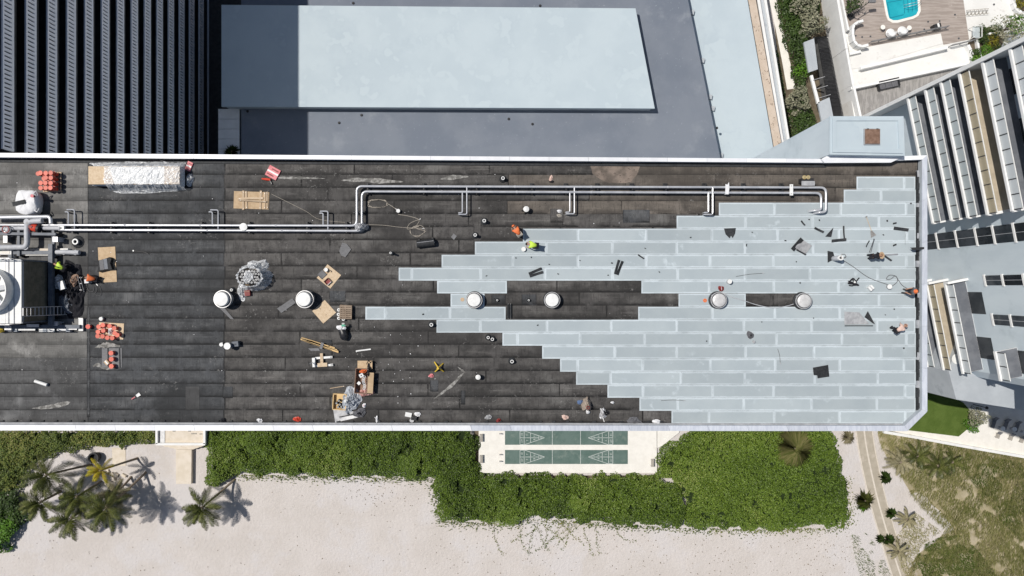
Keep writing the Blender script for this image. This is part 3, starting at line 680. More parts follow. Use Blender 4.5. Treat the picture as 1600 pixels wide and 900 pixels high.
for i, x in enumerate([576, 663, 745, 831, 884, 933, 987, 1039, 1100, 1161, 1220]):
    support(x, 296, False, i, f'{ORD[i]} dark pipe support from the left under the upper pipe run')
for i, x in enumerate([118, 178, 236, 318, 392, 482, 543]):
    support(x, 356, False, i, f'{ORD[i]} dark pipe support from the left under the lower pipe run')
support(562, 333, True, 0, 'dark pipe support under the short pipe leg between the two runs')
def branch(xs, y0, y1, lab, hook=-1):
    t = thing('branch_pipe', lab, 'pipe', at(xs[0], y1[0]), 0, 'thin branch pipes off the roof pipes')
    for k, (x, ya, yb) in enumerate(zip(xs, y0, y1)):
        a = Vector(P(x, ya, ZP + .02)); b = Vector(P(x, yb, ZP + .02)); c = b + Vector((hook * (.30 + .33 * k), 0, 0))
        MB().tube(fillet([a, b, c, c + Vector((0, 0, -.48))], .14, 4), .052, 8).build('pipe_length', M['pipe'], t, True, True)
    return t
branch((107, 116.5), (352, 358), (331, 327.5), 'thin twin branch pipe hooked above the pipes beside the bucket block')
branch((332, 341), (352, 359), (331, 328), 'thin twin branch pipe hooked above the pipes below the plank laden cardboard')
branch((505, 512.5), (352, 359), (333, 330), 'thin twin branch pipe hooked above the pipes just left of the foil wrapped bend')
branch((722.5, 729.5), (299, 292), (332.5, 335), 'thin twin branch pipe dropping from the upper run nearest the coiled rope')
branch((890.5, 897.5), (300, 293), (331.5, 334), 'thin twin branch pipe dropping from the upper run above the rag on felt')
branch((1107, 1113.5), (300.5, 293), (332, 335), 'thin twin branch pipe dropping from the upper run beside the white rag')
fw = thing('foil_wrap', 'crumpled silver foil wrapped round the bend of the two roof pipes', 'foil wrap', at(565, 355)); 
crumple(8, .50, .42, .86, .22, 3, dome=3.5).build('foil', M['foil'], fw); MB().tube([(-.4, .1, .45), (.4, .1, .5)], .06, 8).build('tape', M['galv'], fw)
# ---- exhaust fans -----------------------------------------------------
def fan(px, py, r, h, lab, mt='white_metal', light=False):
    t = thing('exhaust_fan', lab, 'exhaust fan', at(px, py, light), 0, 'round roof exhaust fans')
    MB().lathe([(r * 1.12, 0), (r * 1.1, .05), (r * .95, .12)], 20).build('kerb', M['black_felt'], t)
    MB().lathe([(r * .86, .12), (r * .86, h * .62), (r * 1.0, h * .68)], 28).build('drum', M['galv'], t, True)
    MB().ring(r * 1.02, r * .90, h * .66, h * .76, 28).build('wind_band', M['galv'], t, True)
    MB().ring(r * .93, r * .80, h * .74, h * .765, 28).build('gap_ring', M['black_metal'], t, True); c = MB().lathe([(r * .84, h * .77), (r * .83, h * .93), (r * .76, h * .985), (r * .4, h), (.02, h * 1.005)], 28, cap0=False).build('cap', M[mt], t, True)
    for a in (0.4, 2.5, 4.6): MB().box((r * .98 * math.cos(a), r * .98 * math.sin(a), h * .5), (.05, .09, .22), rz=a).build('latch', M['galv'], t)
    return t
fan(354.5, 467.1, .67, 1.1, 'white capped exhaust fan furthest left on the dark felt')
fan(481, 467.3, .67, 1.1, 'white capped exhaust fan beside the bare tan board')
fan(741.5, 468.7, .62, .8, 'white capped exhaust fan ringed by pale sheets, leftmost on the pale coating')
fan(862, 468.6, .62, .75, 'white capped exhaust fan standing alone in the dark central felt strip')
fan(1120.5, 468.8, .62, .62, 'scratched pale exhaust fan with a rope tied round it', 'fan_cap', True)
fan(1252, 470, .62, .62, 'dull grey capped exhaust fan at the right end of the short dark strip', 'fan_cap', True)
# ---- vent pipes -------------------------------------------------------
def vent(px, py, r, h, lab, light=False):
    t = thing('vent_pipe', lab, 'vent pipe', at(px, py, light), 0, 'small open vent pipes')
    MB().lathe([(r * 2.3, 0), (r * 2.2, .03), (r * 1.3, .10), (r * 1.15, .16)], 14).build('flange', M['black_felt'], t, True)
    MB().lathe([(r, .02), (r, h), (r * .62, h), (r * .62, h - .25)], 14, cap1=True).build('pipe', M['galv'], t, True)
    MB().ring(r * 1.06, r * .62, h - .02, h + .03, 14).build('rim', M['white_metal'], t, True)
for px, py, r, h, l in [(786, 280, .13, .50, 'open vent pipe above the upper pipe run near the top parapet'), (757, 346, .13, .55, 'open vent pipe right of the small grey scrap below the pipe run'), (743, 368, .12, .55, 'open vent pipe just above the stepped edge of pale sheets'),
                        (613, 396, .08, .80, 'thin leaning vent pipe left of the stepped pale sheets'), (675, 507, .13, .45, 'open vent pipe at the tip of a lower pale sheet row'), (763, 527, .11, .35, 'left of two touching vent pipes under the pale sheets'), (769.5, 529.5, .12, .4, 'right of two touching vent pipes under the pale sheets'),
                        (800, 564, .13, .4, 'lone vent pipe under the stepped pale sheets'), (364, 453, .10, .3, 'small vent pipe beside the leftmost exhaust fan'), (122, 378, .22, .35, 'short wide vent pipe on the dusty felt right of the machinery')]: vent(px, py, r, h, l)
vent(777, 469, .07, .25, 'tiny vent stub between two white exhaust fans, left of the pair'); vent(826, 469, .07, .25, 'tiny vent stub between two white exhaust fans, right of the pair')
# ---- gas burners / tripod kettles with white lids ----------------------
def kettle(px, py, r, h, lab, legs=3, light=False):
    t = thing('tar_kettle', lab, 'kettle', at(px, py, light))
    MB().lathe([(r * .9, .16), (r, .2), (r, h)], 18).build('drum', M['black_metal'], t, True)
    MB().lathe([(r * 1.03, h + .002), (r * 1.03, h + .05), (r * .5, h + .09), (.05, h + .1)], 18).build('lid', M['white_metal'], t, True)
    for i in range(legs):
        a = math.pi * (.75 + i * .32); MB().bar((r * .8 * math.cos(a), r * .8 * math.sin(a), .25), (r * 1.55 * math.cos(a), r * 1.55 * math.sin(a), .02), .07, .07).build('leg', M['black_metal'], t)
kettle(822, 328, .22, .55, 'white lidded round drum on dark legs below the upper pipe run')
kettle(747.5, 588, .19, .5, 'white lidded round drum on dark legs right of the yellow trestle')
# ---- buckets -----------------------------------------------------------
bucket_cache = {}
def bucket(loc, lab, body='red_plastic', lid='red_lid', r=.165, h=.38, group=None, name='bucket', rz=0.0):
    key = (body, lid, r, h)
    if key in bucket_cache: return dup(bucket_cache[key], loc, rz, lab, group)
    t = thing(name, lab, 'bucket', loc, rz, group)
    MB().lathe([(r * .86, 0), (r * .97, h * .86), (r * 1.04, h * .87), (r * 1.04, h * .93), (r, h * .93), (r, h * .96)], 16).build('pail', M[body], t, True)
    MB().lathe([(r * 1.05, h * .962), (r * 1.06, h), (r * .93, h), (r * .92, h * .985), (.02, h * .985)], 16).build('lid', M[lid], t, True)
    MB().tube([(r * 1.05 * math.cos(a), r * 1.05 * math.sin(a), h * .82 - .10 * math.sin(max(0, a)) ) for a in np.linspace(0, math.pi, 9)], .008, 5).build('handle', M['galv'], t)
    bucket_cache[key] = t; return t
def pallet(loc, rz, lab, L=1.2, W=1.0, mt='wood', group='wooden pallets'):
    t = thing('pallet', lab, 'pallet', loc, rz, group)
    for y in (-W / 2 + .05, 0, W / 2 - .05): MB().box((0, y, .05), (L, .09, .09)).build('stringer', M[mt], t)
    n = 7
    for i in range(n): MB().box((-L / 2 + .06 + (L - .12) * i / (n - 1), 0, .106), (.11, W, .02)).build('deck_board', M[mt], t)
    return t
# block of buckets at the top left: 3 columns, 4 rows, two high
pallet(at(83, 284.5), 0, 'wooden pallet under the block of red buckets by the top parapet', 1.45, 1.55)
for lay in range(2):
    for rw in range(4):
        for cl in range(3):
            if lay and (rw, cl) in ((1, 0),): continue
            lx, ly, lz = at(83 + (cl - 1) * 7.6 + random.uniform(-.4, .4), 284.5 + (rw - 1.5) * 7.6 + random.uniform(-.4, .4))
            bucket((lx, ly, lz + .118 + lay * .382), f'red bucket in {"top" if lay else "bottom"} layer, {ORD[rw]} row from parapet, {ORD[cl]} from left, beside bulk bag', group='red bucket block by the parapet', lid='red_lid')
lx, ly, lz = at(64.5, 272.5); bucket((lx, ly, lz), 'single red bucket just left of the bucket block', group='loose red buckets')
# second block on a board below the machinery
MB_ = thing('plywood_sheet', 'thin wooden board under the lower cluster of red buckets', 'board', at(174, 517), -.05)
MB().box((0, 0, .02), (1.95, 1.25, .035)).build('board', M['osb'], MB_)
spots2 = [(159, 510), (165.5, 507.5), (158, 518), (166, 516), (157.5, 524.5), (165, 525), (172.5, 527), (180, 527.5), (184, 520), (176, 509), (183, 512.5), (188, 523)]
for i, (x, y) in enumerate(sorted(spots2)):
    lx, ly, lz = at(x, y); bucket((lx, ly, lz + .042), f'red lidded bucket on the thin board, {ORD[i]} from the left in its cluster', group='red bucket cluster on the board')
rg = thing('paper_scrap', 'crumpled pale paper lying among the red buckets on the board', 'paper', at(173, 517, dz=.06)); crumple(5, .22, .28, .22, .12, 31).build('sheet', M['white_bag'], rg)
# three buckets on a grey tarp
tp = thing('felt_mat', 'dark framed mat under three red buckets in a row', 'mat', at(175, 559)); MB().box((0, 0, .01), (1.55, 1.5, .02)).build('mat', M['grey_felt'], tp)
for x in (-.28, .62): MB().box((x, 0, .035), (.09, 1.5, .03), rz=.03).build('edge_strip', M['black_felt'], tp)
for i, (x, y) in enumerate([(177.5, 551), (178, 560.5), (178, 571.5)]):
    lx, ly, lz = at(x, y); bucket((lx, ly, lz + .025), f'red bucket on the dark mat, {("top", "middle", "bottom")[i]} of three in a row', group='three red buckets on the mat', r=.175, h=.34)
bx = thing('carton', 'small tan carton leaning beside three red buckets', 'carton', at(169, 566, dz=.025), .7)
MB().box((0, 0, .11), (.3, .36, .22)).build('box', M['cardboard'], bx); MB().box((0, .0, .226), (.12, .34, .008)).build('label', M['white_metal'], bx)
bucket(at(160.5, 498), 'small white tub above the red bucket cluster', 'white_metal', 'white_metal', .14, .26, name='tub')
bucket(at(141, 510), 'lone red bucket at the ladder side of the machinery', 'red_plastic', 'red_plastic', .17, .3)
# ---- bulk bag, wrapped board stack, cartons ---------------------------
bb = thing('bulk_bag', 'large white bulk bag with a black strap near the left parapet corner', 'bulk bag', at(53, 318))
v = MB(); n = 20; prof = [(.80, 0), (.92, .12), (.97, .5), (.95, .85), (.82, .98), (.45, 1.02), (.04, .98)]
vs = []; fs = []
for r, z in prof:
    for i in range(n):
        a = 2 * math.pi * i / n; sq = 1 / max(abs(math.cos(a)), abs(math.sin(a))) ** .62
        k = r * sq * (1 + .03 * math.sin(5 * a + z * 4)); vs.append((k * .88 * math.cos(a), k * .98 * math.sin(a), z + .03 * math.sin(7 * a) * (z > .2)))
for k in range(len(prof) - 1):
    for i in range(n): j = (i + 1) % n; fs.append((k * n + i, k * n + j, (k + 1) * n + j, (k + 1) * n + i))
fs.append(tuple(range((len(prof) - 1) * n, len(prof) * n))); v.add(vs, fs); v.build('sack', M['white_bag'], bb, True)
MB().box((-.42, -.08, 1.045), (1.0, .32, .02), rz=.22).build('strap', M['black_felt'], bb)
for sx, sy in ((.72, .75), (.78, -.7)): MB().tube(spline([(sx * .8, sy * .8, .9), (sx * 1.25, sy * 1.1, 1.05), (sx * 1.2, sy * .7, .8)], 5), .035, 6).build('lifting_loop', M['white_bag'], bb)
bk = bucket((*P2(52.5, 306.5, ZR + 1.1), ZD + 1.03), 'small dark red tin standing on the white bulk bag', 'dark_red', 'pink_paper', .12, .24, name='tin')
st = thing('board_stack', 'long stack of insulation boards half wrapped in clear plastic by the parapet', 'board stack', at(222, 277))
for i in range(8):
    z = .12 + i * .105
    MB().box((random.uniform(-.02, .02) - .1, random.uniform(-.02, .02), z + .05), (7.0, 1.38, .1)).build('insulation_board', M['white_bag' if i < 7 else 'osb'], st)
for i in range(3): MB().box((-2.6 + i * 2.5, 0, .06), (.1, 1.4, .115)).build('bearer', M['wood'], st)
c = MB()                                            # film lid: crumpled sheet over the right five sixths
gx, gy = 46, 12; vs = []; fs = []; rr = np.random.default_rng(5)
for j in range(gy + 1):
    for i in range(gx + 1):
        x = -2.35 + 5.9 * i / gx; y = -1.05 + 2.2 * j / gy; z = 1.0
        if abs(y) > .72: z = 1.0 - (abs(y) - .72) * 2.6
        if x > 3.42: z = min(z, 1.0 - (x - 3.42) * 4)
        vs.append((x + rr.normal() * .03, y + rr.normal() * .03, max(.05, z) + abs(rr.normal()) * .035))
for j in range(gy):
    for i in range(gx): a = j * (gx + 1) + i; fs.append((a, a + 1, a + gx + 2, a + gx + 1))
c.add(vs, fs).build('film_cover', M['film'], st)
MB().add([(x, y, .96) for x, y in ((-1.6, -.66), (2.2, -.66), (2.2, .66), (-2.0, .66))] + [(x, y, .972) for x, y in ((-1.6, -.66), (2.2, -.66), (2.2, .66), (-2.0, .66))], [(3, 2, 1, 0), (4, 5, 6, 7), (0, 1, 5, 4), (1, 2, 6, 5), (2, 3, 7, 6), (3, 0, 4, 7)]).build('paper_liner', M['white_metal'], st)
fs_ = thing('plastic_film', 'loose crumpled clear film trailing above the wrapped board stack', 'plastic film', at(215, 259)); crumple(9, 3.2, .42, .30, .28, 8).build('film', M['film'], fs_)
fs_ = thing('plastic_film', 'narrow strip of crumpled clear film below the wrapped board stack', 'plastic film', at(225, 298)); crumple(8, 2.7, .18, .18, .18, 9).build('film', M['film'], fs_)
fs_ = thing('plastic_film', 'small crumpled film bunch at the right end of the board stack', 'plastic film', at(297, 281)); crumple(6, .3, .5, .4, .25, 10).build('film', M['film'], fs_)
def paper_pack(px, py, rz, lab, sx, sy):
    t = thing('paper_sack', lab, 'paper sack', at(px, py), rz)
    MB().box((0, 0, .055), (sx, sy, .11)).build('sack', M['pink_paper'], t)
    MB().box((0, 0, .115), (sx * .98, sy * .16, .01)).build('printed_band', M['white_metal'], t)
    for s in (-1, 1): MB().box((s * sx * .1, s * sy * .28, .113), (sx * .6, sy * .12, .007)).build('printed_band', M['dark_red'], t)
paper_pack(296, 260, -.4, 'pink printed paper sack at the right end of the board stack', .42, .72)
paper_pack(427, 270, -.5, 'square pink printed paper sack lying near the top parapet', .95, .85)
dr = thing('drill', 'red hand drill lying below the square pink paper sack', 'drill', at(418, 280.5), -.12)
MB().tube([(-.42, 0, .1), (-.1, 0, .1), (.28, 0, .1)], [.05, .10, .09], 8).build('motor_housing', M['red_plastic'], dr, True); MB().bar((.2, 0, .1), (.42, -.34, .07), .09, .08).build('grip', M['black_plastic'], dr); MB().tube([(.28, 0, .1), (.62, .02, .06)], .02, 6).build('drill_bit', M['black_metal'], dr)
# cardboard with planks
cbd = thing('cardboard_sheet', 'flattened cardboard carrying loose planks below the pink sack', 'cardboard', at(393, 313), -.03)
MB().box((0, 0, .02), (2.75, 1.35, .03)).build('sheet', M['cardboard'], cbd); MB().box((-.3, -.25, .037), (1.2, .012, .004)).build('crease', M['brown_card'], cbd)
for i, (x, y, l, w_, rz, z) in enumerate([(-.62, 0, 1.5, .16, 1.57, .06), (-.38, .02, 1.38, .14, 1.62, .07), (.72, .02, 1.45, .17, 1.52, .06), (1.05, -.02, 1.3, .12, 1.57, .06), (1.25, 0, 1.32, .12, 1.6, .06), (-.02, .14, 2.0, .15, .02, .12), (.12, -.06, 2.2, .13, -.06, .15)]):
    pl = thing('plank', ['leftmost upright plank on the flattened cardboard', 'second upright plank from the left on the flattened cardboard', 'third upright plank from the left on the flattened cardboard', 'upright plank second from the right on the flattened cardboard', 'rightmost upright plank on the flattened cardboard', 'upper crosswise plank on the flattened cardboard', 'lower crosswise plank on the flattened cardboard'][i], 'plank', (0, 0, 0), 0, 'planks on the flattened cardboard')
    pl.location = Vector(at(393, 313)) + Vector((x, y, z)); pl.rotation_euler = (0, 0, rz)
    MB().box((0, 0, 0), (l, w_, .045)).build('board', M['wood'], pl)
    for e in (-1, 1): MB().box((e * l * .42, 0, .024), (.03, .03, .006)).build('nail_plate', M['galv'], pl)
dk = thing('dust_cap', 'round white disc cover sitting on the two pipes', 'cover', (*P2(380, 354.5, ZR + .7), ZP + .11)); MB().lathe([(.29, 0), (.30, .05), (.12, .09), (.02, .09)], 20).build('disc', M['white_metal'], dk, True); MB().lathe([(.03, .09), (.03, .12)], 8).build('knob', M['galv'], dk)
for px, py, l in ((97, 356.5, 'white square tape wrap on the lower pipe at its left end'), ):
    t = thing('pipe_wrap', l, 'pipe wrap', (*P2(px, py, ZP), ZP)); MB().box((0, 0, .0), (.44, .30, .24)).build('wrap', M['white_metal'], t); MB().box((0, 0, .125), (.12, .08, .01)).build('mark', M['black_felt'], t)
# ---- wrapped pallet of upright rolls -----------------------------------
roll_me = {}
def roll(loc, lab, r=.10, h=1.0, outer_='black_felt', core='white_metal', group='rolls', tilt=None, rz=0.0):
    t = thing('felt_roll', lab, 'roll', loc, rz, group)
    if tilt: t.rotation_euler = tilt
    key = (r, h, outer_, core)
    if key not in roll_me:
        a = MB().ring(r, r * .45, 0, h, 14).build('wound_felt', M[outer_], t, True); b = MB().ring(r * .62, r * .42, -.004, h + .012, 12).build('core_tube', M[core], t, True); roll_me[key] = (a.data, b.data)
    else:
        for nm, me in zip(('wound_felt', 'core_tube'), roll_me[key]): o = bpy.data.objects.new(nm, me); COL.objects.link(o); o.parent = t
    return t
C0 = at(398, 433)
pallet(C0, .1, 'wooden pallet under the plastic wrapped bundle of upright rolls', 1.5, 1.2)
k = 0
for j in range(5):
    for i in range(7):
        x = -.66 + i * .215 + (.1 if j % 2 else 0) + random.uniform(-.035, .035); y = -.44 + j * .215 + random.uniform(-.035, .035)
        if abs(x) > .78: continue
        roll((C0[0] + x, C0[1] + y, C0[2] + .12 + random.uniform(-.0, .09)), f'upright felt roll in the wrapped bundle, {ORD[j]} row from the bottom, {ORD[i]} from left', .098, .95, 'grey_felt', 'white_metal', 'rolls in the wrapped bundle'); k += 1
fs_ = thing('plastic_film', 'crumpled clear wrapping around the bundle of upright rolls', 'plastic film', C0, 0)
v = MB(); n = 40; vs = []; fs = []; rr = np.random.default_rng(77)
for kk, (r, z) in enumerate([(1.35, .02), (1.12, .4), (1.02, .8), (1.0, 1.09), (.86, 1.12)]):
    for i in range(n):
        a = 2 * math.pi * i / n; e = r * (1 + .045 * rr.normal() * (kk < 4)); vs.append((e * 1.0 * math.cos(a), e * .82 * math.sin(a), z + .05 * rr.normal() * (kk > 0)))
for kk in range(4):
    for i in range(n): j = (i + 1) % n; fs.append((kk * n + i, kk * n + j, (kk + 1) * n + j, (kk + 1) * n + i))
v.add(vs, fs).build('film', M['film'], fs_)
fq = thing('plastic_film', 'crinkled clear film lid over the top of the roll bundle', 'plastic film', (C0[0] - .05, C0[1] + .02, C0[2] + 1.16)); crumple(8, .42, .40, .05, .10, 14, dome=4).build('film', M['film'], fq)
fs_ = thing('plastic_film', 'loose flap of clear film above right of the wrapped roll bundle', 'plastic film', at(404, 416)); crumple(7, .75, .55, .45, .35, 12).build('film', M['film'], fs_)
fs_ = thing('plastic_film', 'tail of clear film below left of the wrapped roll bundle', 'plastic film', at(379, 454)); crumple(7, .4, .75, .25, .25, 13).build('film', M['film'], fs_)
t = thing('carton', 'dark red carton lying below the wrapped roll bundle', 'carton', at(388, 458), .1); MB().box((0, 0, .12), (.42, .42, .24)).build('box', M['dark_red'], t); MB().box((0, .12, .245), (.4, .05, .008)).build('tape', M['brown_card'], t)
# ---- boards, grey sheets ----------------------------------------------
def board(px, py, sx, sy, rz, lab, m='osb', t_=.02, name='plywood_sheet', cat='board', dz=0.0):
    t = thing(name, lab, cat, at(px, py, dz=dz), rz); r_ = random.Random(px)
    MB().prism([(-sx / 2, -sy / 2), (sx / 2, -sy / 2 + r_.uniform(-.02, .02)), (sx / 2 + r_.uniform(-.02, .02), sy / 2), (-sx / 2, sy / 2)], .005, .005 + t_).build('board', M[m], t)
    for i in range(4): MB().box((r_.uniform(-.35, .35) * sx, r_.uniform(-.35, .35) * sy, t_ + .007), (.05 + .1 * r_.random(), .03, .006), rz=r_.uniform(0, 3)).build('scuff', M['brown_card'], t)
    return t
board(506.5, 487, 1.32, 1.30, .72, 'bare square tan board lying right of an exhaust fan')
board(514, 432, 1.35, 1.35, .9, 'square tan board carrying a tray, a tin and a carton')
t = thing('tray', 'grey square tray on the upper tan board', 'tray', at(503.5, 429, dz=.03), .75); MB().box((0, 0, .03), (.52, .5, .05)).build('base', M['grey_felt'], t); 
for s in (-1, 1): MB().box((s * .25, 0, .08), (.03, .5, .06)).build('rim', M['grey_felt'], t)
t = thing('tin', 'small round pale tin on the upper tan board', 'tin', at(510, 421.5, dz=.03)); MB().lathe([(.15, 0), (.15, .16)], 16).build('can', M['galv'], t, True); MB().ring(.155, .12, .16, .175, 16).build('rim', M['white_metal'], t)
t = thing('carton', 'dark red open carton on the upper tan board', 'carton', at(512.5, 440, dz=.03), .75)
MB().box((0, 0, .02), (.42, .4, .03)).build('base', M['dark_red'], t)
for sx, sy, w_, d_ in ((0, .2, .44, .03), (0, -.2, .44, .03), (.21, 0, .03, .4), (-.21, 0, .03, .4)): MB().box((sx, sy, .11), (w_, d_, .15)).build('side', M['white_metal' if sy < 0 else 'brown_card'], t)
t = thing('hand_tool', 'small dark hook tool on the upper tan board', 'tool', at(515.5, 424, dz=.03), .5); MB().tube(spline([(-.15, 0, .03), (.05, .04, .03), (.12, -.05, .03), (.05, -.1, .03)], 5), .02, 6).build('hook', M['black_metal'], t); MB().tube([(-.28, -.01, .03), (-.15, 0, .03)], .03, 6).build('handle', M['brown_card'], t)
def felt_piece(px, py, poly, lab, m='grey_felt', light=False, fold=None, z=.006, name='felt_offcut', rz=0.0):
    t = thing(name, lab, 'felt offcut', at(px, py, light), rz, None)
    n = len(poly); r_ = random.Random(px * 3 + py); zs = [z + r_.uniform(0, .05) for _ in poly]; cx = sum(p[0] for p in poly) / n; cy = sum(p[1] for p in poly) / n
    vs = [(x, y, zz) for (x, y), zz in zip(poly, zs)] + [(cx, cy, z + .025)] + [(x, y, zz + .012) for (x, y), zz in zip(poly, zs)] + [(cx, cy, z + .037)]
    fs = []
    for i in range(n):
        j = (i + 1) % n; fs += [(j, i, n), (n + 1 + i, n + 1 + j, 2 * n + 1), (i, j, n + 1 + j, n + 1 + i)]
    MB().add(vs, fs).build('sheet', M[m], t)
    return t
felt_piece(539, 390, [(-.45, -.1), (-.2, .55), (.15, .45), (.5, .02), (.05, -.6), (-.3, -.45)], 'grey folded felt sheet lying above the upper tan board')
felt_piece(448, 477, [(-.75, -.25), (.45, .55), (.72, .2), (-.4, -.6)], 'grey rectangular felt sheet left of an exhaust fan')
felt_piece(355, 490, [(-.6, .45), (-.25, .5), (.55, -.45), (.25, -.4)], 'narrow grey triangular felt sheet under the leftmost exhaust fan')
felt_piece(709, 370, [(-.22, -.02), (0, .25), (.24, .05), (.02, -.25)], 'small grey square scrap right of the black roll')
# ---- pallet stack with small rolls, black sack, timber, pallet truck ---
for i in range(3):
    lx, ly, lz = at(541, 487); pallet((lx + .02 * i, ly - .02 * i, lz + i * .125), 1.5 + .03 * i, f'worn brown pallet, {("lowest", "middle", "top")[i]} of the stack of three beside the small rolls', 1.05, .95, 'grey_wood')
for i, (x, y) in enumerate([(530.5, 484), (530, 491), (530.5, 497), (537.5, 498.5)]):
    roll(at(x, y), f'small white ended roll beside the pallet stack, {ORD[i]} from the top', .125, .25, 'white_metal', 'white_metal', 'small rolls beside the pallets')
t = thing('refuse_sack', 'black plastic sack with a pale mouth below the pallet stack', 'sack', at(538, 521))
v = MB(); n = 14; vs = []; fs = []; rr = np.random.default_rng(4)
P_ = [(-.12, .42, .28), (-.06, .25, .32), (.0, .05, .34), (.06, -.2, .33), (.12, -.4, .24), (.16, -.52, .08)]
v.tube([(x, y, .26) for x, y, r in P_], [r for x, y, r in P_], n); v.v = [(x + rr.normal() * .02, y + rr.normal() * .02, max(.01, z + rr.normal() * .02)) for x, y, z in v.v]; v.build('sack', M['black_plastic'], t, True)
crumple(5, .36, .24, .2, .12, 19).build('pale_liner', M['white_bag'], t).location = (-.12, .45, .42)
t2 = thing('glove', 'green and white work glove on the mouth of the black sack', 'glove', at(536.5, 508.5, dz=.66)); crumple(4, .14, .11, .07, .05, 20).build('palm', mat('mint', (.12, .45, .30), (.2, .55, .38), 8, .8), t2)
for i in range(4): MB().tube([(-.08 + i * .05, .08, .04), (-.09 + i * .055, .2, .03)], .02, 5).build('finger', M['white_metal'], t2)
TB0 = Vector(at(500, 538.5))
for i, (dx, dy, dz, L, rz) in enumerate([(-.25, .02, .06, 2.6, -.33), (-.12, .14, .06, 2.7, -.30), (.05, -.10, .06, 3.0, -.33), (.0, .05, .17, 2.9, -.32), (-.35, .18, .17, 2.2, -.26), (.35, -.12, .17, 2.4, -.34)]):
    t = thing('timber_post', ['bottom left timber of the strapped bundle', 'bottom far side timber of the strapped bundle', 'longest bottom timber on the near side of the strapped bundle', 'middle top timber of the strapped bundle', 'shortest top timber fanning out at the left end of the strapped bundle', 'top timber at the right end of the strapped bundle'][i], 'timber', TB0 + Vector((dx, dy, dz)), rz, 'strapped timber bundle'); MB().box((0, 0, 0), (L, .11, .10)).build('beam', M['pine'], t)
    for e in (-1, 1): MB().box((e * (L / 2 + .003), 0, 0), (.006, .09, .08)).build('end_grain', M['wood'], t)
t = thing('strap', 'dark band round the middle of the timber bundle', 'strap', TB0 + Vector((.2, -.06, 0)), -.32); 
for y in (-.24, .24): MB().box((0, y, .13), (.20, .015, .24)).build('side', M['grey_felt'], t)
MB().box((0, 0, .245), (.22, .5, .02)).build('band', M['grey_felt'], t)
felt_piece(508, 534, [(-.3, .2), (.5, .15), (.55, -.15), (-.1, -.1)], 'black felt scrap tucked against the strapped timber', 'black_felt'); felt_piece(492, 546, [(-.5, .08), (.3, .1), (.4, -.1), (-.3, -.12)], 'thin dark strip on the near side of the strapped timber', 'grey_felt')
t = thing('pallet_truck', 'white hand pallet truck with a small wooden offcut across its forks', 'pallet truck', at(503, 565.5), .07)
for y in (-.27, .34):
    MB().box((.22, y, .14), (1.35, .17, .07)).build('fork', M['white_metal'], t); MB().box((.80, y, .178), (.18, .06, .006)).build('fork_slot', M['black_metal'], t)
MB().box((-.55, .03, .22), (.22, .72, .24)).build('frame', M['white_metal'], t); MB().tube([(-.62, .03, .3), (-.75, .0, .9)], .03, 8).build('handle_bar', M['white_metal'], t); MB().tube([(-.75, -.18, .9), (-.75, .18, .9)], .03, 8).build('hand_grip', M['black_plastic'], t)
for y in (-.2, .26): MB().tube([(-.6, y - .04, .09), (-.6, y + .04, .09)], .085, 12).build('wheel', M['black_plastic'], t)
wl = Vector(at(503, 565.5)); t = thing('wood_offcut', 'small wooden cross of boards lying over the pallet truck forks', 'offcut', wl + Vector((.05, .05, .18)), .05)
MB().box((0, .15, .03), (.22, 1.0, .05)).build('board', M['wood'], t); MB().box((.05, -.25, .085), (.75, .3, .05)).build('board', M['osb'], t)
t = thing('plank', 'thin white batten lying above the open brown crate', 'plank', at(568, 547), .13); MB().box((0, 0, .02), (1.15, .10, .03)).build('board', M['white_metal'], t); MB().box((-.55, -.02, .02), (.1, .12, .028), rz=.5).build('end_block', M['white_metal'], t)
# ---- open brown crate with contents ------------------------------------
cr = thing('crate', 'open brown box crate full of tools and rags', 'crate', at(567, 594), -.06)
MB().box((0, 0, .02), (.95, 1.9, .03)).build('base', M['brown_card'], cr)
for x, y, w_, d_ in ((-.48, 0, .04, 1.92), (.48, 0, .04, 1.92), (0, .95, .92, .04), (0, -.95, .92, .04)): MB().box((x, y, .3), (w_, d_, .56)).build('side', M['brown_card'], cr)
fl_ = MB().box((.15, 1.25, .30), (1.15, .62, .02), rz=.05).build('flap', M['cardboard'], cr); MB().box((.72, -.1, .55), (.42, 1.6, .02), ry=.15).build('flap', M['cardboard'], cr)
def junk(name, px, py, lab, cat, fn, dz=.05):
    t = thing(name, lab, cat, at(px, py, dz=dz)); fn(t); return t
junk('work_glove', 567.5, 580, 'orange red rag inside the brown crate', 'rag', lambda t: crumple(5, .3, .16, .2, .12, 41).build('cloth', M['orange'], t), .30)
junk('carton', 565.5, 586, 'white square carton set inside the brown crate', 'carton', lambda t: (MB().box((0, 0, .12), (.32, .28, .24), rz=.5).build('box', M['white_metal'], t), MB().box((0, 0, .243), (.1, .1, .006), rz=.5).build('print', M['black_felt'], t)), .25)
junk('tub', 562, 598, 'small pale tub at the left inside the brown crate', 'tub', lambda t: (MB().lathe([(.14, 0), (.16, .25)], 4).build('body', M['tan'], t), MB().lathe([(.165, .25), (.165, .28)], 4).build('lid', M['white_metal'], t)), .25)
junk('chain', 569, 598, 'grey coil of chain inside the brown crate', 'chain', lambda t: [MB().ring(.11, .07, .02 + .01 * i, .05 + .01 * i, 10, (.05 * math.sin(i), -.45 + i * .13, 0)).build('link', M['galv'], t) for i in range(8)], .35)
junk('black_bag', 578, 580, 'black bag slumped over the right side of the brown crate', 'bag', lambda t: (crumple(7, .28, .85, .62, .25, 43).build('sack', M['black_plastic'], t), MB().tube(spline([(-.15, .6, .5), (.0, .85, .6), (.2, .7, .5)], 5), .03, 6).build('carry_loop', M['black_plastic'], t)))
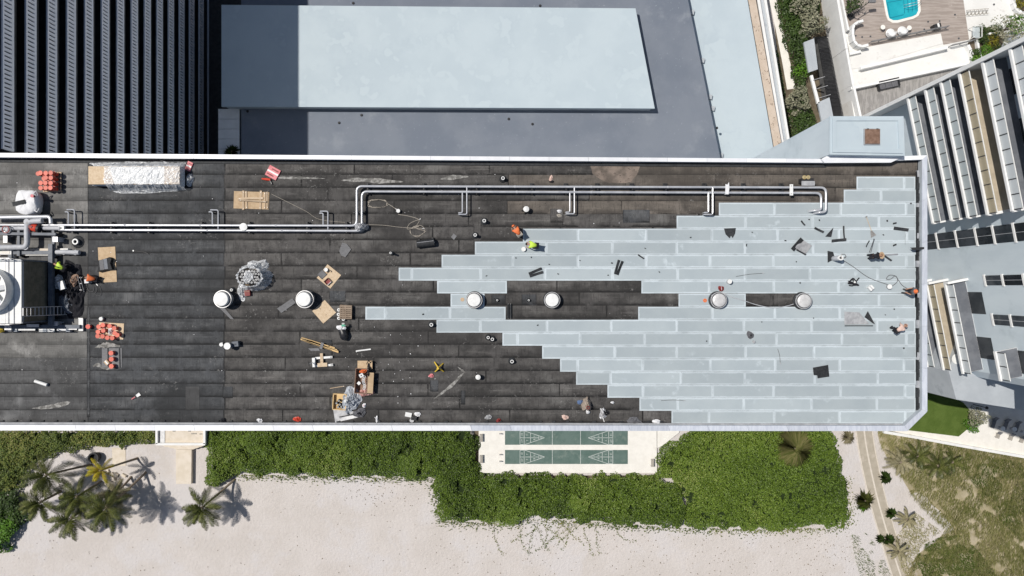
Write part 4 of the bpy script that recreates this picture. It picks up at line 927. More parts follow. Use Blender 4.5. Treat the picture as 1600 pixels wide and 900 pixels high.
junk('rag_pile', 572, 613, 'pink and red rag heap at the lower end of the brown crate', 'rags', lambda t: (crumple(7, .55, .3, .28, .2, 44).build('cloth', mat('pink_rag', (.42, .20, .18), (.58, .36, .33), 4, .9), t), crumple(5, .2, .16, .36, .14, 45).build('pale_cloth', M['pale_cloth'], t)))
junk('battery_box', 580, 607, 'small black box with a pale handle by the pink rags', 'box', lambda t: (MB().box((0, 0, .2), (.34, .42, .4), rz=.6).build('case', M['black_plastic'], t), MB().bar((-.2, -.15, .42), (.1, .2, .44), .07, .04).build('handle', M['pale_cloth'], t)))
# ---- heap at the bottom parapet ----------------------------------------
t = thing('crate', 'pale wooden crate holding small rolls beside the film heap', 'crate', at(532, 627), -.05)
MB().box((0, 0, .02), (1.0, 1.2, .03)).build('base', M['pine'], t)
for x, y, w_, d_ in ((-.5, 0, .06, 1.2), (.5, 0, .06, 1.2), (0, .6, 1.06, .06), (0, -.6, 1.06, .06)): MB().box((x, y, .18), (w_, d_, .32)).build('side', M['pine'], t)
for i, (x, y) in enumerate([(531, 625), (532.5, 631), (530, 635), (535, 634.5), (527.5, 629)]): roll(at(x, y, dz=.05), f'small felt roll standing in the pale crate, {ORD[i]} from the top', .10, .34, 'black_felt', 'white_metal', 'small rolls in the pale crate')
t = thing('plastic_film', 'big heap of crumpled grey film beside the pale wooden crate', 'plastic film', at(548, 625)); crumple(10, .80, 1.0, .55, .34, 51).build('film', mat('grey_film', (.34, .37, .41), (.52, .55, .59), 4, .25, spec=.7, bump=1, bscale=6), t)
t = thing('white_jug', 'white plastic jug resting on the grey film heap', 'jug', at(541.5, 626, dz=.5), .4); MB().lathe([(.12, 0), (.14, .05), (.14, .2), (.05, .3), (.05, .34)], 12).build('body', M['white_metal'], t, True); MB().tube(spline([(.05, 0, .3), (.17, 0, .25), (.14, 0, .12)], 4), .02, 6).build('handle', M['white_metal'], t)
felt_piece(542, 649, [(-1.05, .45), (.1, .5), (1.3, -.05), (.2, -.3), (-.9, -.55)], 'large pale grey sheet lying against the bottom parapet', 'cap_plain' if 'cap_plain' in M else 'galv')
t = thing('hand_tool', 'curved black tool on the pale grey sheet by the parapet', 'tool', at(545, 648, dz=.08), .1); MB().tube(spline([(-.75, -.1, .04), (-.1, -.05, .04), (.3, .0, .04), (.55, .05, .04)], 5), .035, 6).build('blade', M['black_metal'], t); MB().tube(spline([(-.25, .5, .04), (-.05, .2, .06), (.02, -.05, .04)], 5), .03, 6).build('handle', M['black_metal'], t)
junk('black_cloth', 562, 645, 'dark grey cloth bundle at the right of the pale sheet', 'cloth', lambda t: (crumple(6, .5, .35, .28, .16, 53).build('cloth', M['grey_cloth'], t), crumple(5, .3, .2, .36, .12, 54).build('fold', M['black_cloth'], t)))
junk('rag', 569, 633.5, 'small pink and white rag right of the grey film heap', 'rag', lambda t: (crumple(5, .16, .16, .14, .08, 55).build('cloth', M['white_bag'], t), crumple(4, .12, .08, .15, .05, 56).build('pink_end', M['pink_paper'], t)))
junk('glove', 589, 655.5, 'white work glove by the bottom parapet right of the film heap', 'glove', lambda t: (crumple(5, .10, .26, .1, .06, 57).build('palm', M['white_bag'], t), MB().tube([(-.08, .1, .05), (-.16, .2, .04)], .03, 5).build('thumb', M['white_bag'], t)))
t = thing('plank', 'thin pale stick lying left of the grey film heap', 'plank', at(527, 605), .16); MB().box((0, 0, .02), (1.15, .06, .03)).build('board', M['wood'], t); MB().box((.5, 0, .037), (.05, .05, .006)).build('nail_plate', M['galv'], t)
t = thing('paint_tray', 'white paint tray and black roller box near the bottom parapet', 'paint tray', at(642, 650), -.2); MB().box((-.2, .08, .06), (.5, .34, .1)).build('tray', M['white_metal'], t); MB().box((.28, -.08, .12), (.42, .32, .24)).build('case', M['black_plastic'], t)
bucket(at(644, 656), 'small white tub in front of the paint tray', 'white_metal', 'galv', .16, .2, name='tub'); junk('rag', 652.5, 647, 'white rag right of the paint tray', 'rag', lambda t: (crumple(5, .22, .2, .12, .08, 58).build('cloth', M['white_bag'], t), crumple(3, .08, .08, .15, .05, 59).build('fold', M['white_metal'], t)))
for px, py, m, lab, sd, sx, sy in [(464.5, 655, 'red_plastic', 'red rag bundle by the bottom parapet', 61, .3, .22), (349, 657, 'black_cloth', 'black rag by the bottom parapet far left', 62, .22, .2), (406, 657, 'white_bag', 'white rag by the bottom parapet', 63, .24, .16), (763, 652, 'galv', 'grey crumpled foil near the bottom parapet', 64, .3, .18), (779, 657, 'dark_red', 'dark red tin wrap by the bottom parapet', 65, .18, .16),
                               (674, 587, 'pink_paper', 'small pink wrapper below the yellow trestle', 66, .22, .14), (883, 652, 'pale_cloth', 'pale pink cap shaped rag at the bottom parapet', 67, .26, .2), (1026, 659, 'white_bag', 'white folded cloth by the end of the lowest pale row', 68, .32, .2), (991, 658, 'grey_cloth', 'dark net heap against the bottom parapet', 69, .6, .3), (957, 629, 'white_bag', 'tiny white scrap right of the tan bag', 70, .14, .1)]:
    junk('rag', px, py, lab, 'rag', lambda t: (crumple(5, sx, sy, .16, .10, sd).build('cloth', M[m], t), crumple(3, sx * .5, sy * .4, .2, .06, sd + 40).build('fold', M[m], t)))
t = thing('tool_bag', 'tan canvas tool bag with a blue cloth at its side', 'bag', at(916, 632)); crumple(8, .34, .62, .75, .2, 71, dome=2.4).build('bag', mat('canvas', (.33, .27, .22), (.42, .35, .29), 4, .9), t, True)
crumple(4, .26, .16, .2, .1, 72).build('blue_cloth', mat('blue_cloth', (.10, .16, .30), (.15, .22, .38), 5, .9), t).location = (-.5, .2, .05); MB().ring(.14, .10, .78, .82, 12, (.05, -.1, 0)).build('strap_ring', M['dark_red'], t); crumple(4, .16, .18, .2, .08, 73).build('white_cuff', M['white_bag'], t).location = (.12, -.55, .1)
t = thing('metal_scrap', 'tangled silver and black metal scrap right of the tan bag', 'scrap', at(942, 647)); crumple(6, .3, .4, .25, .25, 74).build('foil', M['foil'], t); crumple(5, .28, .26, .3, .2, 75).build('black_part', M['black_plastic'], t).location = (.2, .1, 0); MB().bar((-.2, .45, .1), (.0, .1, .3), .12, .08).build('bracket', M['galv'], t); MB().bar((0, -.3, .05), (.1, -.6, .05), .05, .04).build('bracket', M['white_metal'], t)
t = thing('trestle', 'yellow crossed metal trestle standing on dark felt', 'trestle', at(685.5, 574))
for a, b in (((-.32, .42, .03), (.08, -.05, .62)), ((.34, .32, .03), (-.06, -.02, .62)), ((.38, -.32, .03), (.0, .08, .62)), ((-.28, -.32, .03), (.06, .0, .62))): MB().bar(a, b, .085, .085).build('leg', M['yellow'], t)
MB().lathe([(.09, .56), (.09, .68)], 8).build('hub', M['yellow'], t)
t = thing('tube_roll', 'white paper tube lying alone on the lower left felt', 'roll', at(66, 598), -.32); MB().tube([(-.5, 0, .13), (.5, 0, .13)], .13, 12).build('tube', M['white_metal'], t, True); MB().tube([(.5, 0, .13), (.52, 0, .13)], .09, 10).build('end_core', M['galv'], t)
t = thing('trowel', 'small pink handled trowel lying on the lower left felt', 'trowel', at(212, 620), .6); MB().prism([(.05, -.1), (.42, -.13), (.42, .13), (.05, .1)], .03, .045).build('blade', M['galv'], t); MB().tube([(-.32, 0, .08), (.0, 0, .07)], .045, 8).build('handle', M['pink_paper'], t); MB().box((-.02, 0, .05), (.2, .2, .06)).build('bracket', M['black_metal'], t)
t = thing('spray_lance', 'thin dark lance with a pale nozzle lying right of the cardboard', 'lance', at(222, 393)); MB().tube(spline([(-.6, .05, .05), (-.2, .0, .04), (.2, -.05, .04), (.55, -.2, .04)], 5), .03, 6).build('lance', M['black_metal'], t); MB().lathe([(.05, 0), (.06, .08)], 8, (-.65, .06, 0)).build('nozzle', M['white_metal'], t)
# cardboard with a black open box
cbd = thing('cardboard_sheet', 'upright rectangle of cardboard under the black arched mould', 'cardboard', at(168, 413.5), .05); MB().box((0, 0, .015), (1.35, 2.75, .02)).build('sheet', M['cardboard'], cbd); MB().box((0, -.9, .028), (1.2, .012, .004)).build('crease', M['brown_card'], cbd)
t = thing('mould_box', 'black concave sided mould lying on the cardboard', 'mould', at(167, 413.5, dz=.03), .12)
MB().prism([(-.85, .38), (-.55, .36), (0, .42), (.45, .52), (.58, .35), (.45, .05), (.55, -.45), (.1, -.42), (-.62, -.5), (-.5, -.2), (-.48, .1)], 0, .34).build('body', M['black_felt'], t); MB().box((-.2, .0, .35), (.32, .78, .02)).build('panel', M['grey_felt'], t); MB().box((.12, .03, .352), (.28, .8, .024)).build('panel', M['steel_blue'], t)
# ---- ropes and hoses ---------------------------------------------------
def line(name, pts, r, m, lab, cat, light=False, extra=None):
    X = [P(x, y, (ZL if light else ZD) + .004 + r) for x, y in pts]; t = thing(name, lab, cat, X[0])
    MB().tube(spline(X, 6), r, 6).build('line', M[m], t, True, True); MB().tube([X[-1], Vector(X[-1]) + (Vector(X[-1]) - Vector(X[-2])).normalized() * .15], r * 1.8, 6).build('end_fitting', M['galv'], t, True, True); return t
def coil(cx, cy, rx, ry, n, seed, ph=0):
    r_ = random.Random(seed); return [(cx + rx * (1 + r_.uniform(-.16, .16)) * math.cos(ph + i * .75), cy + ry * (1 + r_.uniform(-.16, .16)) * math.sin(ph + i * .75)) for i in range(n)]
line('rope', coil(590, 318, 16, 6.5, 26, 1) + [(612, 322), (618, 326)], .022, 'rope', 'flat coil of pale rope below the pipe bend', 'rope')
line('rope', [(622, 335), (640, 338), (655, 344), (650, 356)] + coil(652, 361, 11, 8.5, 16, 2) + [(637, 358), (641, 349), (655, 343)], .022, 'rope', 'loose looped rope lying above the black roll', 'rope')
line('rope', [(574, 351), (600, 352), (625, 355), (660, 357)], .018, 'rope', 'thin straight cord running right from the foil wrapped bend', 'cord')
line('rope', [(424, 303), (450, 316), (478, 330), (500, 343), (545, 348)], .015, 'rope', 'thin cord running down from the plank laden cardboard', 'cord')
line('cable', [(1318, 407), (1335, 418), (1358, 434), (1388, 445)], .022, 'cable', 'dark gas hose running from the cylinder to the tub', 'hose', True)
line('cable', [(1394, 447), (1402, 440), (1400, 432), (1390, 430), (1385, 436), (1392, 436), (1399, 431), (1404, 438), (1410, 446), (1418, 451)], .022, 'cable', 'dark gas hose looping from the tub to the worker in orange helmet', 'hose', True)
line('rope', [(1118, 456), (1130, 458), (1143, 464), (1160, 469), (1185, 477), (1210, 481), (1230, 478), (1246, 473)], .03, 'pipe_grey', 'grey rope slung between the two dull exhaust fans', 'rope', True)
for a, b, l in (((1150, 432), (1191, 427), 'thin dark rod lying on the pale sheets above the rope'), ((1215, 545), (1219, 566), 'thin dark wire lying on the pale sheets at lower right'), ((1033, 626), (1068, 626), 'thin grey rod on the second lowest pale row')):
    line('wire', [a, ((a[0] + b[0]) / 2 + 1, (a[1] + b[1]) / 2 - 1), b], .016, 'cable', l, 'wire', True)
bucket(at(623, 330), 'small pale tin with a rope tied to it below the pipes', 'galv', 'white_metal', .14, .28, name='tin')
t = thing('felt_roll', 'thick black roll lying left of the stepped pale sheets', 'roll', at(666, 380.5), .12, 'black rolls'); MB().tube([(-.68, 0, .3), (.68, 0, .3)], .29, 16).build('wound_felt', M['black_felt'], t, True); MB().tube([(-.7, 0, .3), (.7, 0, .3)], .10, 10).build('core_tube', M['galv'], t, True); MB().box((0, .1, .58), (1.3, .03, .02)).build('loose_edge', M['flashing'], t)
for px in (-.5, .55): MB().box((px, .33, .12), (.14, .12, .22)).build('chock', M['black_metal'], t)
for sx, l in ((.07, 'left of two narrow black rolls lying at the left end of the central felt gap'), (-.12, 'right of two narrow black rolls lying at the left end of the central felt gap')):
    t = thing('felt_roll', l, 'roll', at(795.5 - sx * 20, 486), math.pi / 2, 'black rolls'); MB().tube([(-.55, 0, .09), (.55, 0, .09)], .085, 10).build('wound_felt', M['black_felt'], t, True); MB().tube([(-.57, 0, .09), (.57, 0, .09)], .03, 8).build('core_tube', M['galv'], t)
bucket(at(361, 539.5), 'larger pale drum of the pair below the leftmost exhaust fan', 'galv', 'white_metal', .25, .75, name='drum'); bucket(at(348, 538), 'small pale tub left of the pale drum', 'black_plastic', 'white_metal', .14, .3, name='tub')
junk('tool_case', 370, 537, 'dark tool case right of the pale drum', 'case', lambda t: (MB().box((0, 0, .18), (.5, .4, .36), rz=.1).build('case', M['steel_blue'], t), MB().tube(spline([(-.12, 0, .36), (0, 0, .44), (.12, 0, .36)], 4), .02, 6).build('handle', M['black_plastic'], t)))
# ---- scraps on the pale coating ----------------------------------------
def strip(px, py, L, W, rz, lab, n=1, m='black_felt', curl=.05, light=True):
    if n == 2:
        for q, sd in ((-1, 'nearer'), (1, 'farther')):
            o_ = q * W * .625; strip(px - o_ * math.sin(rz) * 20, py - o_ * math.cos(rz) * 20, L, W, rz + q * .05, lab.replace('pair of black strips', ('lower' if q < 0 else 'upper') + ' of two black strips'), 1, m, curl, light)
        return
    t = thing('felt_strip', lab, 'felt strip', at(px, py, light), rz, 'black strips on the pale coating')
    for k in range(n):
        b = MB(); N_ = 8; vs = []; fs = []; y0 = (k - (n - 1) / 2) * W * 1.25
        for i in range(N_ + 1):
            x = -L / 2 + L * i / N_; z = curl * (2 * (i / N_ - .5)) ** 2 + .01 + .04 * (k % 2)
            for dz in (0, .025):
                for s in (-1, 1): vs.append((x, y0 + s * W / 2, z + dz + (.05 if s > 0 else 0)))
        for i in range(N_):
            a = i * 4; c = a + 4; fs += [(a, c, c + 1, a + 1), (a + 2, a + 3, c + 3, c + 2), (a, a + 2, c + 2, c), (a + 1, c + 1, c + 3, a + 3)]
        fs += [(0, 1, 3, 2), (N_ * 4, N_ * 4 + 2, N_ * 4 + 3, N_ * 4 + 1)]
        b.add(vs, fs).build('strip', M[m], t)
    return t
strip(837, 426, 1.08, .20, .36, 'pair of black strips lying right of the lime vested worker', 2)
strip(966, 418, 1.15, .19, 1.25, 'pair of black strips lying side by side near the middle of the coating', 2)
strip(1001, 401, .55, .10, -.6, 'small black strip above the middle of the pale coating')
strip(1279, 359.5, .78, .16, -.45, 'short black strip left of the black triangle', 1); strip(1310, 375.5, 1.15, .22, .1, 'wide black strip under the black triangle', 1); strip(1318, 364, 1.1, .09, -1.5, 'thin upright black strip right of the black triangle', 1)
strip(1407, 358, 1.15, .24, -.13, 'wide black strip near the right parapet', 1); strip(1397, 349, .28, .12, .2, 'tiny black scrap above the wide strip near the right parapet'); strip(1397, 383, .28, .12, .4, 'tiny black scrap below the wide strip near the right parapet'); strip(1254, 348.5, .45, .1, -.9, 'short black strip under the pipe ends'); strip(1355, 381, .55, .09, 1.1, 'short dark stick left of the worker in the tan hat')
strip(1166, 383, .2, .08, 1.5, 'tiny dark scrap below the black fan shaped scrap'); strip(1414, 373, .9, .03, 1.5, 'hair thin dark strip hanging below the wide strip', 1, 'cable')
felt_piece(1296, 364, [(-.35, -.28), (.28, .42), (.12, -.32)], 'black felt triangle on the upper right pale coating', 'black_felt', True)
felt_piece(1140, 364, [(-.46, .35), (.46, .38), (.42, -.05), (.22, -.40), (.1, -.2), (.0, -.42), (-.32, -.1)], 'black fan shaped felt scrap on the upper pale rows', 'black_felt', True)
t = felt_piece(1253, 385, [(-.62, -.05), (-.1, .62), (.75, .05), (.2, -.7)], 'pale square sheet with one black folded edge on the coating', 'cap_plain' if 'cap_plain' in M else 'galv', True)
strip(1245, 382, 1.15, .34, .85, 'black folded edge strip beside the pale square sheet', 1); strip(1251, 394, .85, .1, -.5, 'thin black edge strip below the pale square sheet', 1)
t = felt_piece(1334, 498, [(-.75, -.45), (-.75, .55), (.4, .5), (1.2, -.42)], 'pale grey sheet with a thin black rim on the right coating', 'galv', True)
felt_piece(1354, 496.5, [(-.18, .05), (.08, .52), (.62, -.5), (.45, -.42)], 'black felt wedge at the right end of the pale grey sheet', 'black_felt', True); strip(1341, 509, 2.2, .07, .0, 'thin black rim strip below the pale grey sheet', 1)
felt_piece(1282, 580, [(-.6, .28), (.58, .5), (.68, -.42), (-.25, -.55), (-.28, -.32), (-.55, -.3)], 'black notched felt sheet on the lower right coating', 'black_felt', True)
junk('rag', 1172, 523.5, 'dark crumpled cloth on the pale rows below the exhaust fans', 'rag', lambda t: (crumple(6, .26, .32, .22, .16, 81).build('cloth', M['grey_cloth'], t), crumple(4, .14, .1, .28, .1, 82).build('fold', M['black_cloth'], t)), .02)
bucket(at(1177, 534, True), 'small white cup below the dark crumpled cloth', 'white_metal', 'galv', .1, .16, name='cup'); bucket(at(1137.5, 440, True), 'white bucket standing above the rope tied exhaust fan', 'galv', 'white_metal', .17, .42)
junk('rag', 1126.5, 451, 'dark red and white rag between the bucket and the exhaust fan', 'rag', lambda t: (crumple(5, .22, .24, .2, .12, 83).build('cloth', M['dark_red'], t), crumple(3, .1, .16, .22, .08, 84).build('fold', M['white_bag'], t)), .02)
bucket(at(1387, 448, True), 'white tub with a hose across it near the right parapet', 'galv', 'white_metal', .18, .3, name='tub')
t = thing('carton', 'white square carton left of the hose tub', 'carton', at(1358.5, 450, True), .75); MB().box((0, 0, .15), (.36, .36, .3)).build('box', M['white_metal'], t); MB().box((0, 0, .303), (.05, .35, .005)).build('tape', M['galv'], t)
t = thing('black_harness', 'tangled black harness straps left of the white carton', 'harness', at(1332, 441, True)); rr = random.Random(9)
for i in range(6): MB().tube(spline([(rr.uniform(-.5, .5), rr.uniform(-.25, .35), .05 + .05 * rr.random()) for _ in range(4)], 5), .045, 6).build('strap', M['black_cloth'], t)
MB().box((.1, .0, .14), (.14, .12, .08)).build('buckle', M['white_metal'], t)
t = thing('gas_cylinder', 'grey gas cylinder with a white collar standing on the coating', 'gas cylinder', at(1302.5, 404, True)); MB().lathe([(.19, 0), (.20, .06), (.20, .85), (.17, .98), (.10, 1.05)], 20).build('tank', M['pipe_grey'], t, True); MB().ring(.19, .12, 1.03, 1.2, 18).build('collar', M['white_metal'], t, True); MB().lathe([(.05, 1.04), (.05, 1.18)], 8).build('valve', M['black_metal'], t)
felt_piece(1297.5, 402, [(-.25, .5), (.2, .42), (.35, -.1), (-.22, -.42)], 'black mat under the gas cylinder', 'black_felt', True); line('cable', coil(1318, 400, 4, 3, 14, 5), .02, 'cable', 'small coil of hose right of the gas cylinder', 'hose', True)
t = thing('shovel', 'pale flat shovel lying near the top of the right coating', 'shovel', at(1361, 360.5, True), math.pi / 2 + .35); MB().tube([(0, 0, .06), (1.15, .0, .05)], .022, 6).build('shaft', M['wood'], t); MB().prism([(-.02, -.06), (-.45, -.24), (-.5, .2), (-.02, .08)], .03, .05).build('blade', mat('shovel_blade', (.22, .21, .20), (.3, .29, .28), 5, .6), t); MB().tube([(1.15, -.07, .06), (1.15, .07, .06)], .025, 6).build('grip', M['black_plastic'], t)
t = thing('felt_strip', 'black strip bent over the right parapet coping', 'felt strip', (*P2(1436, 389, ZC), ZC + .01), .02, 'black strips on the pale coating'); MB().prism([(-.7, .12), (.35, .14), (.35, -.02), (-.1, -.12), (-.5, -.08)], 0, .03).build('strip', M['black_felt'], t); MB().box((.33, .06, .04), (.04, .16, .05)).build('fold', M['black_felt'], t)
# small scraps everywhere on the pale coating and white crumbs on the felt
sc = MB(); rr = random.Random(3)
for px, py in [(906, 407), (1079, 371), (1175, 363), (1264, 343), (1280, 344), (1244, 409), (1250, 442), (1190, 503), (1383, 492), (1397, 483), (1412, 544), (872, 428), (760, 431), (858, 413), (830, 402), (806, 403), (1423, 318), (956, 411), (1008, 388), (1386, 345), (1030, 425), (950, 430), (661, 491), (840, 508), (1104, 533), (1271, 497), (1380, 367), (1227, 376)]:
    X, Y, _ = P(px, py, ZL); sc.box((X, Y, ZL + .03), (rr.uniform(.05, .14), rr.uniform(.05, .1), .05), rz=rr.uniform(0, 3))
o = sc.build('black_scraps', M['black_felt']); tag(o, 'tiny black scraps scattered over the pale coating', 'scraps', kind='stuff')
sc = MB()
for _ in range(95):
    px, py = rr.uniform(5, 1000), rr.uniform(262, 655)
    if rr.random() < .5: px, py = rr.gauss(615, 45), rr.gauss(572, 30)
    if py > 650 or py < 260: continue
    k = int((py - 276) / 20.32)
    if 0 <= k < 19 and px > LSTART[k] - 5: continue
    if 560 < px < 800 and 478 < py < 500: continue
    X, Y, _ = P(px, py, ZD); s_ = rr.uniform(.02, .06); sc.box((X, Y, ZD + .02), (s_, s_ * rr.uniform(.5, 1.5), .03), rz=rr.uniform(0, 3))
o = sc.build('pale_crumbs', M['white_bag']); tag(o, 'pale crumbs and chips scattered over the dark felt', 'crumbs', kind='stuff')
# chalky spills: flat dried powder with its own ragged outline
def spill(pts, lab, wd=.16):
    X = spline([P(x, y, ZR + .03) for x, y in pts], 5); n = len(X); vs = []; fs = []; r_ = random.Random(len(lab))
    for i, p in enumerate(X):
        d = (X[min(i + 1, n - 1)] - X[max(i - 1, 0)]).normalized(); s_ = Vector((-d.y, d.x, 0)); k = wd * math.sin(math.pi * (i + .35) / n) * r_.uniform(.5, 1.3)
        for s in (-1, 1): q = p + s_ * (s * k); vs.append((q.x, q.y, ZR + .0275 + .0005 * (i % 2)))
    for i in range(n - 1): fs.append((2 * i, 2 * i + 2, 2 * i + 3, 2 * i + 1))
    return tag(MB().add(vs, fs).build('chalk_spill', M['chalk']), lab, 'spill')
M['chalk'] = mat('chalk', (.15, .145, .135), (.38, .37, .35), 3.5, .95, coord='World', lo=.40, hi=.65)
spill([(677, 624), (692, 613), (708, 600), (719, 588), (726, 581)], 'pale chalky streak on the felt below the yellow trestle', .12)
spill([(50, 638), (75, 636), (100, 631), (110, 628)], 'pale chalky streak on the lower left felt', .18)
spill([(148, 543), (160, 540), (172, 539), (188, 541)], 'white powder along the upper edge of the bucket mat', .2)
spill([(416, 277), (450, 278), (480, 278), (508, 279)], 'thin pale scuffed line right of the square pink sack', .10)
spill([(533, 282), (560, 281), (600, 283), (630, 284)], 'pale scuffed line above the left end of the upper pipes', .18)
spill([(688, 280), (708, 277), (732, 276)], 'pale scuffed patch above the upper pipe run', .18)
spill([(145, 573), (152, 570), (165, 575), (178, 576)], 'white powder below the bucket mat', .14)
spill([(715, 573), (721, 578), (727, 582)], 'short chalky branch of the streak below the trestle', .07)
# ---- things on the upper pipes at the right -----------------------------
def drape(px, py, lab, s, h=.2):
    t = thing('rag', lab, 'rag', (*P2(px, py, ZP), ZP - .02)); MB().prism([(-.12, -.42), (.14, -.44), (.2, .1), (.16, .5), (.05, .3), (-.1, .35)], .09, .13).build('cloth', M['white_bag'], t); MB().box((0, -.42, .0), (.24, .03, .2)).build('hanging_end', M['white_bag'], t)
drape(1135, 295, 'white rag hung over the two upper pipes', 1)
t = thing('pipe_bracket', 'white clamp plate across the two upper pipes near their right end', 'clamp', (*P2(1235.5, 297, ZP), ZP + .1)); MB().box((0, 0, .02), (.26, .86, .04)).build('plate', M['white_metal'], t); MB().box((0, .3, .045), (.08, .08, .012)).build('bolt', M['galv'], t); MB().box((0, -.3, .045), (.08, .08, .012)).build('bolt', M['galv'], t)
t = thing('light_box', 'dark box with a pale lid and two brass discs above the pipes', 'box', at(1257, 284)); MB().box((0, 0, .3), (.95, .36, .6)).build('case', M['black_metal'], t); MB().box((.02, -.22, .62), (1.02, .36, .03)).build('lid', M['galv'], t)
for x in (-.28, .02): MB().lathe([(.15, .0), (.16, .04), (.05, .06)], 14, (x, .25, .6)).build('disc', mat('brass', (.75, .55, .25), (.85, .7, .4), 6, .3, metal=.6), t, True)
t = thing('rag', 'pale rag lying under the second dropped branch pipe', 'rag', at(874, 330)); crumple(5, .16, .14, .14, .08, 91).build('cloth', M['white_bag'], t); crumple(4, .2, .12, .08, .08, 92).build('tail', M['khaki_cloth'], t).location = (-.02, -.35, 0)
t = thing('rag', 'pale scrap near the top parapet left of the peach patch', 'rag', at(861, 279)); crumple(5, .14, .25, .12, .1, 93).build('cloth', M['pale_cloth'], t); crumple(3, .2, .1, .12, .05, 94).build('dark_end', M['black_cloth'], t).location = (.05, -.25, 0)
t = thing('marking_disc', 'orange round marker disc left of the rope tied exhaust fan', 'marker', at(1101.5, 469.5, True)); MB().lathe([(.15, 0), (.15, .015)], 14).build('disc', M['orange'], t); MB().lathe([(.03, .015), (.03, .03)], 6).build('pin', M['galv'], t)
t = thing('marking_disc', 'faint orange marker disc left of the fan ringed by pale sheets', 'marker', at(722.5, 468, True)); MB().lathe([(.15, 0), (.15, .015)], 14).build('disc', M['tan'], t); MB().lathe([(.03, .015), (.03, .03)], 6).build('pin', M['galv'], t)
# ---- cooling tower and its pipework at the left edge ---------------------
HT = 3.1
ct = thing('cooling_tower', 'white cooling tower with a round fan stack cut by the left picture edge', 'cooling tower', (-39.2, -.25, ZD))
MB().box((-39.6, -.25, ZD + HT / 2 + .25), (7.0, 4.7, HT - .5)).build('casing', M['wall_grey'], ct, world=True)
for i in range(6): MB().box((-42.5 + i * 1.17, -.25, ZD + HT + .012), (1.15, 4.72, .025)).build('deck_plate', M['white_metal'], ct, world=True)
MB().ring(1.66, 1.58, ZD + HT + .03, ZD + HT + .85, 40, (-38.25, -.16, 0)).build('fan_stack', M['white_metal'], ct, True, True)
MB().lathe([(.25, HT + .2), (.25, HT + .45), (.1, HT + .5)], 14, (-38.25, -.16, ZD)).build('fan_hub', M['lime'], ct, True, True)
for i in range(6):
    a = i * math.pi / 3 + .2; MB().bar((-38.25 + .25 * math.cos(a), -.16 + .25 * math.sin(a), ZD + HT + .3), (-38.25 + 1.5 * math.cos(a), -.16 + 1.5 * math.sin(a), ZD + HT + .34), .36, .03).build('fan_blade', M['pipe_grey'], ct, world=True)
lou = mat('louvre', (.20, .165, .11), (.28, .23, .16), 3, .8)
for i in range(14): MB().box((-36.06, -.25, ZD + .5 + i * .175), (.12, 4.5, .05), ry=.6).build('louvre', lou, ct, world=True)
for y in (-2.55, 2.05): MB().box((-36.05, y, ZD + HT / 2), (.14, .12, HT)).build('corner_post', M['steel_blue'], ct, world=True)
for y in (2.15, -2.65):
    for z in (.55, 1.05): MB().bar((-43, y, ZD + HT + z), (-36.2, y, ZD + HT + z), .045, .045).build('guard_rail', M['galv'], ct, world=True)
    for x in (-37.6, -36.9, -36.2): MB().bar((x, y, ZD + HT), (x, y, ZD + HT + 1.05), .045, .045, up=(1, 0, 0)).build('rail_post', M['galv'], ct, world=True)
for x in (-37.0, -36.6): MB().bar((x, -2.6, ZD + HT + .05), (x, 2.1, ZD + HT + .05), .05, .05).build('deck_bar', M['pipe_grey'], ct, world=True)
for (x0, y0, x1, y1, z, w_) in [(-35.6, 3.4, -35.6, -2.9, .55, .32), (-42, 2.75, -33.6, 2.75, .3, .28), (-42, -3.0, -33.5, -3.0, .3, .28), (-38.9, 3.2, -38.9, -3.4, .3, .28)]:
    MB().bar((x0, y0, ZD + z), (x1, y1, ZD + z), w_, .3).build('steel_beam', M['steel_blue'], ct, world=True)
for x in (-38.6, -36.3, -34.5): MB().box((x, -3.15, ZD + .15), (.3, .5, .3)).build('footing', M['wall_grey'], ct, world=True)
la = thing('ladder', 'metal ladder leaning against the cooling tower', 'ladder', at(104, 485))
a0 = Vector((-34.75, -1.75, ZD + .05)); a1 = Vector((-36.0, -1.75, ZD + HT + .15))
for s in (-.32, .32): MB().bar(a0 + Vector((0, s, 0)), a1 + Vector((0, s, 0)), .05, .08, up=(1, 0, .4)).build('rail', M['galv'], la, world=True)
for i in range(12):
    p = a0.lerp(a1, (i + .5) / 12); MB().bar(p + Vector((0, -.32, 0)), p + Vector((0, .32, 0)), .05, .05, up=(1, 0, 0)).build('rung', M['galv'], la, world=True)
t = thing('shadow_heap', 'large black heap drawn for the shadow right of the cooling tower', 'shadow_heap', at(112, 450)); crumple(11, 1.15, 2.15, .5, .3, 95).build('sheet', M['black_cloth'], t)  # black heap stands in for the cooling tower's shadow on the deck
crumple(6, .7, .8, .42, .2, 96).build('fold', M['steel_blue'], t).location = (-.3, -1.1, .1)
t = thing('carton', 'white carton lying on the black shadow heap', 'carton', at(98.5, 446, dz=.5), .3); MB().box((0, 0, .12), (.42, .65, .24)).build('box', M['white_metal'], t); MB().box((0, 0, .243), (.06, .62, .006)).build('tape', M['galv'], t)
t = thing('plastic_film', 'grey blue film scrap beside the white carton on the shadow heap', 'plastic film', at(93, 441, dz=.3)); crumple(6, .5, .5, .3, .2, 97).build('film', M['film'], t); 
t = thing('rag', 'brown sack on the right part of the black shadow heap', 'sack', at(116, 438, dz=.35)); crumple(6, .36, .45, .26, .18, 98).build('sack', M['brown_card'], t); crumple(4, .16, .2, .3, .1, 99).build('fold', M['khaki_cloth'], t)
t = thing('barrow_frame', 'thin tubular frame standing at the edge of the shadow heap', 'frame', at(131, 443)); 
for x in (-.12, .08): MB().tube([(x, -.65, .1), (x, .55, .6)], .022, 6).build('tube', M['galv'], t)
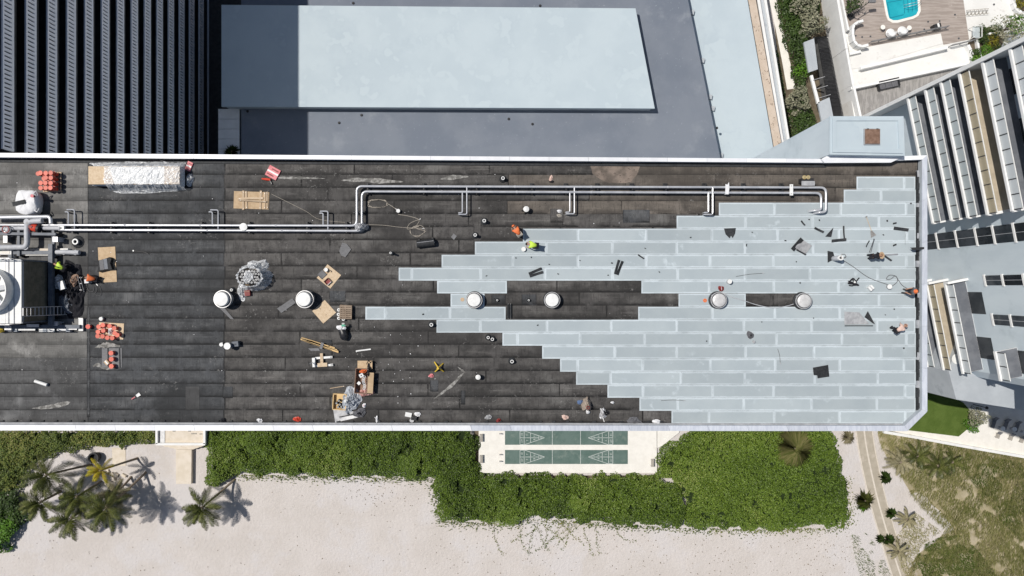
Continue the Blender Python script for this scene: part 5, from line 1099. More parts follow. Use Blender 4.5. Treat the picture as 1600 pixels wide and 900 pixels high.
for y in (-.5, .0, .45): MB().tube([(-.12, y, .35), (.08, y, .35)], .018, 6).build('cross_tube', M['galv'], t)
line('cable', [(135, 447), (140, 455), (146, 455), (148, 447), (152, 452), (149, 460), (158, 461), (157, 450), (153, 446)], .022, 'cable', 'black hose looping below the crouching worker in orange', 'hose')
t = thing('carton', 'white tub beside the crouching worker in orange', 'tub', at(140.5, 439.5), .1); MB().box((0, 0, .22), (.3, .28, .42)).build('box', M['white_metal'], t); MB().box((0, 0, .44), (.32, .3, .02)).build('lid', M['white_bag'], t)
def loop_pipe(pts, z, r, lab, m='pipe'):
    t = thing('roof_pipe', lab, 'pipe', P(*pts[0], z)); MB().tube(fillet([P(x, y, z) for x, y in pts], .55, 6), r, 12).build('pipe_length', M[m], t, True, True)
    for k in (1, -2): MB().tube([P(*pts[k], z), Vector(P(*pts[k], z)) + Vector((.0, .0, .05))], r * 1.15, 10).build('flange', M['pipe_grey'], t, True, True)
    return t
loop_pipe([(-20, 340), (79, 338.5), (79.5, 349)], ZR + .9, .14, 'white pipe bending down into the run at the left edge')
loop_pipe([(-20, 387), (40, 386), (42.5, 380), (42, 346.5), (66, 345)], ZR + .9, .20, 'thick grey pipe with two bends by the cooling tower', 'pipe_grey')
loop_pipe([(-20, 359), (20, 357), (60, 356.5), (95, 356.7)], ZR + .55, .16, 'thick pipe feeding the lower run through the red pump', 'pipe_grey')
loop_pipe([(88, 394), (100, 394), (118, 394.5), (124, 394.5)], ZR + .4, .18, 'short thick pipe stub in the shade right of the cooling tower', 'pipe_grey')
t = thing('pump', 'red pump motor sitting on the pipes at the left', 'pump', at(63, 357)); MB().tube([(-.42, .1, .62), (-.36, .09, .62), (.18, -.04, .66), (.3, -.06, .66)], [.2, .30, .31, .22], 14).build('motor', M['red_plastic'], t, True); MB().tube([(.3, -.06, .66), (.48, -.1, .67)], .33, 14).build('fan_cowl', M['black_metal'], t, True); MB().box((-.1, .05, .95), (.26, .2, .1), rz=-.22).build('terminal_box', M['dark_red'], t); MB().box((.35, -.2, .45), (.5, .4, .5)).build('volute', M['black_metal'], t); MB().box((0, 0, .12), (.9, .7, .22)).build('plinth', M['black_metal'], t)
t = thing('valve', 'dark brown wheel valve on the pipe at the left edge', 'valve', at(23, 360)); MB().lathe([(.24, .4), (.26, .75), (.1, .9)], 12).build('body', M['pipe_grey'], t, True); MB().ring(.30, .24, .92, .98, 16).build('hand_wheel', M['dark_red'], t)
t = thing('concrete_plinth', 'pale concrete plinth under the pipes by the cooling tower', 'plinth', at(42, 394)); MB().box((0, 0, .11), (5.4, .55, .22)).build('block', M['beige_concrete'], t, world=False); MB().box((-1.2, 0, .24), (.5, .4, .05)).build('cap', M['concrete'], t)
for i, (px, py, sx, sy) in enumerate([(10, 393, 1.2, .5), (22, 397, .4, .6), (64, 397, 2.0, .25), (104, 392, .6, .35)]):
    t = thing('concrete_block', f'small pale block among the cooling tower pipes, {ORD[i]} from the left edge', 'block', at(px, py, dz=.25 if i < 1 else 0)); MB().box((0, 0, .15), (sx, sy, .3)).build('block', M['white_paint'], t); MB().box((0, 0, .31), (sx * .8, sy * .8, .02)).build('cap', M['concrete'], t)
for i, (px, py, sx, sy) in enumerate([(45, 514, 1.3, .22), (76, 516, 1.2, .25), (100, 514, .8, .3), (129, 507, .35, 1.0)]):
    t = thing('steel_tray', f'pale channel tray under the cooling tower ladder side, {ORD[i]} from the left', 'tray', at(px, py)); MB().box((0, 0, .2), (sx, sy, .06)).build('tray', M['white_metal'], t); MB().box((0, sy / 2, .24), (sx, .03, .05)).build('lip', M['galv'], t)
t = thing('drain_valve', 'small orange and brown valve set at the lower left edge', 'valve', at(6, 515)); MB().lathe([(.2, .1), (.22, .4), (.1, .5)], 12).build('body', M['yellow'], t, True); MB().ring(.2, .13, .5, .55, 12, (-.2, 0, 0)).build('hand_wheel', M['dark_red'], t)
for i, (px, py, sx, sy, sz, m, l) in enumerate([(92, 505, .5, .3, .5, 'galv', 'grey junction box at the foot of the ladder'), (118, 512, .6, .25, .3, 'steel_blue', 'dark blue steel box right of the ladder foot'), (60, 508, .9, .2, .6, 'black_metal', 'black motor housing under the cooling tower louvres'), (20, 512, .5, .35, .5, 'wall_grey', 'pale grey control box at the lower left of the cooling tower'), (96, 375, .35, .35, .7, 'pipe_grey', 'grey pipe stand right of the red pump'), (16, 371, .3, .8, .5, 'steel_blue', 'dark steel bracket left of the thick bent pipe')]):
    t = thing('equipment_box', l, 'equipment', at(px, py)); MB().box((0, 0, sz / 2), (sx, sy, sz)).build('case', M[m], t); MB().box((0, 0, sz + .015), (sx * 1.06, sy * 1.1, .03)).build('lid', M['galv'], t); MB().tube([(sx * .3, 0, sz * .5), (sx * .9, .1, .05)], .03, 6).build('conduit', M['pipe_grey'], t)
for i, (a, b, z, l) in enumerate([((0, 365), (88, 366), .7, 'dark cross beam between the pump and the thick pipe'), ((30, 350), (30, 400), .5, 'dark upright plan beam left of the thick bent pipe'), ((84, 360), (84, 402), .45, 'dark beam from the pump down to the cooling tower frame')]):
    t = thing('steel_beam', l, 'beam', P(*a, ZR + z)); MB().bar(P(*a, ZR + z), P(*b, ZR + z), .2, .2).build('beam', M['steel_blue'], t, world=True); MB().bar(Vector(P(*b, ZR + z)) - Vector((0, 0, z - .02)), Vector(P(*b, ZR + z)) - Vector((0, 0, .11)), .18, .18, up=(1, 0, 0)).build('leg', M['black_metal'], t, world=True)
# ------------------------------------------------------------------ people
def skin_obj(name, verts, edges, rad, m, parent, sub=1):
    me = bpy.data.meshes.new(name); me.from_pydata(verts, edges, []); o = bpy.data.objects.new(name, me); COL.objects.link(o)
    md = o.modifiers.new('skin', 'SKIN'); md.use_smooth_shade = True
    for v, r in zip(me.skin_vertices[0].data, rad): v.radius = (r, r) if not isinstance(r, tuple) else r
    me.skin_vertices[0].data[0].use_root = True
    s = o.modifiers.new('sub', 'SUBSURF'); s.levels = s.render_levels = sub
    dg = bpy.context.evaluated_depsgraph_get(); nm = bpy.data.meshes.new_from_object(o.evaluated_get(dg)); o.modifiers.clear(); o.data = nm; bpy.data.meshes.remove(me)
    nm.materials.clear(); nm.materials.append(m); o.parent = parent; return o
def person(loc, rz, pose, lab, shirt, trousers, head=None, headcol=None, sc=1.0):
    t = thing('person', lab, 'person', loc, rz); t.scale = (sc, sc, sc)
    if pose == 'bend':     # feet at the origin, trunk bent forward along +x, hands reaching down
        J = dict(pel=(-.12, 0, .88), sp=(.08, 0, 1.02), ch=(.32, 0, 1.06), nk=(.46, 0, 1.05), hd=(.60, 0, 1.02), top=(.71, 0, .99))
        J.update(shL=(.36, .19, 1.04), elL=(.42, .26, .76), haL=(.58, .20, .54), shR=(.36, -.19, 1.04), elR=(.44, -.25, .76), haR=(.60, -.17, .54))
        J.update(hipL=(-.12, .10, .84), knL=(.02, .14, .46), anL=(-.08, .14, .08), toL=(.12, .16, .04), hipR=(-.12, -.10, .84), knR=(.04, -.13, .46), anR=(-.04, -.14, .08), toR=(.16, -.15, .04))
    elif pose == 'kneel':  # knees on the roof, trunk leaning forward
        J = dict(pel=(-.18, 0, .42), sp=(-.02, 0, .58), ch=(.20, 0, .72), nk=(.34, 0, .80), hd=(.47, 0, .83), top=(.56, 0, .88))
        J.update(shL=(.22, .19, .74), elL=(.40, .26, .50), haL=(.56, .18, .30), shR=(.22, -.19, .74), elR=(.42, -.25, .48), haR=(.58, -.16, .24))
        J.update(hipL=(-.18, .10, .38), knL=(.14, .16, .10), anL=(-.28, .15, .08), toL=(-.42, .15, .05), hipR=(-.18, -.10, .38), knR=(.16, -.15, .10), anR=(-.26, -.15, .08), toR=(-.40, -.15, .05))
    else:                  # standing, head slightly forward, arms in front
        J = dict(pel=(0, 0, .92), sp=(0, 0, 1.12), ch=(.03, 0, 1.34), nk=(.05, 0, 1.50), hd=(.09, 0, 1.62), top=(.10, 0, 1.73))
        J.update(shL=(.03, .20, 1.42), elL=(.10, .27, 1.14), haL=(.34, .20, 1.02), shR=(.03, -.20, 1.42), elR=(.10, -.27, 1.14), haR=(.36, -.14, 1.0))
        J.update(hipL=(0, .10, .88), knL=(.04, .12, .48), anL=(0, .13, .08), toL=(.2, .15, .04), hipR=(0, -.10, .88), knR=(.03, -.12, .48), anR=(-.05, -.13, .08), toR=(.15, -.15, .04))
    E = [('pel', 'sp'), ('sp', 'ch'), ('ch', 'nk'), ('nk', 'hd'), ('hd', 'top'), ('ch', 'shL'), ('shL', 'elL'), ('elL', 'haL'), ('ch', 'shR'), ('shR', 'elR'), ('elR', 'haR'), ('pel', 'hipL'), ('hipL', 'knL'), ('knL', 'anL'), ('anL', 'toL'), ('pel', 'hipR'), ('hipR', 'knR'), ('knR', 'anR'), ('anR', 'toR')]
    Rd = dict(pel=.15, sp=.135, ch=.155, nk=.055, hd=.10, top=.075, shL=.075, elL=.047, haL=.036, shR=.075, elR=.047, haR=.036, hipL=.095, knL=.062, anL=.045, toL=.04, hipR=.095, knR=.062, anR=.045, toR=.04)
    names = ['pel'] + [k for k in J if k != 'pel']; V = [Vector(J[k]) for k in names]; ix = {k: i for i, k in enumerate(names)}; rad = [Rd[k] for k in names]; Ed = [(ix[a], ix[b]) for a, b in E]
    for s in 'LR':       # palm and five fingers
        h = Vector(J['ha' + s]); d = (h - Vector(J['el' + s])).normalized(); side = Vector((0, 1, 0)) if s == 'R' else Vector((0, -1, 0)); side = (side - d * side.dot(d)).normalized(); pal = h + d * .08
        V.append(pal); rad.append(.034); pi = len(V) - 1; Ed.append((ix['ha' + s], pi))
        for f in range(5):
            off = side * (.036 * (f - 1.5)) if f < 4 else side * .06
            base = (pal if f < 4 else h + d * .02) + off * .8; L = (.075, .085, .08, .062, .06)[f]
            V.append(base + d * .02); rad.append(.011); b0 = len(V) - 1; V.append(base + off * .3 + d * L); rad.append(.009); V.append(base + off * .3 + d * L * 1.25 + Vector((0, 0, -.02))); rad.append(.008)
            Ed += [(pi if f < 4 else ix['ha' + s], b0), (b0, b0 + 1), (b0 + 1, b0 + 2)]
    bd = skin_obj('body', V, Ed, rad, M['skin'], t)
    def sub(keys, grow, nm, m):
        k = [a for a in keys]; i2 = {a: i for i, a in enumerate(k)}
        e = [(i2[a], i2[b]) for a, b in E if a in i2 and b in i2]
        return skin_obj(nm, [Vector(J[a]) for a in k], e, [Rd[a] * 1.0 + grow for a in k], m, t)
    J['wrL'] = J['haL']; sub(['pel', 'sp', 'ch', 'shL', 'elL', 'shR', 'elR'], .028, 'shirt', M[shirt]); sub(['pel', 'hipL', 'knL', 'anL', 'hipR', 'knR', 'anR'], .026, 'trousers', M[trousers])
    for s in 'LR':
        a, b = Vector(J['an' + s]), Vector(J['to' + s]); MB().tube([a + Vector((0, 0, .03)), a.lerp(b, .45), b, b + (b - a).normalized() * .06], [.075, .07, .062, .03], 10).build('boot', M['black_felt'], t, True)
    hd = Vector(J['hd']); tp = Vector(J['top']); ax = (tp - hd).normalized(); q = Vector((0, 0, 1)).rotation_difference(ax).to_matrix()
    def cap(prof, nm, m, shift=.0):
        b = MB().lathe(prof, 16, cap0=False); b.v = [tuple(hd + ax * shift + q @ Vector(v)) for v in b.v]; b.build(nm, M[m], t, True)
    if head == 'helmet': cap([(.165, .02), (.15, .035), (.135, .04), (.128, .10), (.09, .16), (.02, .18)], 'helmet', headcol)
    elif head == 'hat': cap([(.30, .035), (.22, .03), (.13, .05), (.12, .13), (.08, .16), (.02, .165)], 'hat', headcol)
    else: cap([(.112, .0), (.118, .04), (.10, .10), (.06, .135), (.01, .145)], 'hair', 'hair', .01)
    fw_ = Vector((1, 0, 0)) if pose == 'stand' else Vector((.25, 0, -1)).normalized()
    fw_ = (fw_ - ax * fw_.dot(ax)).normalized()
    fc = MB()
    n_ = hd + fw_ * .115; fc.bar(n_ + ax * .03, n_ - ax * .03 + fw_ * .02, .03, .03); fc.build('nose', M['skin'], t)
    sd = ax.cross(fw_).normalized()
    for s in (-1, 1):
        MB().lathe([(.012, -.006), (.014, 0), (.004, .008)], 8, tuple(hd + fw_ * .10 + sd * s * .035 + ax * .03)).build('eye', M['black_plastic'], t)
        MB().bar(hd + sd * s * .108 + ax * .03, hd + sd * s * .112 - ax * .03, .02, .035).build('ear', M['skin'], t)
    MB().bar(hd + fw_ * .10 - ax * .05 - sd * .025, hd + fw_ * .10 - ax * .05 + sd * .025, .012, .012).build('mouth', M['dark_red'], t)
    return t
person(at(810, 366), 2.2, 'bend', 'person in an orange shirt and orange helmet bending at the edge of the pale sheets', 'orange', 'khaki_cloth', 'helmet', 'orange')
person(at(835.5, 384.5, True), math.pi - .15, 'bend', 'person in a lime shirt bending over a white pail on the pale sheets', 'lime', 'black_cloth')
bucket(at(818, 389.5, True), 'white pail in front of the worker in lime', 'galv', 'white_metal', .17, .2, name='pail')
person(at(1413.5, 455.5, True), 2.9, 'stand', 'person in dark grey with an orange helmet holding the hose by the right parapet', 'grey_cloth', 'black_cloth', 'helmet', 'orange')
person(at(1393, 514, True), .55, 'bend', 'person in a pale pink shirt and black trousers bending on the right coating', 'pale_cloth', 'black_cloth', 'helmet', 'pale_cloth')
person(at(1356, 401, True), .1, 'bend', 'person in a tan brimmed hat and dark clothes stooping near the shovel', 'black_cloth', 'black_cloth', 'hat', 'tan', .92)
strip(1391, 398, 1.15, .12, .05, 'grey metal bar pointing right from the stooping worker in the tan hat', 1, 'flashing', .0); strip(1386, 403, .8, .13, -.6, 'dark metal bar angled down from the stooping worker in the tan hat', 1, 'black_felt', .0)
t = thing('long_tool', 'pair of long thin tool handles above the stooping worker in the tan hat', 'tool', at(1360, 395, True), 1.4); MB().tube([(0, 0, .05), (1.05, .05, .3)], .022, 6).build('shaft', M['cable'], t); MB().tube([(0, .12, .05), (1.05, .06, .3)], .022, 6).build('shaft', M['cable'], t); MB().box((1.05, .055, .3), (.06, .08, .05)).build('joint', M['black_metal'], t)
person(at(109, 419), 2.6, 'bend', 'person in a lime vest stooping over the black shadow heap in the shade', 'lime', 'black_cloth')
person(at(151, 435.5), math.pi - .2, 'kneel', 'person in an orange shirt and black trousers crouching beside the black hose', 'orange', 'black_cloth')
# ================================================================== beach side
def hedge(name, lab, px, h, dens, m, size, cat='hedge', kind='stuff', seed=0, ragged=.9, z0=0.0):
    zt = z0 + h * .8; poly = PP(px, zt); xs = [p[0] for p in poly]; ys = [p[1] for p in poly]
    area = (max(xs) - min(xs)) * (max(ys) - min(ys)); n = int(area * dens)
    x = RNG.uniform(min(xs) - .3, max(xs) + .3, n); y = RNG.uniform(min(ys) - .3, max(ys) + .3, n)
    def height(x, y, d): return z0 + h * (.30 + .70 * np.clip(d / 1.1, 0, 1) ** .6) * (.5 + .55 * vnoise(x, y, 2.1, seed) + .42 * (vnoise(x, y, .8, seed + 1) - .3))
    k = inpoly(x, y, poly); d = edged(x, y, poly); d = np.where(k, d, -d)
    keep = d > (vnoise(x, y, .9, seed + 2) - .55) * ragged; x, y, d = x[keep], y[keep], np.maximum(d[keep], 0)
    z = height(x, y, d) + RNG.normal(0, .10, len(x))
    gap = vnoise(x, y, 1.1, seed + 5) * .6 + vnoise(x, y, .5, seed + 6) * .4; z -= np.clip(.38 - gap, 0, 1) * 2.2 * h
    V, F = leaf_cloud(np.stack([x, y, np.maximum(z, z0 + .03)], 1), size, .55, .75)
    o = npmesh(name, V, F, m); 
    # dark stems and litter below, a mound that the leaves hide
    st_ = .45; gx = np.arange(min(xs), max(xs), st_); gy = np.arange(min(ys), max(ys), st_); X, Y = np.meshgrid(gx, gy); cx = (X[:-1, :-1] + st_ / 2).ravel(); cy = (Y[:-1, :-1] + st_ / 2).ravel()
    ok = inpoly(cx, cy, poly) & (edged(cx, cy, poly) > min(.75, .35 * h + .1)); W = len(gx); idx = np.arange(X.size).reshape(X.shape); Q = np.stack([idx[:-1, :-1], idx[:-1, 1:], idx[1:, 1:], idx[1:, :-1]], -1).reshape(-1, 4)[ok]
    vx, vy = X.ravel(), Y.ravel(); vd = np.where(inpoly(vx, vy, poly), edged(vx, vy, poly), 0); vz = height(vx, vy, vd) * .62 - .02
    used, inv = np.unique(Q, return_inverse=True)
    u = npmesh('undergrowth', np.stack([vx, vy, vz], 1)[used], inv.reshape(-1, 4), M['under'], o, True)
    tag(o, lab, cat, kind=kind); return o
HD = [(322, 668), (736, 668), (746, 692), (748, 741), (890, 743), (1028, 745), (1060, 760), (1075, 790), (1068, 826), (980, 822), (900, 815), (830, 812), (790, 820), (720, 818), (690, 815), (682, 800), (675, 750), (600, 747), (540, 746), (450, 745), (365, 742), (350, 757), (335, 763), (319, 762)]
hedge('sea_grape_hedge', 'broad mass of glossy green sea grape along the foot of the block', HD, 1.5, 175, M['sea_grape'], .18, 'shrubs', seed=3, ragged=1.3)
HR = [(1029, 744), (1029, 712), (1060, 690), (1080, 672), (1082, 668), (1304, 668), (1312, 700), (1320, 740), (1331, 790), (1330, 815), (1308, 826), (1250, 826), (1190, 829), (1120, 826), (1064, 826), (1072, 790), (1056, 758)]
hedge('sea_grape_hedge', 'brighter yellow green ground cover mass right of the court terrace', HR, 1.1, 190, M['sea_grape_light'], .17, 'shrubs', seed=13, ragged=1.3)
for i, (px, py, r, l) in enumerate([(470, 700, 1.5, 'bright clump in the upper hedge left of centre'), (640, 725, 1.3, 'bright clump in the hedge above the sand corner'), (800, 800, 1.7, 'bright lime clump at the lower hedge edge under the court'), (905, 790, 1.2, 'small lime clump in the lower hedge below the court'), (395, 690, 1.3, 'bright clump near the left end of the hedge'), (1180, 690, 1.8, 'lime clump beside the tan tussock')]):
    n_ = 1500; a = RNG.random(n_) * 6.283; q = r * np.sqrt(RNG.random(n_)) * (1 + .3 * np.sin(3 * a + px) + .2 * np.sin(5 * a + py) + .25 * RNG.random(n_)); c = P(px, py, 1.5); z = 1.35 + .45 * (1 - (q / (r * 1.25)) ** 2) + RNG.normal(0, .06, n_)
    t = thing('sea_grape_bush', l, 'shrub', (c[0], c[1], 0), 0, 'bright clumps in the hedge'); V, F = leaf_cloud(np.stack([q * np.cos(a), q * np.sin(a), z], 1), .17, .5, .75); npmesh('crown', V, F, M['sea_grape_light'], t); MB().tube([(0, 0, 0), (.1, .1, 1.3)], [.08, .03], 6).build('trunk', M['trunk'], t)
hedge('sea_grape_hedge', 'dry tinged green shrub mass at the left beside the leaning palms', [(-30, 668), (243, 668), (246, 694), (200, 699), (140, 700), (110, 705), (80, 713), (55, 726), (35, 745), (28, 765), (-30, 780)], 1.4, 140, M['sea_grape_dry'], .19, 'shrubs', seed=9)
hedge('sea_grape_hedge', 'dark shrub below the dry tinged mass at the left edge', [(-40, 770), (22, 766), (34, 785), (40, 805), (30, 822), (-40, 830)], 1.3, 110, M['bush'], .24, 'shrub', None, 23, 1.6)
hedge('sea_grape_bush', 'bright green bush at the left picture edge', [(-40, 800), (4, 796), (20, 806), (27, 822), (22, 842), (10, 852), (4, 866), (-40, 872)], 1.7, 130, M['bright_bush'], .22, 'shrub', None, 21, 1.4)
# ---- entrance steps and walkway
pt = thing('entrance_patio', 'cream patio with a white rim and a straight walkway onto the sand', 'patio', (*P2(283, 685, 1.2), 0))
MB().prism(PP([(246, 655), (321, 655), (321, 694), (246, 694)], 1.2), 0, 1.2).build('floor', M['beige_concrete'], pt, world=True)
for a, b in (((246, 655), (246, 693)), ((320.5, 655), (320.5, 693)), ((244.8, 693.5), (321.8, 693.5))):
    A = Vector(P(*a, 1.35)); B = Vector(P(*b, 1.35)); MB().bar(A, B, .28, .5).build('rim_wall', M['white_paint'], pt, world=True)
A = P(254, 682, 1.21); MB().box((A[0], A[1], 1.24), (.62, 2.1, .06)).build('grille', M['galv'], pt, world=True)
for px, py in ((272, 673.5), (296, 673.5), (301, 677.5), (305, 677.5), (314, 678)): A = P(px, py, 1.2); MB().box((A[0], A[1], 1.23), (.32, .16, .06)).build('floor_fixture', M['khaki_cloth'], pt, world=True)
for i in range(3): MB().prism(PP([(253 + i * 7, 695 + i * 2.4), (321 - i * 6.5, 695 + i * 2.4), (314 - i * 6.5, 698 + i * 2.4), (260 + i * 7, 698 + i * 2.4)], .9), 0, 1.1 - i * .2).build('step', M['beige_concrete'], pt, world=True)
MB().prism(PP([(275, 702.5), (299.3, 702.5), (298.6, 756), (275, 756)], .6), 0, .6).build('walkway', M['beige_concrete'], pt, world=True)
s = MB().prism(PP([(175, 700), (196, 700), (196.5, 728), (176, 728)], .05), .0, .05).build('paving_slab', M['beige_concrete']); tag(s, 'cream square slab half hidden by palm shadow', 'slab')
# ---- shuffleboard terrace
ZT = .3
te = thing('court_terrace', 'white concrete terrace carrying two green shuffleboard lanes', 'terrace', (*P2(887, 705, ZT), 0))
MB().prism(PP([(748, 655), (1026, 655), (1026.5, 739), (748, 739)], ZT), 0, ZT).build('slab', M['concrete'], te, world=True)
MB().prism(PP([(1027, 655), (1066, 655), (1061, 676), (1034, 697), (1027, 700)], ZT - .1), 0, ZT - .1).build('ramp', M['concrete'], te, world=True)
MB().prism(PP([(742, 655), (748, 655), (748, 743), (1030, 743), (1030, 748), (738, 746)], .06), 0, .06).build('kerb_edge', M['soil'], te, world=True)
def text_mesh(s, size, m, parent, x, y, z, rz):
    cu = bpy.data.curves.new('digit', 'FONT'); cu.body = s; cu.size = size; cu.align_x = 'CENTER'; cu.align_y = 'CENTER'; o = bpy.data.objects.new('digit', cu); COL.objects.link(o)
    me = bpy.data.meshes.new_from_object(o.evaluated_get(bpy.context.evaluated_depsgraph_get())); bpy.data.objects.remove(o); bpy.data.curves.remove(cu); me.materials.append(m)
    q = bpy.data.objects.new('digit', me); COL.objects.link(q); q.parent = parent; q.location = (x, y, z); q.rotation_euler = (0, 0, rz)
for ci, (yt, yb) in enumerate(((673, 695), (703, 725))):
    c = thing('shuffleboard_court', f'{("upper", "lower")[ci]} green shuffleboard lane with white scoring triangles', 'court', (*P2(885, (yt + yb) / 2, ZT), ZT)); cx, cy = c.location.x, c.location.y
    S = (CAM_Z - ZT) / FOC; Lh = 96 * S; Wh = 11 * S
    MB().box((0, 0, .006), (2 * Lh, 2 * Wh, .004)).build('surface', M['court'], c)
    z = .0125
    def seg(a, b, w_=.06): MB().bar((a[0] * S, a[1] * S, z), (b[0] * S, b[1] * S, z), w_, .004).build('line_marking', M['faded_line'], c)
    for s in (-1, 1):
        seg((s * 22, -11), (s * 22, 11))
        A = (s * 34, 0); B = (s * 66, 11); C = (s * 66, -11); seg(A, B); seg(A, C); seg((s * 66, -11), (s * 66, 11)); seg((s * 72.5, -10.5), (s * 72.5, 10.5)); seg((s * 72.5, 10.5), (s * 66, 10.5)); seg((s * 72.5, -10.5), (s * 66, -10.5))
        seg((s * 43, -3.1), (s * 43, 3.1)); seg((s * 56, -7.4), (s * 56, 7.4)); seg((s * 43, 0), (s * 72.5, 0))
        for tx, ty, sx in ((39.5, 0, '10'), (50, 2.6, '8'), (50, -2.6, '8'), (61, 4.2, '7'), (61, -4.2, '7'), (69.3, 5, '10'), (69.3, -5, 'OFF')): text_mesh(sx, .34 if sx != 'OFF' else .26, M['faded_line'], c, s * tx * S, ty * S, .0125, -s * math.pi / 2)
for i, (px, py, l) in enumerate([(752, 683, 'upper grey bench at the left end of the court terrace'), (752, 716, 'lower grey bench at the left end of the court terrace'), (1018.5, 722, 'grey bench at the lower right corner of the court terrace')]):
    b = thing('bench', l, 'bench', P(px, py, ZT), 0, 'benches on the court terrace')
    for k in range(3): MB().box((-.14 + k * .14, 0, .44), (.12, 1.05, .035)).build('slat', M['khaki_cloth'], b)
    for y in (-.42, .42): MB().box((0, y, .21), (.36, .06, .42)).build('leg', M['galv'], b)
for i, (px, py) in enumerate([(782, 677), (782, 709.5), (782, 720)]):
    b = thing('cue_rack', f'small cue rest on the terrace, {ORD[i]} from the top, left of the lanes', 'cue rack', P(px, py, ZT)); MB().box((0, 0, .2), (.26, .07, .4)).build('post', M['khaki_cloth'], b); MB().box((0, 0, .42), (.3, .12, .04)).build('top_bar', M['galv'], b)
# ---- palms
def frond(b, c, az, el, L, droop, seed, wind=(0, 0), npair=40, lf=.80):
    r_ = np.random.default_rng(seed); n = 10; d = Vector((math.cos(az) * math.cos(el), math.sin(az) * math.cos(el), math.sin(el))); p = Vector(c); path = [p.copy()]
    for i in range(n):
        d = (d + Vector((wind[0], wind[1], -droop)) * (.12 + .10 * i / n)).normalized(); p = p + d * (L / n); path.append(p.copy())
    b.tube([path[0], path[3], path[6], path[-1]], [.035, .025, .016, .006], 4)
    for i in range(npair):
        t = .12 + .88 * (i + .5) / npair; k = t * n; j = min(int(k), n - 1); q = path[j].lerp(path[j + 1], k - j); dd = (path[j + 1] - path[j]).normalized()
        sd = dd.cross(Vector((0, 0, 1))); sd = sd.normalized() if sd.length > .05 else Vector((math.sin(az), -math.cos(az), 0)); ll = lf * (math.sin(math.pi * (.12 + .80 * t)) ** .7) * (.85 + .3 * r_.random())
        for s in (-1, 1):
            v_ = (dd * .75 + sd * s * .9 + Vector((wind[0] * .3, wind[1] * .3, -.45 - .3 * r_.random()))).normalized(); m1 = q + v_ * ll * .5 + dd * .03; e = q + v_ * ll + Vector((0, 0, -.12 * ll))
            w_ = dd * .024; b.add([q - w_, q + w_, m1 + w_ * 1.1, e, m1 - w_ * 1.1], [(0, 1, 2, 3, 4)])
def palm(crown, base, H, lab, nf=17, L=2.6, m='palm', seed=0, wind=(-.35, -.45), grp='leaning coconut palms'):
    C = Vector(P(*crown, H)); B = Vector(P(*base, 0)); t = thing('palm_tree', lab, 'palm tree', B, 0, grp)
    mid = B.lerp(C, .5) + Vector((0, 0, -.35)); pth = spline([B, mid, C], 8); k = len(pth)
    MB().tube(pth, [.17 - .07 * i / k for i in range(k)], 9).build('trunk', M['trunk'], t, True, True)
    nf = int(nf * 1.3); L = L * 1.25; r_ = random.Random(seed); hub = MB().lathe([(.02, -.3), (.17, -.12), (.2, .05), (.08, .22)], 9, tuple(C)).build('crown', M['trunk'], t, True, True)
    for i in range(nf):
        lfs = .25 * L; az = 2.399 * i + r_.uniform(-.25, .25); lvl = i / nf; el = R(72 - 88 * lvl + r_.uniform(-10, 10))
        b = MB(); frond(b, C, az, el, L * (.85 + .3 * r_.random()) * (.78 + .3 * min(1, lvl * 1.6)), .62 + .35 * lvl + r_.uniform(-.15, .15), seed * 100 + i, wind, 40 if L > 2.3 else 26, lfs); mm = m if (lvl < .88 or m != 'palm') else 'palm_dry'
        b.build('frond', M[mm], hub, False, True)
    return t
palm((73, 742), (143, 726), 4.9, 'leaning palm with its crown over the left shrub mass, trunk toward the black bin', 18, 2.5, seed=1)
palm((64, 784), (95, 768), 4.0, 'palm nearest the bright bush at the left edge', 16, 2.4, seed=2)
palm((120, 776), (158, 752), 4.6, 'palm in the middle of the leaning group', 16, 2.4, seed=3)
palm((112, 809), (150, 783), 4.4, 'lowest palm of the leaning group, hanging over open sand', 17, 2.5, seed=4)
palm((166, 794), (228, 738), 6.0, 'tallest leaning palm casting a full star shadow beside the walkway', 18, 2.7, seed=5)
palm((157, 735), (215, 716), 5.2, 'small palm with a yellow crown among the leaning group', 11, 1.5, 'palm_yellow', 6)
palm((316, 793), (367, 749), 4.1, 'lone palm on the sand right of the walkway', 17, 2.45, seed=7)
palm((179, 772), (205, 745), 3.0, 'short dry palm tucked behind the tallest leaning palm', 12, 1.9, 'palm_dry', 8)
b = thing('rubbish_bin', 'black round bin on the sand above the yellow palm', 'bin', P(152, 713, 0)); MB().lathe([(.55, 0), (.66, .5), (.66, .9), (.5, .9), (.5, .4)], 18).build('drum', M['black_felt'], b, True); MB().ring(.70, .60, .88, .94, 18).build('rim', M['black_metal'], b, True)
b = thing('manhole_cover', 'grey round cover on the sand left of the black bin', 'cover', P(138.5, 716.5, 0)); MB().lathe([(.36, 0), (.36, .04)], 18).build('lid', M['grey_felt'], b); MB().ring(.42, .36, 0, .05, 18).build('frame', M['galv'], b)
rk = thing('rubble_pile', 'pile of pale rocks and debris under the palms', 'rocks', P(178, 752, 0)); rr = random.Random(17)
for i in range(14):
    s = MB().box((0, 0, 0), (rr.uniform(.25, .6), rr.uniform(.25, .55), rr.uniform(.2, .4)), rr.uniform(0, 3), rr.uniform(-.3, .3), rr.uniform(-.3, .3)).build('rock', M['beige_concrete'], rk); s.location = (rr.gauss(0, .7), rr.gauss(0, .7), .15)
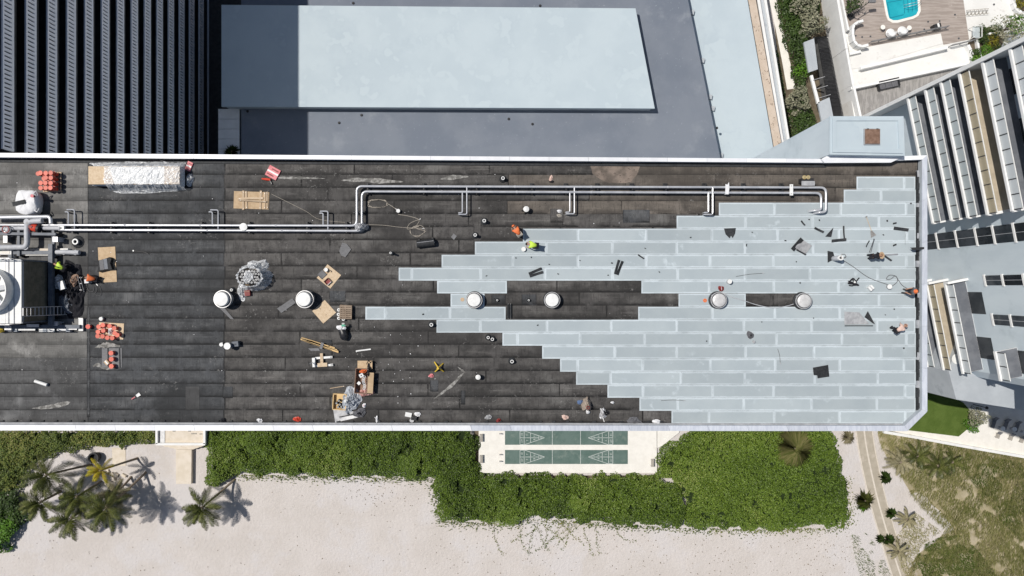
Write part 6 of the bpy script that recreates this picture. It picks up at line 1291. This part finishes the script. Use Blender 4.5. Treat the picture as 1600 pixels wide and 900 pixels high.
# ---- litter and seaweed on the sand
n = 5200; x = RNG.uniform(0, 1340, n); y = RNG.uniform(705, 905, n)
dens = .05 + .9 * np.exp(-((x - 600) / 60) ** 2 - ((y - 775) / 18) ** 2) + .30 * ((x > 680) & (y > 812)) + .6 * np.exp(-((x - 880) / 70) ** 2 - ((y - 835) / 22) ** 2) + .7 * np.exp(-((x - 1290) / 45) ** 2 - ((y - 850) / 30) ** 2)
k = (RNG.random(n) < dens); S = CAM_Z / FOC; pos = np.stack([(x[k] - 800) * S, (450 - y[k]) * S, np.full(k.sum(), .035)], 1)
V, F = leaf_cloud(pos, .17, .25, .5); o = npmesh('beach_litter', V, F, M['debris']); tag(o, 'dry leaves and seaweed bits scattered on the sand', 'litter', kind='stuff')
el = [(365, 744), (450, 747), (540, 748), (675, 750), (682, 802), (690, 817), (790, 822), (830, 814), (900, 817), (980, 824), (1060, 828), (1190, 831), (1310, 828), (1330, 815), (1322, 745)]
ps = []
for a, b_ in zip(el, el[1:]):
    k = int(math.dist(a, b_) * 2.2); t_ = RNG.random(k); ps.append(np.stack([a[0] + (b_[0] - a[0]) * t_ + RNG.normal(0, 5, k), a[1] + (b_[1] - a[1]) * t_ + np.abs(RNG.normal(0, 5, k)) - 4], 1))
ps = np.concatenate(ps); V, F = leaf_cloud(np.stack([(ps[:, 0] - 800) * S, (450 - ps[:, 1]) * S, RNG.uniform(.04, .25, len(ps))], 1), .19, .5, .7); o = npmesh('creeping_plants', V, F, M['sea_grape_dry']); tag(o, 'loose creeping leaves fringing the hedge on the sand', 'plants', kind='stuff')
rt = MB(); r_ = random.Random(5)
for i in range(15):
    x0 = r_.gauss(878, 34); y0 = 820 + r_.uniform(0, 6); pts = [P(x0, y0, .03)]; a = math.pi / 2 + r_.uniform(-.9, .9)
    for j in range(5): x0 += 9 * math.cos(a); y0 += 9 * math.sin(a); a += r_.uniform(-.5, .5); pts.append(P(x0, y0, .03))
    rt.tube(spline(pts, 3), [.022 * (1 - .8 * q / (len(spline(pts, 3)))) for q in range(len(spline(pts, 3)))], 4)
lv = []
for v_ in rt.v[::3]: lv += [(v_[0] + r_.gauss(0, .12), v_[1] + r_.gauss(0, .12), .06) for _ in range(2)]
V, F = leaf_cloud(np.array(lv), .15, .4, .7); o = npmesh('runner_leaves', V, F, M['sea_grape_dry']); tag(o, 'small leaves strung along the runners on the sand', 'leaves', kind='stuff')
o = rt.build('beach_runners', M['debris'].copy() if False else M['rope']); tag(o, 'thin creeping runners spreading from the hedge onto the sand', 'runners', kind='stuff')
# ---- right side path and dune vegetation
pc = [(1350, 672), (1354, 700), (1361, 735), (1370, 775), (1381, 815), (1393, 855), (1409, 905), (1418, 935)]
X = spline([P(x, y, .05) for x, y in pc], 5)
def ribbon(name, off0, off1, z0, z1, m, parent=None):
    vs = []; fs = []
    for i, p in enumerate(X):
        d = (X[min(i + 1, len(X) - 1)] - X[max(i - 1, 0)]).normalized(); s = Vector((-d.y, d.x, 0))
        for off in (off0, off1):
            for z in (z0, z1): q = p + s * off; vs.append((q.x, q.y, z))
    for i in range(len(X) - 1):
        a = i * 4; c = a + 4; fs += [(a + 1, c + 1, c + 3, a + 3), (a, a + 1, c + 1, c), (a + 2, c + 2, c + 3, a + 3)]
    return MB().add(vs, fs).build(name, M[m], parent)
pa = ribbon('path', -.98, .98, 0, .06, 'path'); tag(pa, kind='structure')
for a, b_ in ((-1.12, -.99), (-.10, .10), (.99, 1.12)): ribbon('path_edging', a, b_, 0, .09 if abs(a) > .5 else .075, 'path_edge', pa)
DUN = [(1372, 668), (1418, 678), (1600, 712), (1660, 722), (1660, 960), (1420, 960), (1415, 900), (1432, 868), (1470, 838), (1478, 826), (1440, 790), (1420, 765), (1395, 725), (1378, 700)]
M['dune_soil'] = mat('dune_soil', (.30, .26, .15), (.46, .40, .29), .5, .95, .5, coord='World', bscale=6, stain=(.42, .36, .29), stain_scale=.22, stain_at=(.56, .66))
du = MB().prism(ragged(PP(DUN, .02), .9, .5, 3), -.5, .03).build('dune', M['dune_soil']); tag(du, kind='structure')
def grass(name, lab, px, dens, L, wd, m, lean, seed, z=0.03, thin=.0, cat='grass'):
    poly = PP(px, z); xs = [p[0] for p in poly]; ys = [p[1] for p in poly]; n = int((max(xs) - min(xs)) * (max(ys) - min(ys)) * dens)
    x = RNG.uniform(min(xs), max(xs), n); y = RNG.uniform(min(ys), max(ys), n); k = inpoly(x, y, poly) & (vnoise(x, y, 1.6, seed) * .6 + vnoise(x, y, .6, seed + 1) * .4 > thin); x, y = x[k], y[k]
    # blades gather in tufts
    x = x + RNG.normal(0, .03, len(x)); V, F = blade_cloud(np.stack([x, y, np.full(len(x), z)], 1), L, wd, lean, .9); o = npmesh(name, V, F, M[m]); return tag(o, lab, cat, kind='stuff')
grass('dune_grass', 'tall tan and olive dune grass bent to the left on the right side dune', DUN, 120, .75, .06, 'dune_grass', (-.9, -.5), 40, thin=.34)
GG = [(1470, 838), (1500, 835), (1530, 862), (1560, 905), (1430, 905), (1425, 880), (1445, 850)]
grass('ground_cover', 'bright green ground cover patch at the bottom right', GG, 230, .3, .08, 'green_grass', (-.2, -.1), 44, .03, .30)
G3 = [(1490, 703), (1600, 722), (1650, 730), (1650, 850), (1590, 840), (1545, 790), (1510, 740)]
grass('ground_cover', 'greener grass swath along the upper right of the dune', G3, 130, .5, .06, 'green_grass', (-.6, -.4), 46, thin=.44)
G4 = [(1330, 835), (1350, 830), (1376, 860), (1392, 905), (1345, 905), (1335, 870)]; grass('ground_cover', 'sparse grass tufts left of the side path at the bottom', G4, 60, .3, .06, 'green_grass', (0, 0), 48, .01, .45)
G5 = [(1398, 840), (1430, 800), (1470, 830), (1440, 850), (1420, 900), (1408, 890)]; grass('ground_cover', 'mixed olive tufts right of the side path at the bottom', G5, 110, .4, .06, 'dune_grass', (-.3, -.2), 50, .03, .35)
def tuft(px, py, r, h, n, lab, m, name='palmetto', wd=.07, grp=None, cat='palmetto', z0=0.0):
    c = Vector(P(px, py, z0 + h * .5)); c.z = z0; t = thing(name, lab, cat, c, 0, grp); rr = np.random.default_rng(int(px)); b = MB()
    for i in range(n):
        a = rr.random() * 6.283; q = .35 + .65 * rr.random(); d = Vector((math.cos(a), math.sin(a), 0)); s = Vector((-d.y, d.x, 0)) * wd / 2; l = r * (.55 + .5 * rr.random()); hh = h * (1.15 - q * .9) * (.8 + .4 * rr.random())
        p0 = d * .05; p1 = d * l * q * .55 + Vector((0, 0, hh)); p2 = d * l * (.5 + .5 * q) + Vector((0, 0, hh * .55 * rr.random() + .05)); b.add([p0 - s * .6, p0 + s * .6, p1 + s, p2, p1 - s], [(0, 1, 2, 3, 4)])
    b.build('crown', M[m], t); MB().lathe([(.16, 0), (.12, h * .35), (.03, h * .5)], 8).build('trunk', M['trunk'], t); return t
tuft(1243, 701, 3.0, 1.5, 900, 'big round tan grass tussock in the green hedge at the roof edge', 'dune_grass', 'grass_tussock', .09, cat='tussock', z0=.9)
tuft(1326, 684, 1.3, .9, 160, 'small dry grass tussock by the head of the side path', 'palm_dry', 'grass_tussock', .08, cat='tussock')
tuft(1353, 783, 1.7, 1.4, 150, 'spiky green palmetto left of the side path', 'palm', 'palmetto', .11); tuft(1350, 792, 1.0, .9, 90, 'small bright palmetto below the spiky one left of the path', 'bright_bush', 'palmetto', .12)
tuft(1320, 757, .8, .6, 60, 'tiny dark palmetto at the hedge edge by the sandy verge', 'bush', 'palmetto', .1)
for i, (px, py, r, h, l) in enumerate([(1386, 748, 1.1, 1.5, 'dark palmetto right of the path, below the big dune palms'), (1395, 803, 1.0, 1.2, 'palmetto right of the path in the middle of the sandy patch'), (1391, 845, 1.0, 1.2, 'palmetto close to the path in the lower sandy patch'), (1377, 843, .8, .9, 'dark palmetto touching the left path edge at the bottom')]): tuft(px, py, r, h, 110, l, 'bush', 'palmetto', .1)
for i, (px, py, H, L, sd, m, l) in enumerate([(1407, 722, 2.6, 1.6, 31, 'palm_dry', 'dry tan palm at the upper left of the dune'), (1433, 712, 2.8, 1.7, 32, 'palm', 'dark green palm near the top of the dune'), (1466, 728, 2.4, 1.7, 33, 'palm', 'bright feathered palm in the middle of the dune'), (1488, 722, 2.0, 1.3, 34, 'palm', 'small palm right of the feathered dune palm'), (1418, 812, 1.8, 1.2, 35, 'palm_dry', 'small palm on the sandy patch right of the path'), (1404, 862, 1.8, 1.2, 36, 'palm_dry', 'small dry palm at the bottom beside the path')]):
    palm((px, py), (px - 4, py - 3), H, l, 12, L, m, sd, (-.1, -.1), 'short palms on the dune')
SP = [(1422, 772), (1448, 776), (1470, 800), (1490, 828), (1470, 836), (1448, 812), (1425, 792)]; s = MB().prism(ragged(PP(SP, .04), .7, .5, 7), -.3, .045).build('sand_patch', M['sand']); tag(s, kind='structure')
# ================================================================== the neighbour's garden and terrace
ZN = 0.05
pv = MB().prism(PP([(1390, 560), (1700, 560), (1700, 726), (1600, 712), (1418, 679), (1390, 672)], ZN), -.5, ZN).build('paving', M['concrete']); tag(pv, kind='structure')
lw = [(1400, 600), (1455, 611), (1480, 615), (1505, 629), (1519, 645), (1522, 656), (1516, 667), (1498, 682), (1400, 670)]
l_ = MB().prism(PP(lw, .12), .051, .12).build('lawn', M['lawn']); tag(l_, kind='structure'); grass('lawn_grass', 'short mown grass on the rounded lawn below the tower', lw, 110, .07, .05, 'green_grass', (0, 0), 60, .12, 0)
kb = thing('retaining_wall', 'low white retaining wall edging the neighbour paving above the dune', 'wall', (*P2(1500, 695, .4), 0)); A = [Vector(P(x, y, .25)) for x, y in ((1380, 674.5), (1425, 682), (1500, 696), (1600, 713.5), (1680, 727))]
for a, b_ in zip(A, A[1:]): MB().bar(a, b_ - (b_ - a).normalized() * .01, .35, .5).build('wall_length', M['white_paint'], kb, world=True)
def leafy(px, py, r, h, lab, m='bush', size=.2, n=900, name='shrub', cat='shrub', z0=0.0, grp=None, stem=True):
    zc = z0 + h; c = P(px, py, zc - r * .5); t = thing(name, lab, cat, (c[0], c[1], z0), 0, grp)
    u = RNG.normal(size=(n, 3)); u /= np.linalg.norm(u, axis=1)[:, None]; rad = r * (.55 + .5 * RNG.random(n) ** .5) * (1 + .28 * np.sin(3 * np.arctan2(u[:, 1], u[:, 0]) + px) + .2 * np.sin(5 * u[:, 2] + py))
    p = u * rad[:, None]; p[:, 2] = p[:, 2] * .7 + h - r * .6; p[:, 2] = np.maximum(p[:, 2], .05); V, F = leaf_cloud(p, size, .9, .6); npmesh('crown', V, F, M[m], t)
    b = MB()
    for i in range(4): a = i * 1.6; b.tube([(0, 0, 0), (.15 * r * math.cos(a), .15 * r * math.sin(a), (h - r) * .6 + .1), (.55 * r * math.cos(a), .55 * r * math.sin(a), h - r * .4)], [.09, .06, .02], 6)
    b.build('trunk', M['trunk'], t, True); return t
leafy(1529, 652, 1.1, 2.6, 'small leafy tree at the right end of the rounded lawn', 'grey_bush', .22, 700, 'garden_tree', 'tree'); leafy(1520, 664, .9, 1.6, 'yellow green shrub at the lawn corner below the tower', 'bright_bush', .2, 500); leafy(1596, 617, 1.0, 1.6, 'dark clipped shrub in the shade at the right edge', 'bush', .2, 600)
lp = thing('garden_lamp', 'dark post lamp beside the small tree on the paving', 'lamp', P(1521, 632, ZN)); MB().tube([(0, 0, 0), (0, 0, 2.4)], .05, 8).build('post', M['black_metal'], lp); MB().lathe([(.08, 2.4), (.2, 2.5), (.18, 2.6)], 12).build('lamp_head', M['black_metal'], lp)
lp = thing('bollard', 'small dark bollard on the shaded paving under the tower', 'bollard', P(1501, 605, ZN)); MB().lathe([(.12, 0), (.12, .7)], 10).build('post', M['black_metal'], lp); MB().lathe([(.15, .7), (.15, .78)], 10).build('cap', M['black_metal'], lp)
for i, (px, py) in enumerate([(1561, 668), (1579, 669), (1596, 674)]):
    b = thing('patio_table', f'round white patio table in the shade below the tower, {ORD[i]} from the left', 'table', P(px, py, ZN), 0, 'patio tables below the tower'); MB().lathe([(.30, .70), (.31, .74)], 16).build('table_top', M['white_metal'], b); MB().lathe([(.2, 0), (.04, .05), (.04, .7)], 8).build('pedestal', M['galv'], b)
for i, (px, py) in enumerate([(1550, 661), (1569, 663), (1586, 667), (1557, 680), (1577, 683), (1594, 687)]):
    b = thing('patio_lounger', f'{ORD[i % 3]} slim grey lounger from the left in the {"upper" if i < 3 else "lower"} row below the tower', 'lounger', P(px, py, ZN), 1.25, 'patio loungers below the tower'); up_ = i < 3
    MB().box((0, 0, .3), (1.25 if up_ else .7, .5, .05)).build('seat', M['grey_felt' if up_ else 'khaki_cloth'], b); MB().box((.7 if up_ else .4, 0, .5), (.5, .5, .05), ry=-.8).build('backrest', M['grey_felt'], b)
    for sx in (-.5, .5):
        for sy in (-.2, .2): MB().box((sx * (1 if up_ else .5), sy, .14), (.04, .04, .28)).build('leg', M['black_metal'], b)
# ---- strip garden between the podium and the pool terrace
gd = MB().prism(PP([(1195, -120), (1302, -120), (1302, 0), (1345, 300), (1235, 300)], .03), -.4, .03).build('garden_soil', M['soil']); tag(gd, kind='structure')
bw = thing('boundary_wall', 'long white double topped boundary wall beside the podium', 'wall', (*P2(1205, 100, 4), 0))
def wline(z, pts, w_, h, m, nm, parent):
    A = [Vector(P(x, y, z)) for x, y in pts]
    for a, b_ in zip(A, A[1:]): MB().bar(a - Vector((0, 0, h / 2)), b_ - Vector((0, 0, h / 2)), w_, h).build(nm, M[m], parent, world=True)
wline(5.2, [(1166, -120), (1185.5, 0), (1222, 218), (1233, 280)], .34, 5.2, 'white_paint', 'wall', bw); wline(4.6, [(1171, -120), (1190.5, 0), (1226.5, 218), (1238, 280)], .7, 4.6, 'wall_grey', 'ledge', bw); wline(4.9, [(1176, -120), (1196, 0), (1231.5, 214), (1243, 280)], .30, 4.9, 'white_paint', 'wall', bw)
ga = MB().prism(PP([(1212, -120), (1231, -120), (1216, 0), (1231, 62), (1244, 140), (1229, 140), (1217, 62), (1203, 18)][:0] + [(1196, -110), (1212, -110), (1216, 0), (1222, 40), (1233, 90), (1243, 138), (1230, 140), (1222, 95), (1212, 45), (1202, 0)], .08), .031, .08).build('path', M['concrete']); tag(ga, kind='structure')
hedge('clipped_hedge', 'low dark clipped hedge along the neighbour path, upper piece', [(1200, 48), (1209, 46), (1213, 75), (1208, 78)], 1.0, 160, M['bush'], .16, 'hedge', None, 61, .25); hedge('clipped_hedge', 'low dark clipped hedge along the neighbour path, lower piece', [(1209, 78), (1217, 76), (1228, 138), (1231, 170), (1226, 170), (1216, 120)], 1.0, 160, M['bush'], .16, 'hedge', None, 63, .25)
hedge('shrub_border', 'dark mixed shrubs right of the neighbour path', [(1216, -60), (1290, -60), (1288, 0), (1266, 65), (1262, 130), (1285, 205), (1240, 212), (1233, 170), (1247, 140), (1236, 90), (1225, 40), (1217, 0)], 1.7, 90, M['bush'], .24, 'shrubs', 'stuff', 65, .5)
for px, py, r, h, l in [(1262, 10, 1.5, 3.0, 'silvery shrub at the top of the neighbour border'), (1271, 35, 1.5, 3.2, 'large silvery green shrub leaning over the black slatted canopy'), (1248, 155, 1.4, 2.6, 'pale tan shrub at the lower end of the neighbour path'), (1246, 170, .7, 1.4, 'small grey shrub below the pale tan one')]: leafy(px, py, r, h, l, 'grey_bush', .30, 900)
leafy(1254, 108, .9, 1.8, 'bright green shrub left of the grey canopy slab', 'bright_bush', .24, 500)
cn = thing('slatted_canopy', 'black slatted canopy with a grey slab beside the pool terrace wall', 'canopy', (*P2(1290, 120, 2.4), 0))
q0, q1 = [(1277, 62), (1294, 60)], [(1297, 182), (1318, 182)]; sl = MB()
for i in range(60):
    t_ = i / 59; a = (q0[0][0] + (q1[0][0] - q0[0][0]) * t_, q0[0][1] + (q1[0][1] - q0[0][1]) * t_); b_ = (q0[1][0] + (q1[1][0] - q0[1][0]) * t_, q0[1][1] + (q1[1][1] - q0[1][1]) * t_); sl.bar(P(*a, 2.4), P(*b_, 2.4), .09, .16)
MB().prism(PP([(1270, 58), (1296, 56), (1322, 186), (1290, 190)], .1), .04, .1).build('ground_slab', M['asphalt'], cn, world=True)
tag(sl.build('slats', M['black_metal'], cn, world=True), kind='stuff')
MB().prism(PP([(1256, 66), (1272, 60), (1278, 108), (1264, 113)], 2.6), 2.3, 2.6).build('slab', M['wall_grey'], cn, world=True); MB().prism(PP([(1266, 118), (1270, 117), (1281, 160), (1277, 162)], 2.6), 2.3, 2.6).build('edge_beam', M['white_paint'], cn, world=True); MB().prism(PP([(1278, 160), (1296, 152), (1302, 182), (1284, 190)], 2.6), 2.3, 2.6).build('slab', M['wall_grey'], cn, world=True)
for px, py in ((1262, 90), (1272, 140)): A = P(px, py, 0); MB().box((A[0], A[1], 1.15), (.15, .15, 2.28)).build('post', M['black_metal'], cn, world=True)
for i in range(3): A = P(1272 + i * 4.5, 125 + i * 14, 2.75); MB().bar((A[0] - .1, A[1], 2.7), (A[0] + 1.4, A[1] + .45, 2.7), .06, .06).build('tie_bar', M['galv'], cn, world=True)
ZQ = 3.0
M['plank_deck'] = mat('plank_deck', (.30, .255, .225), (.40, .345, .31), 1.4, .8, coord='World', stretch=(.35, 3.2, 1), stain=(.46, .41, .37), stain_scale=1.2, stain_at=(.6, .72), detail=3)
M['plank_deck2'] = mat('plank_deck2', (.24, .23, .22), (.34, .325, .31), 1.4, .8, coord='World', stretch=(3.2, .6, 1), stain=(.40, .38, .37), stain_scale=1.2, stain_at=(.6, .72), detail=3)
td = thing('pool_terrace', 'raised pool terrace with grey plank tiles and white walls beside the tower', 'terrace', (*P2(1420, 60, ZQ), 0))
MB().prism(PP([(1302, -120), (1700, -120), (1700, 300), (1352, 300), (1328, 140), (1328, 84), (1318, 40)], ZQ), 0, ZQ).build('base', M['ramp_white'], td, world=True)
pool_px = [(1383, 0), (1387, 22), (1389, 29), (1395, 32), (1402, 32), (1425, 26), (1431, 23), (1434, 17), (1433, 0), (1428, -32), (1376, -22)]
cop = [(1379.5, 0), (1384, 24), (1387, 32), (1394, 36), (1402, 36), (1427, 29.5), (1434.5, 25), (1438, 18), (1437, 0), (1432, -36), (1372, -26)]
d1 = PP([(1318, -120), (1496, -120), (1505, 0), (1514, 62), (1474, 70), (1470, 52), (1340, 76), (1331, 60), (1325, 40), (1318, 0)], ZQ)
MB().prism(d1, ZQ + .002, ZQ + .03).build('plank_floor', M['plank_deck'], td, world=True)
MB().prism(PP([(1331, 142), (1512, 102), (1512, 240), (1350, 260)], ZQ), ZQ + .002, ZQ + .03).build('plank_floor', M['plank_deck2'], td, world=True)
pl = thing('swimming_pool', 'small turquoise pool with pale rounded coping on the terrace', 'pool', (*P2(1408, 0, ZQ), ZQ + .03))
MB().prism(PP(cop, ZQ), ZQ + .032, ZQ + .09).build('coping', M['concrete'], pl, world=True); MB().prism(PP(pool_px, ZQ), ZQ + .092, ZQ + .10).build('water', M['water'], pl, world=True)
for i, px in enumerate((1411, 1417, 1423.5, 1429)): MB().bar(P(px, -14, ZQ + .105), P(px + 2.5, 21 - i * 1.5, ZQ + .105), .10, .008).build('step_edge', M['pool_tile'], pl, world=True)
for a, b_ in (((1386, 4), (1409, 0)), ((1391, 28), (1412, 23)), ((1386.5, 5), (1391, 28))): MB().bar(P(*a, ZQ + .105), P(*b_, ZQ + .105), .12, .008).build('step_edge', M['pool_tile'], pl, world=True)
for k in (0, 4): MB().tube(spline([P(1412, 12 - k, ZQ + .1), P(1420, 10 - k, ZQ + .8), P(1432, 7 - k, ZQ + .9), P(1440, 5 - k, ZQ + .1)], 5), .025, 6).build('grab_rail', M['galv'], pl, True, True)
# walls, planters, ramps
wline(ZQ + 1.0, [(1296, -120), (1309.5, 0), (1323, 76)], .32, 4.0, 'white_paint', 'wall', td); wline(ZQ + .9, [(1305, -120), (1316, 0), (1326, 47)], .22, .9, 'white_paint', 'parapet', td); wline(ZQ + 1.0, [(1323, 76.5), (1333, 132), (1336, 142), (1350, 205)], .28, 4.0, 'white_paint', 'wall', td)
cv = [(1349, 32), (1341, 34), (1335, 38), (1333, 44), (1333, 54), (1335, 64), (1340, 70), (1347, 72), (1357, 70)]; wline(ZQ + 1.1, cv, .30, 1.1, 'white_paint', 'curved_wall', td)
MB().prism(PP([(1326, 82), (1468, 55), (1473, 68), (1345, 106), (1330, 108)], ZQ), ZQ + .002, ZQ + .07).build('ramp', M['ramp_white'], td, world=True)
wline(ZQ + .8, [(1345, 106), (1481, 73.5)], .34, .8, 'white_paint', 'ramp_wall', td); wline(ZQ + .8, [(1330, 138), (1510, 99.5)], .30, .8, 'white_paint', 'ramp_wall', td); wline(ZQ + .5, [(1328, 84), (1345, 80)], .3, .5, 'white_paint', 'ramp_wall', td)
for nm, a, b_ in (('railing', (1357, 68), (1476, 44.5)), ('railing', (1481, 74), (1517, 65.5))):
    A = Vector(P(*a, ZQ)); B = Vector(P(*b_, ZQ)); rl = thing('railing', f'grey metal railing {"below the pool loungers" if a[0] < 1400 else "at the right end of the ramp wall"} on the terrace', 'railing', A); n = int((B - A).length / 1.2)
    for z in (.35, .65, 1.0): MB().bar(A + Vector((0, 0, z)), B + Vector((0, 0, z)), .06, .05).build('rail', M['grey_felt'], rl, world=True)
    for i in range(n + 1): p = A.lerp(B, i / n); MB().bar(p, p + Vector((0, 0, 1.0)), .06, .06, up=(1, 0, 0)).build('post', M['grey_felt'], rl, world=True)
def lounge_chair(px, py, rz, l):
    t = thing('lounge_chair', l, 'chair', P(px, py, ZQ + .03), rz); MB().lathe([(.50, .1), (.55, .25), (.55, .42)], 4).build('base', M['galv'], t); MB().lathe([(.56, .425), (.58, .5), (.50, .56), (.1, .57)], 18).build('seat_cushion', M['white_metal'], t, True)
    b = MB()
    for i in range(9): a = R(-80 + 160 * i / 8); b.box((.5 * math.cos(a), .5 * math.sin(a), .65), (.12, .22, .5), rz=a)
    b.build('backrest', M['white_bag'], t)
lounge_chair(1388, 54, -1.5, 'left white lounge chair by the pool railing'); lounge_chair(1406, 50.5, -1.2, 'right white lounge chair by the pool railing')
for px, py, l in ((1376, 45, 'round cream side table left of the lounge chairs'), (1417, 46, 'round cream side table right of the lounge chairs')):
    t = thing('side_table', l, 'side table', P(px, py, ZQ + .03)); MB().lathe([(.28, .5), (.30, .55)], 16).build('table_top', M['concrete'], t); MB().lathe([(.22, 0), (.16, .25), (.22, .5)], 12).build('pedestal', M['khaki_cloth'], t, True)
sf = thing('sofa', 'black outdoor sofa against the lower ramp wall', 'sofa', P(1385, 133, ZQ + .03), .22); MB().box((0, 0, .2), (2.6, 1.0, .36)).build('base', M['black_plastic'], sf); MB().box((0, .45, .5), (2.6, .16, .6)).build('backrest', M['black_plastic'], sf)
for x in (-.82, 0, .82): MB().box((x, -.08, .43), (.76, .78, .1)).build('seat_cushion', M['grey_cloth'], sf)
for x in (-1.3, 1.3): MB().box((x, 0, .42), (.14, 1.0, .45)).build('armrest', M['black_plastic'], sf)
um = thing('pool_umbrella', 'folded dark cantilever umbrella by the curved wall', 'umbrella', P(1329, 26, ZQ + .03)); MB().box((0, 0, .05), (.8, .8, .1), rz=.6).build('base', M['black_metal'], um); MB().tube([(0, 0, .1), (0, 0, 2.0)], .06, 8).build('mast', M['black_metal'], um); MB().tube([(0, 0, 1.6), (1.4, 1.1, 2.0)], .05, 8).build('arm', M['black_metal'], um); MB().bar((1.3, 1.1, 2.0), (2.2, 1.2, 1.8), .35, .25).build('folded_canopy', M['grey_felt'], um)
for i, (px, py) in enumerate(sorted([(1351, 21), (1337, 56), (1347, 58), (1360, 57), (1444, 46), (1450, 34), (1468, 33), (1492, 23), (1498, 60), (1553, 7), (1418, 55)])):
    t = thing('deck_light', f'tiny round spotlight in the terrace floor, {ORD[i]} from the left', 'spotlight', P(px, py, ZQ + .03), 0, 'floor spotlights of the terrace'); MB().lathe([(.13, 0), (.13, .03)], 10).build('rim', M['grey_felt'], t); MB().lathe([(.08, .03), (.08, .04)], 8).build('lens', M['black_metal'], t)
t = thing('grill', 'black and white grill box at the right end of the pool railing', 'grill', P(1459, 43.5, ZQ + .03), .3); MB().box((0, 0, .4), (.9, .5, .8)).build('cabinet', M['black_metal'], t); MB().box((.1, 0, .82), (.25, .48, .04)).build('shelf', M['white_metal'], t)
t = thing('metal_rack', 'row of thin crossed metal stands on the white terrace floor', 'rack', P(1525, 20, ZQ + .03), .08)
for i in range(6):
    x = -1.2 + i * .48
    for s in (-1, 1): MB().bar((x - s * .2, -.3, .03), (x + s * .2, .3, .35), .04, .04).build('leg', M['khaki_cloth'], t)
for y in (-.3, .3): MB().bar((-1.4, y, .3), (1.4, y, .35), .04, .04).build('rail', M['khaki_cloth'], t)
gt = thing('garden_gate', 'dark framed glass gate beside the curved planter on the terrace', 'gate', P(1517, 55, ZQ)); MB().box((.0, 0, 1.0), (.9, 1.4, .05), ry=.0).build('panel', M['rail_glass'], gt)
for a, b_ in (((-.45, -.7, 0), (-.45, -.7, 1.4)), ((.45, -.7, 0), (.45, -.7, 1.4)), ((-.45, .7, 0), (-.45, .7, 1.4)), ((.45, .7, 0), (.45, .7, 1.4))): MB().bar(a, b_, .07, .07, up=(1, 0, 0)).build('post', M['white_metal'], gt)
MB().bar((.45, -.7, 1.4), (.45, .7, 1.4), .07, .07).build('top_rail', M['white_metal'], gt); MB().bar((-.45, .7, 1.4), (.45, .7, 1.4), .07, .07).build('top_rail', M['white_metal'], gt)
pn = thing('curved_planter', 'curved white planter with round clipped bushes beside the tower', 'planter', P(1545, 70, ZQ))
MB().prism(PP([(1512, 68), (1522, 50), (1545, 42), (1566, 46), (1570, 58), (1560, 82), (1530, 100), (1518, 90)], ZQ), ZQ + .003, ZQ + .12).build('soil', M['soil'], pn, world=True)
wline(ZQ + .6, [(1540, 96), (1533, 88), (1529, 72), (1528, 60), (1534, 55), (1545, 52.5), (1558, 51.5), (1565, 56)], .25, .6, 'white_paint', 'rim', pn); wline(ZQ + .7, [(1513, 70), (1517, 78), (1521, 90), (1528, 100)], .35, .7, 'white_paint', 'rim', pn)
for px, py, r, m, l in [(1551, 63, .9, 'yellow_bush', 'round yellow green bush in the curved planter'), (1537, 60, .6, 'bush', 'small dark bush at the upper left of the curved planter'), (1542, 80, .75, 'bright_bush', 'round bright green bush at the lower end of the planter'), (1526, 83, .6, 'bush', 'dark bush between the two planter rims'), (1556, 78, .8, 'bush', 'dark ground bush right of the round planter bushes'), (1535, 48, .7, 'bush', 'dark hedge plant outside the top of the curved planter'), (1558, 46, .7, 'bush', 'dark hedge plant at the upper right of the curved planter'), (1526, 92, .5, 'bright_bush', 'small green bush at the lowest corner of the planter')]: leafy(px, py, r, 1.1, l, m, .16, 650, z0=ZQ)
leafy(1583, 45, 1.9, 4.2, 'airy green tree beside the tower corner on the terrace', 'grey_bush', .22, 1000, 'garden_tree', 'tree', ZQ); leafy(1590, 36, 1.1, 4.0, 'leafy green tree top at the right edge above the planter', 'bright_bush', .22, 500, 'garden_tree', 'tree', ZQ)
leafy(1334, 5, 1.0, 1.8, 'dark shrub at the top by the terrace parapet', 'bush', .2, 600, z0=ZQ)
pk = thing('round_planter', 'white rounded planter at the top right picture corner', 'planter', P(1592, 8, ZQ)); wline(ZQ + .6, [(1585, -12), (1585, 5), (1588, 13), (1597, 20), (1612, 22)], .35, .6, 'white_paint', 'rim', pk); MB().prism(PP([(1587, -12), (1587, 5), (1590, 12), (1598, 18), (1612, 20), (1612, -12)], ZQ), ZQ + .003, ZQ + .3).build('soil', M['soil'], pk, world=True)
leafy(1596, 2, .7, 1.2, 'brownish plant in the corner planter at top right', 'yellow_bush', .16, 400, z0=ZQ)
# small potted palm behind the shed
tuft(361, 236, 1.2, 1.0, 60, 'small dark potted palm on the pale shed roof by the parapet', 'bush', 'potted_palm', .16, cat='palm', z0=8.62)
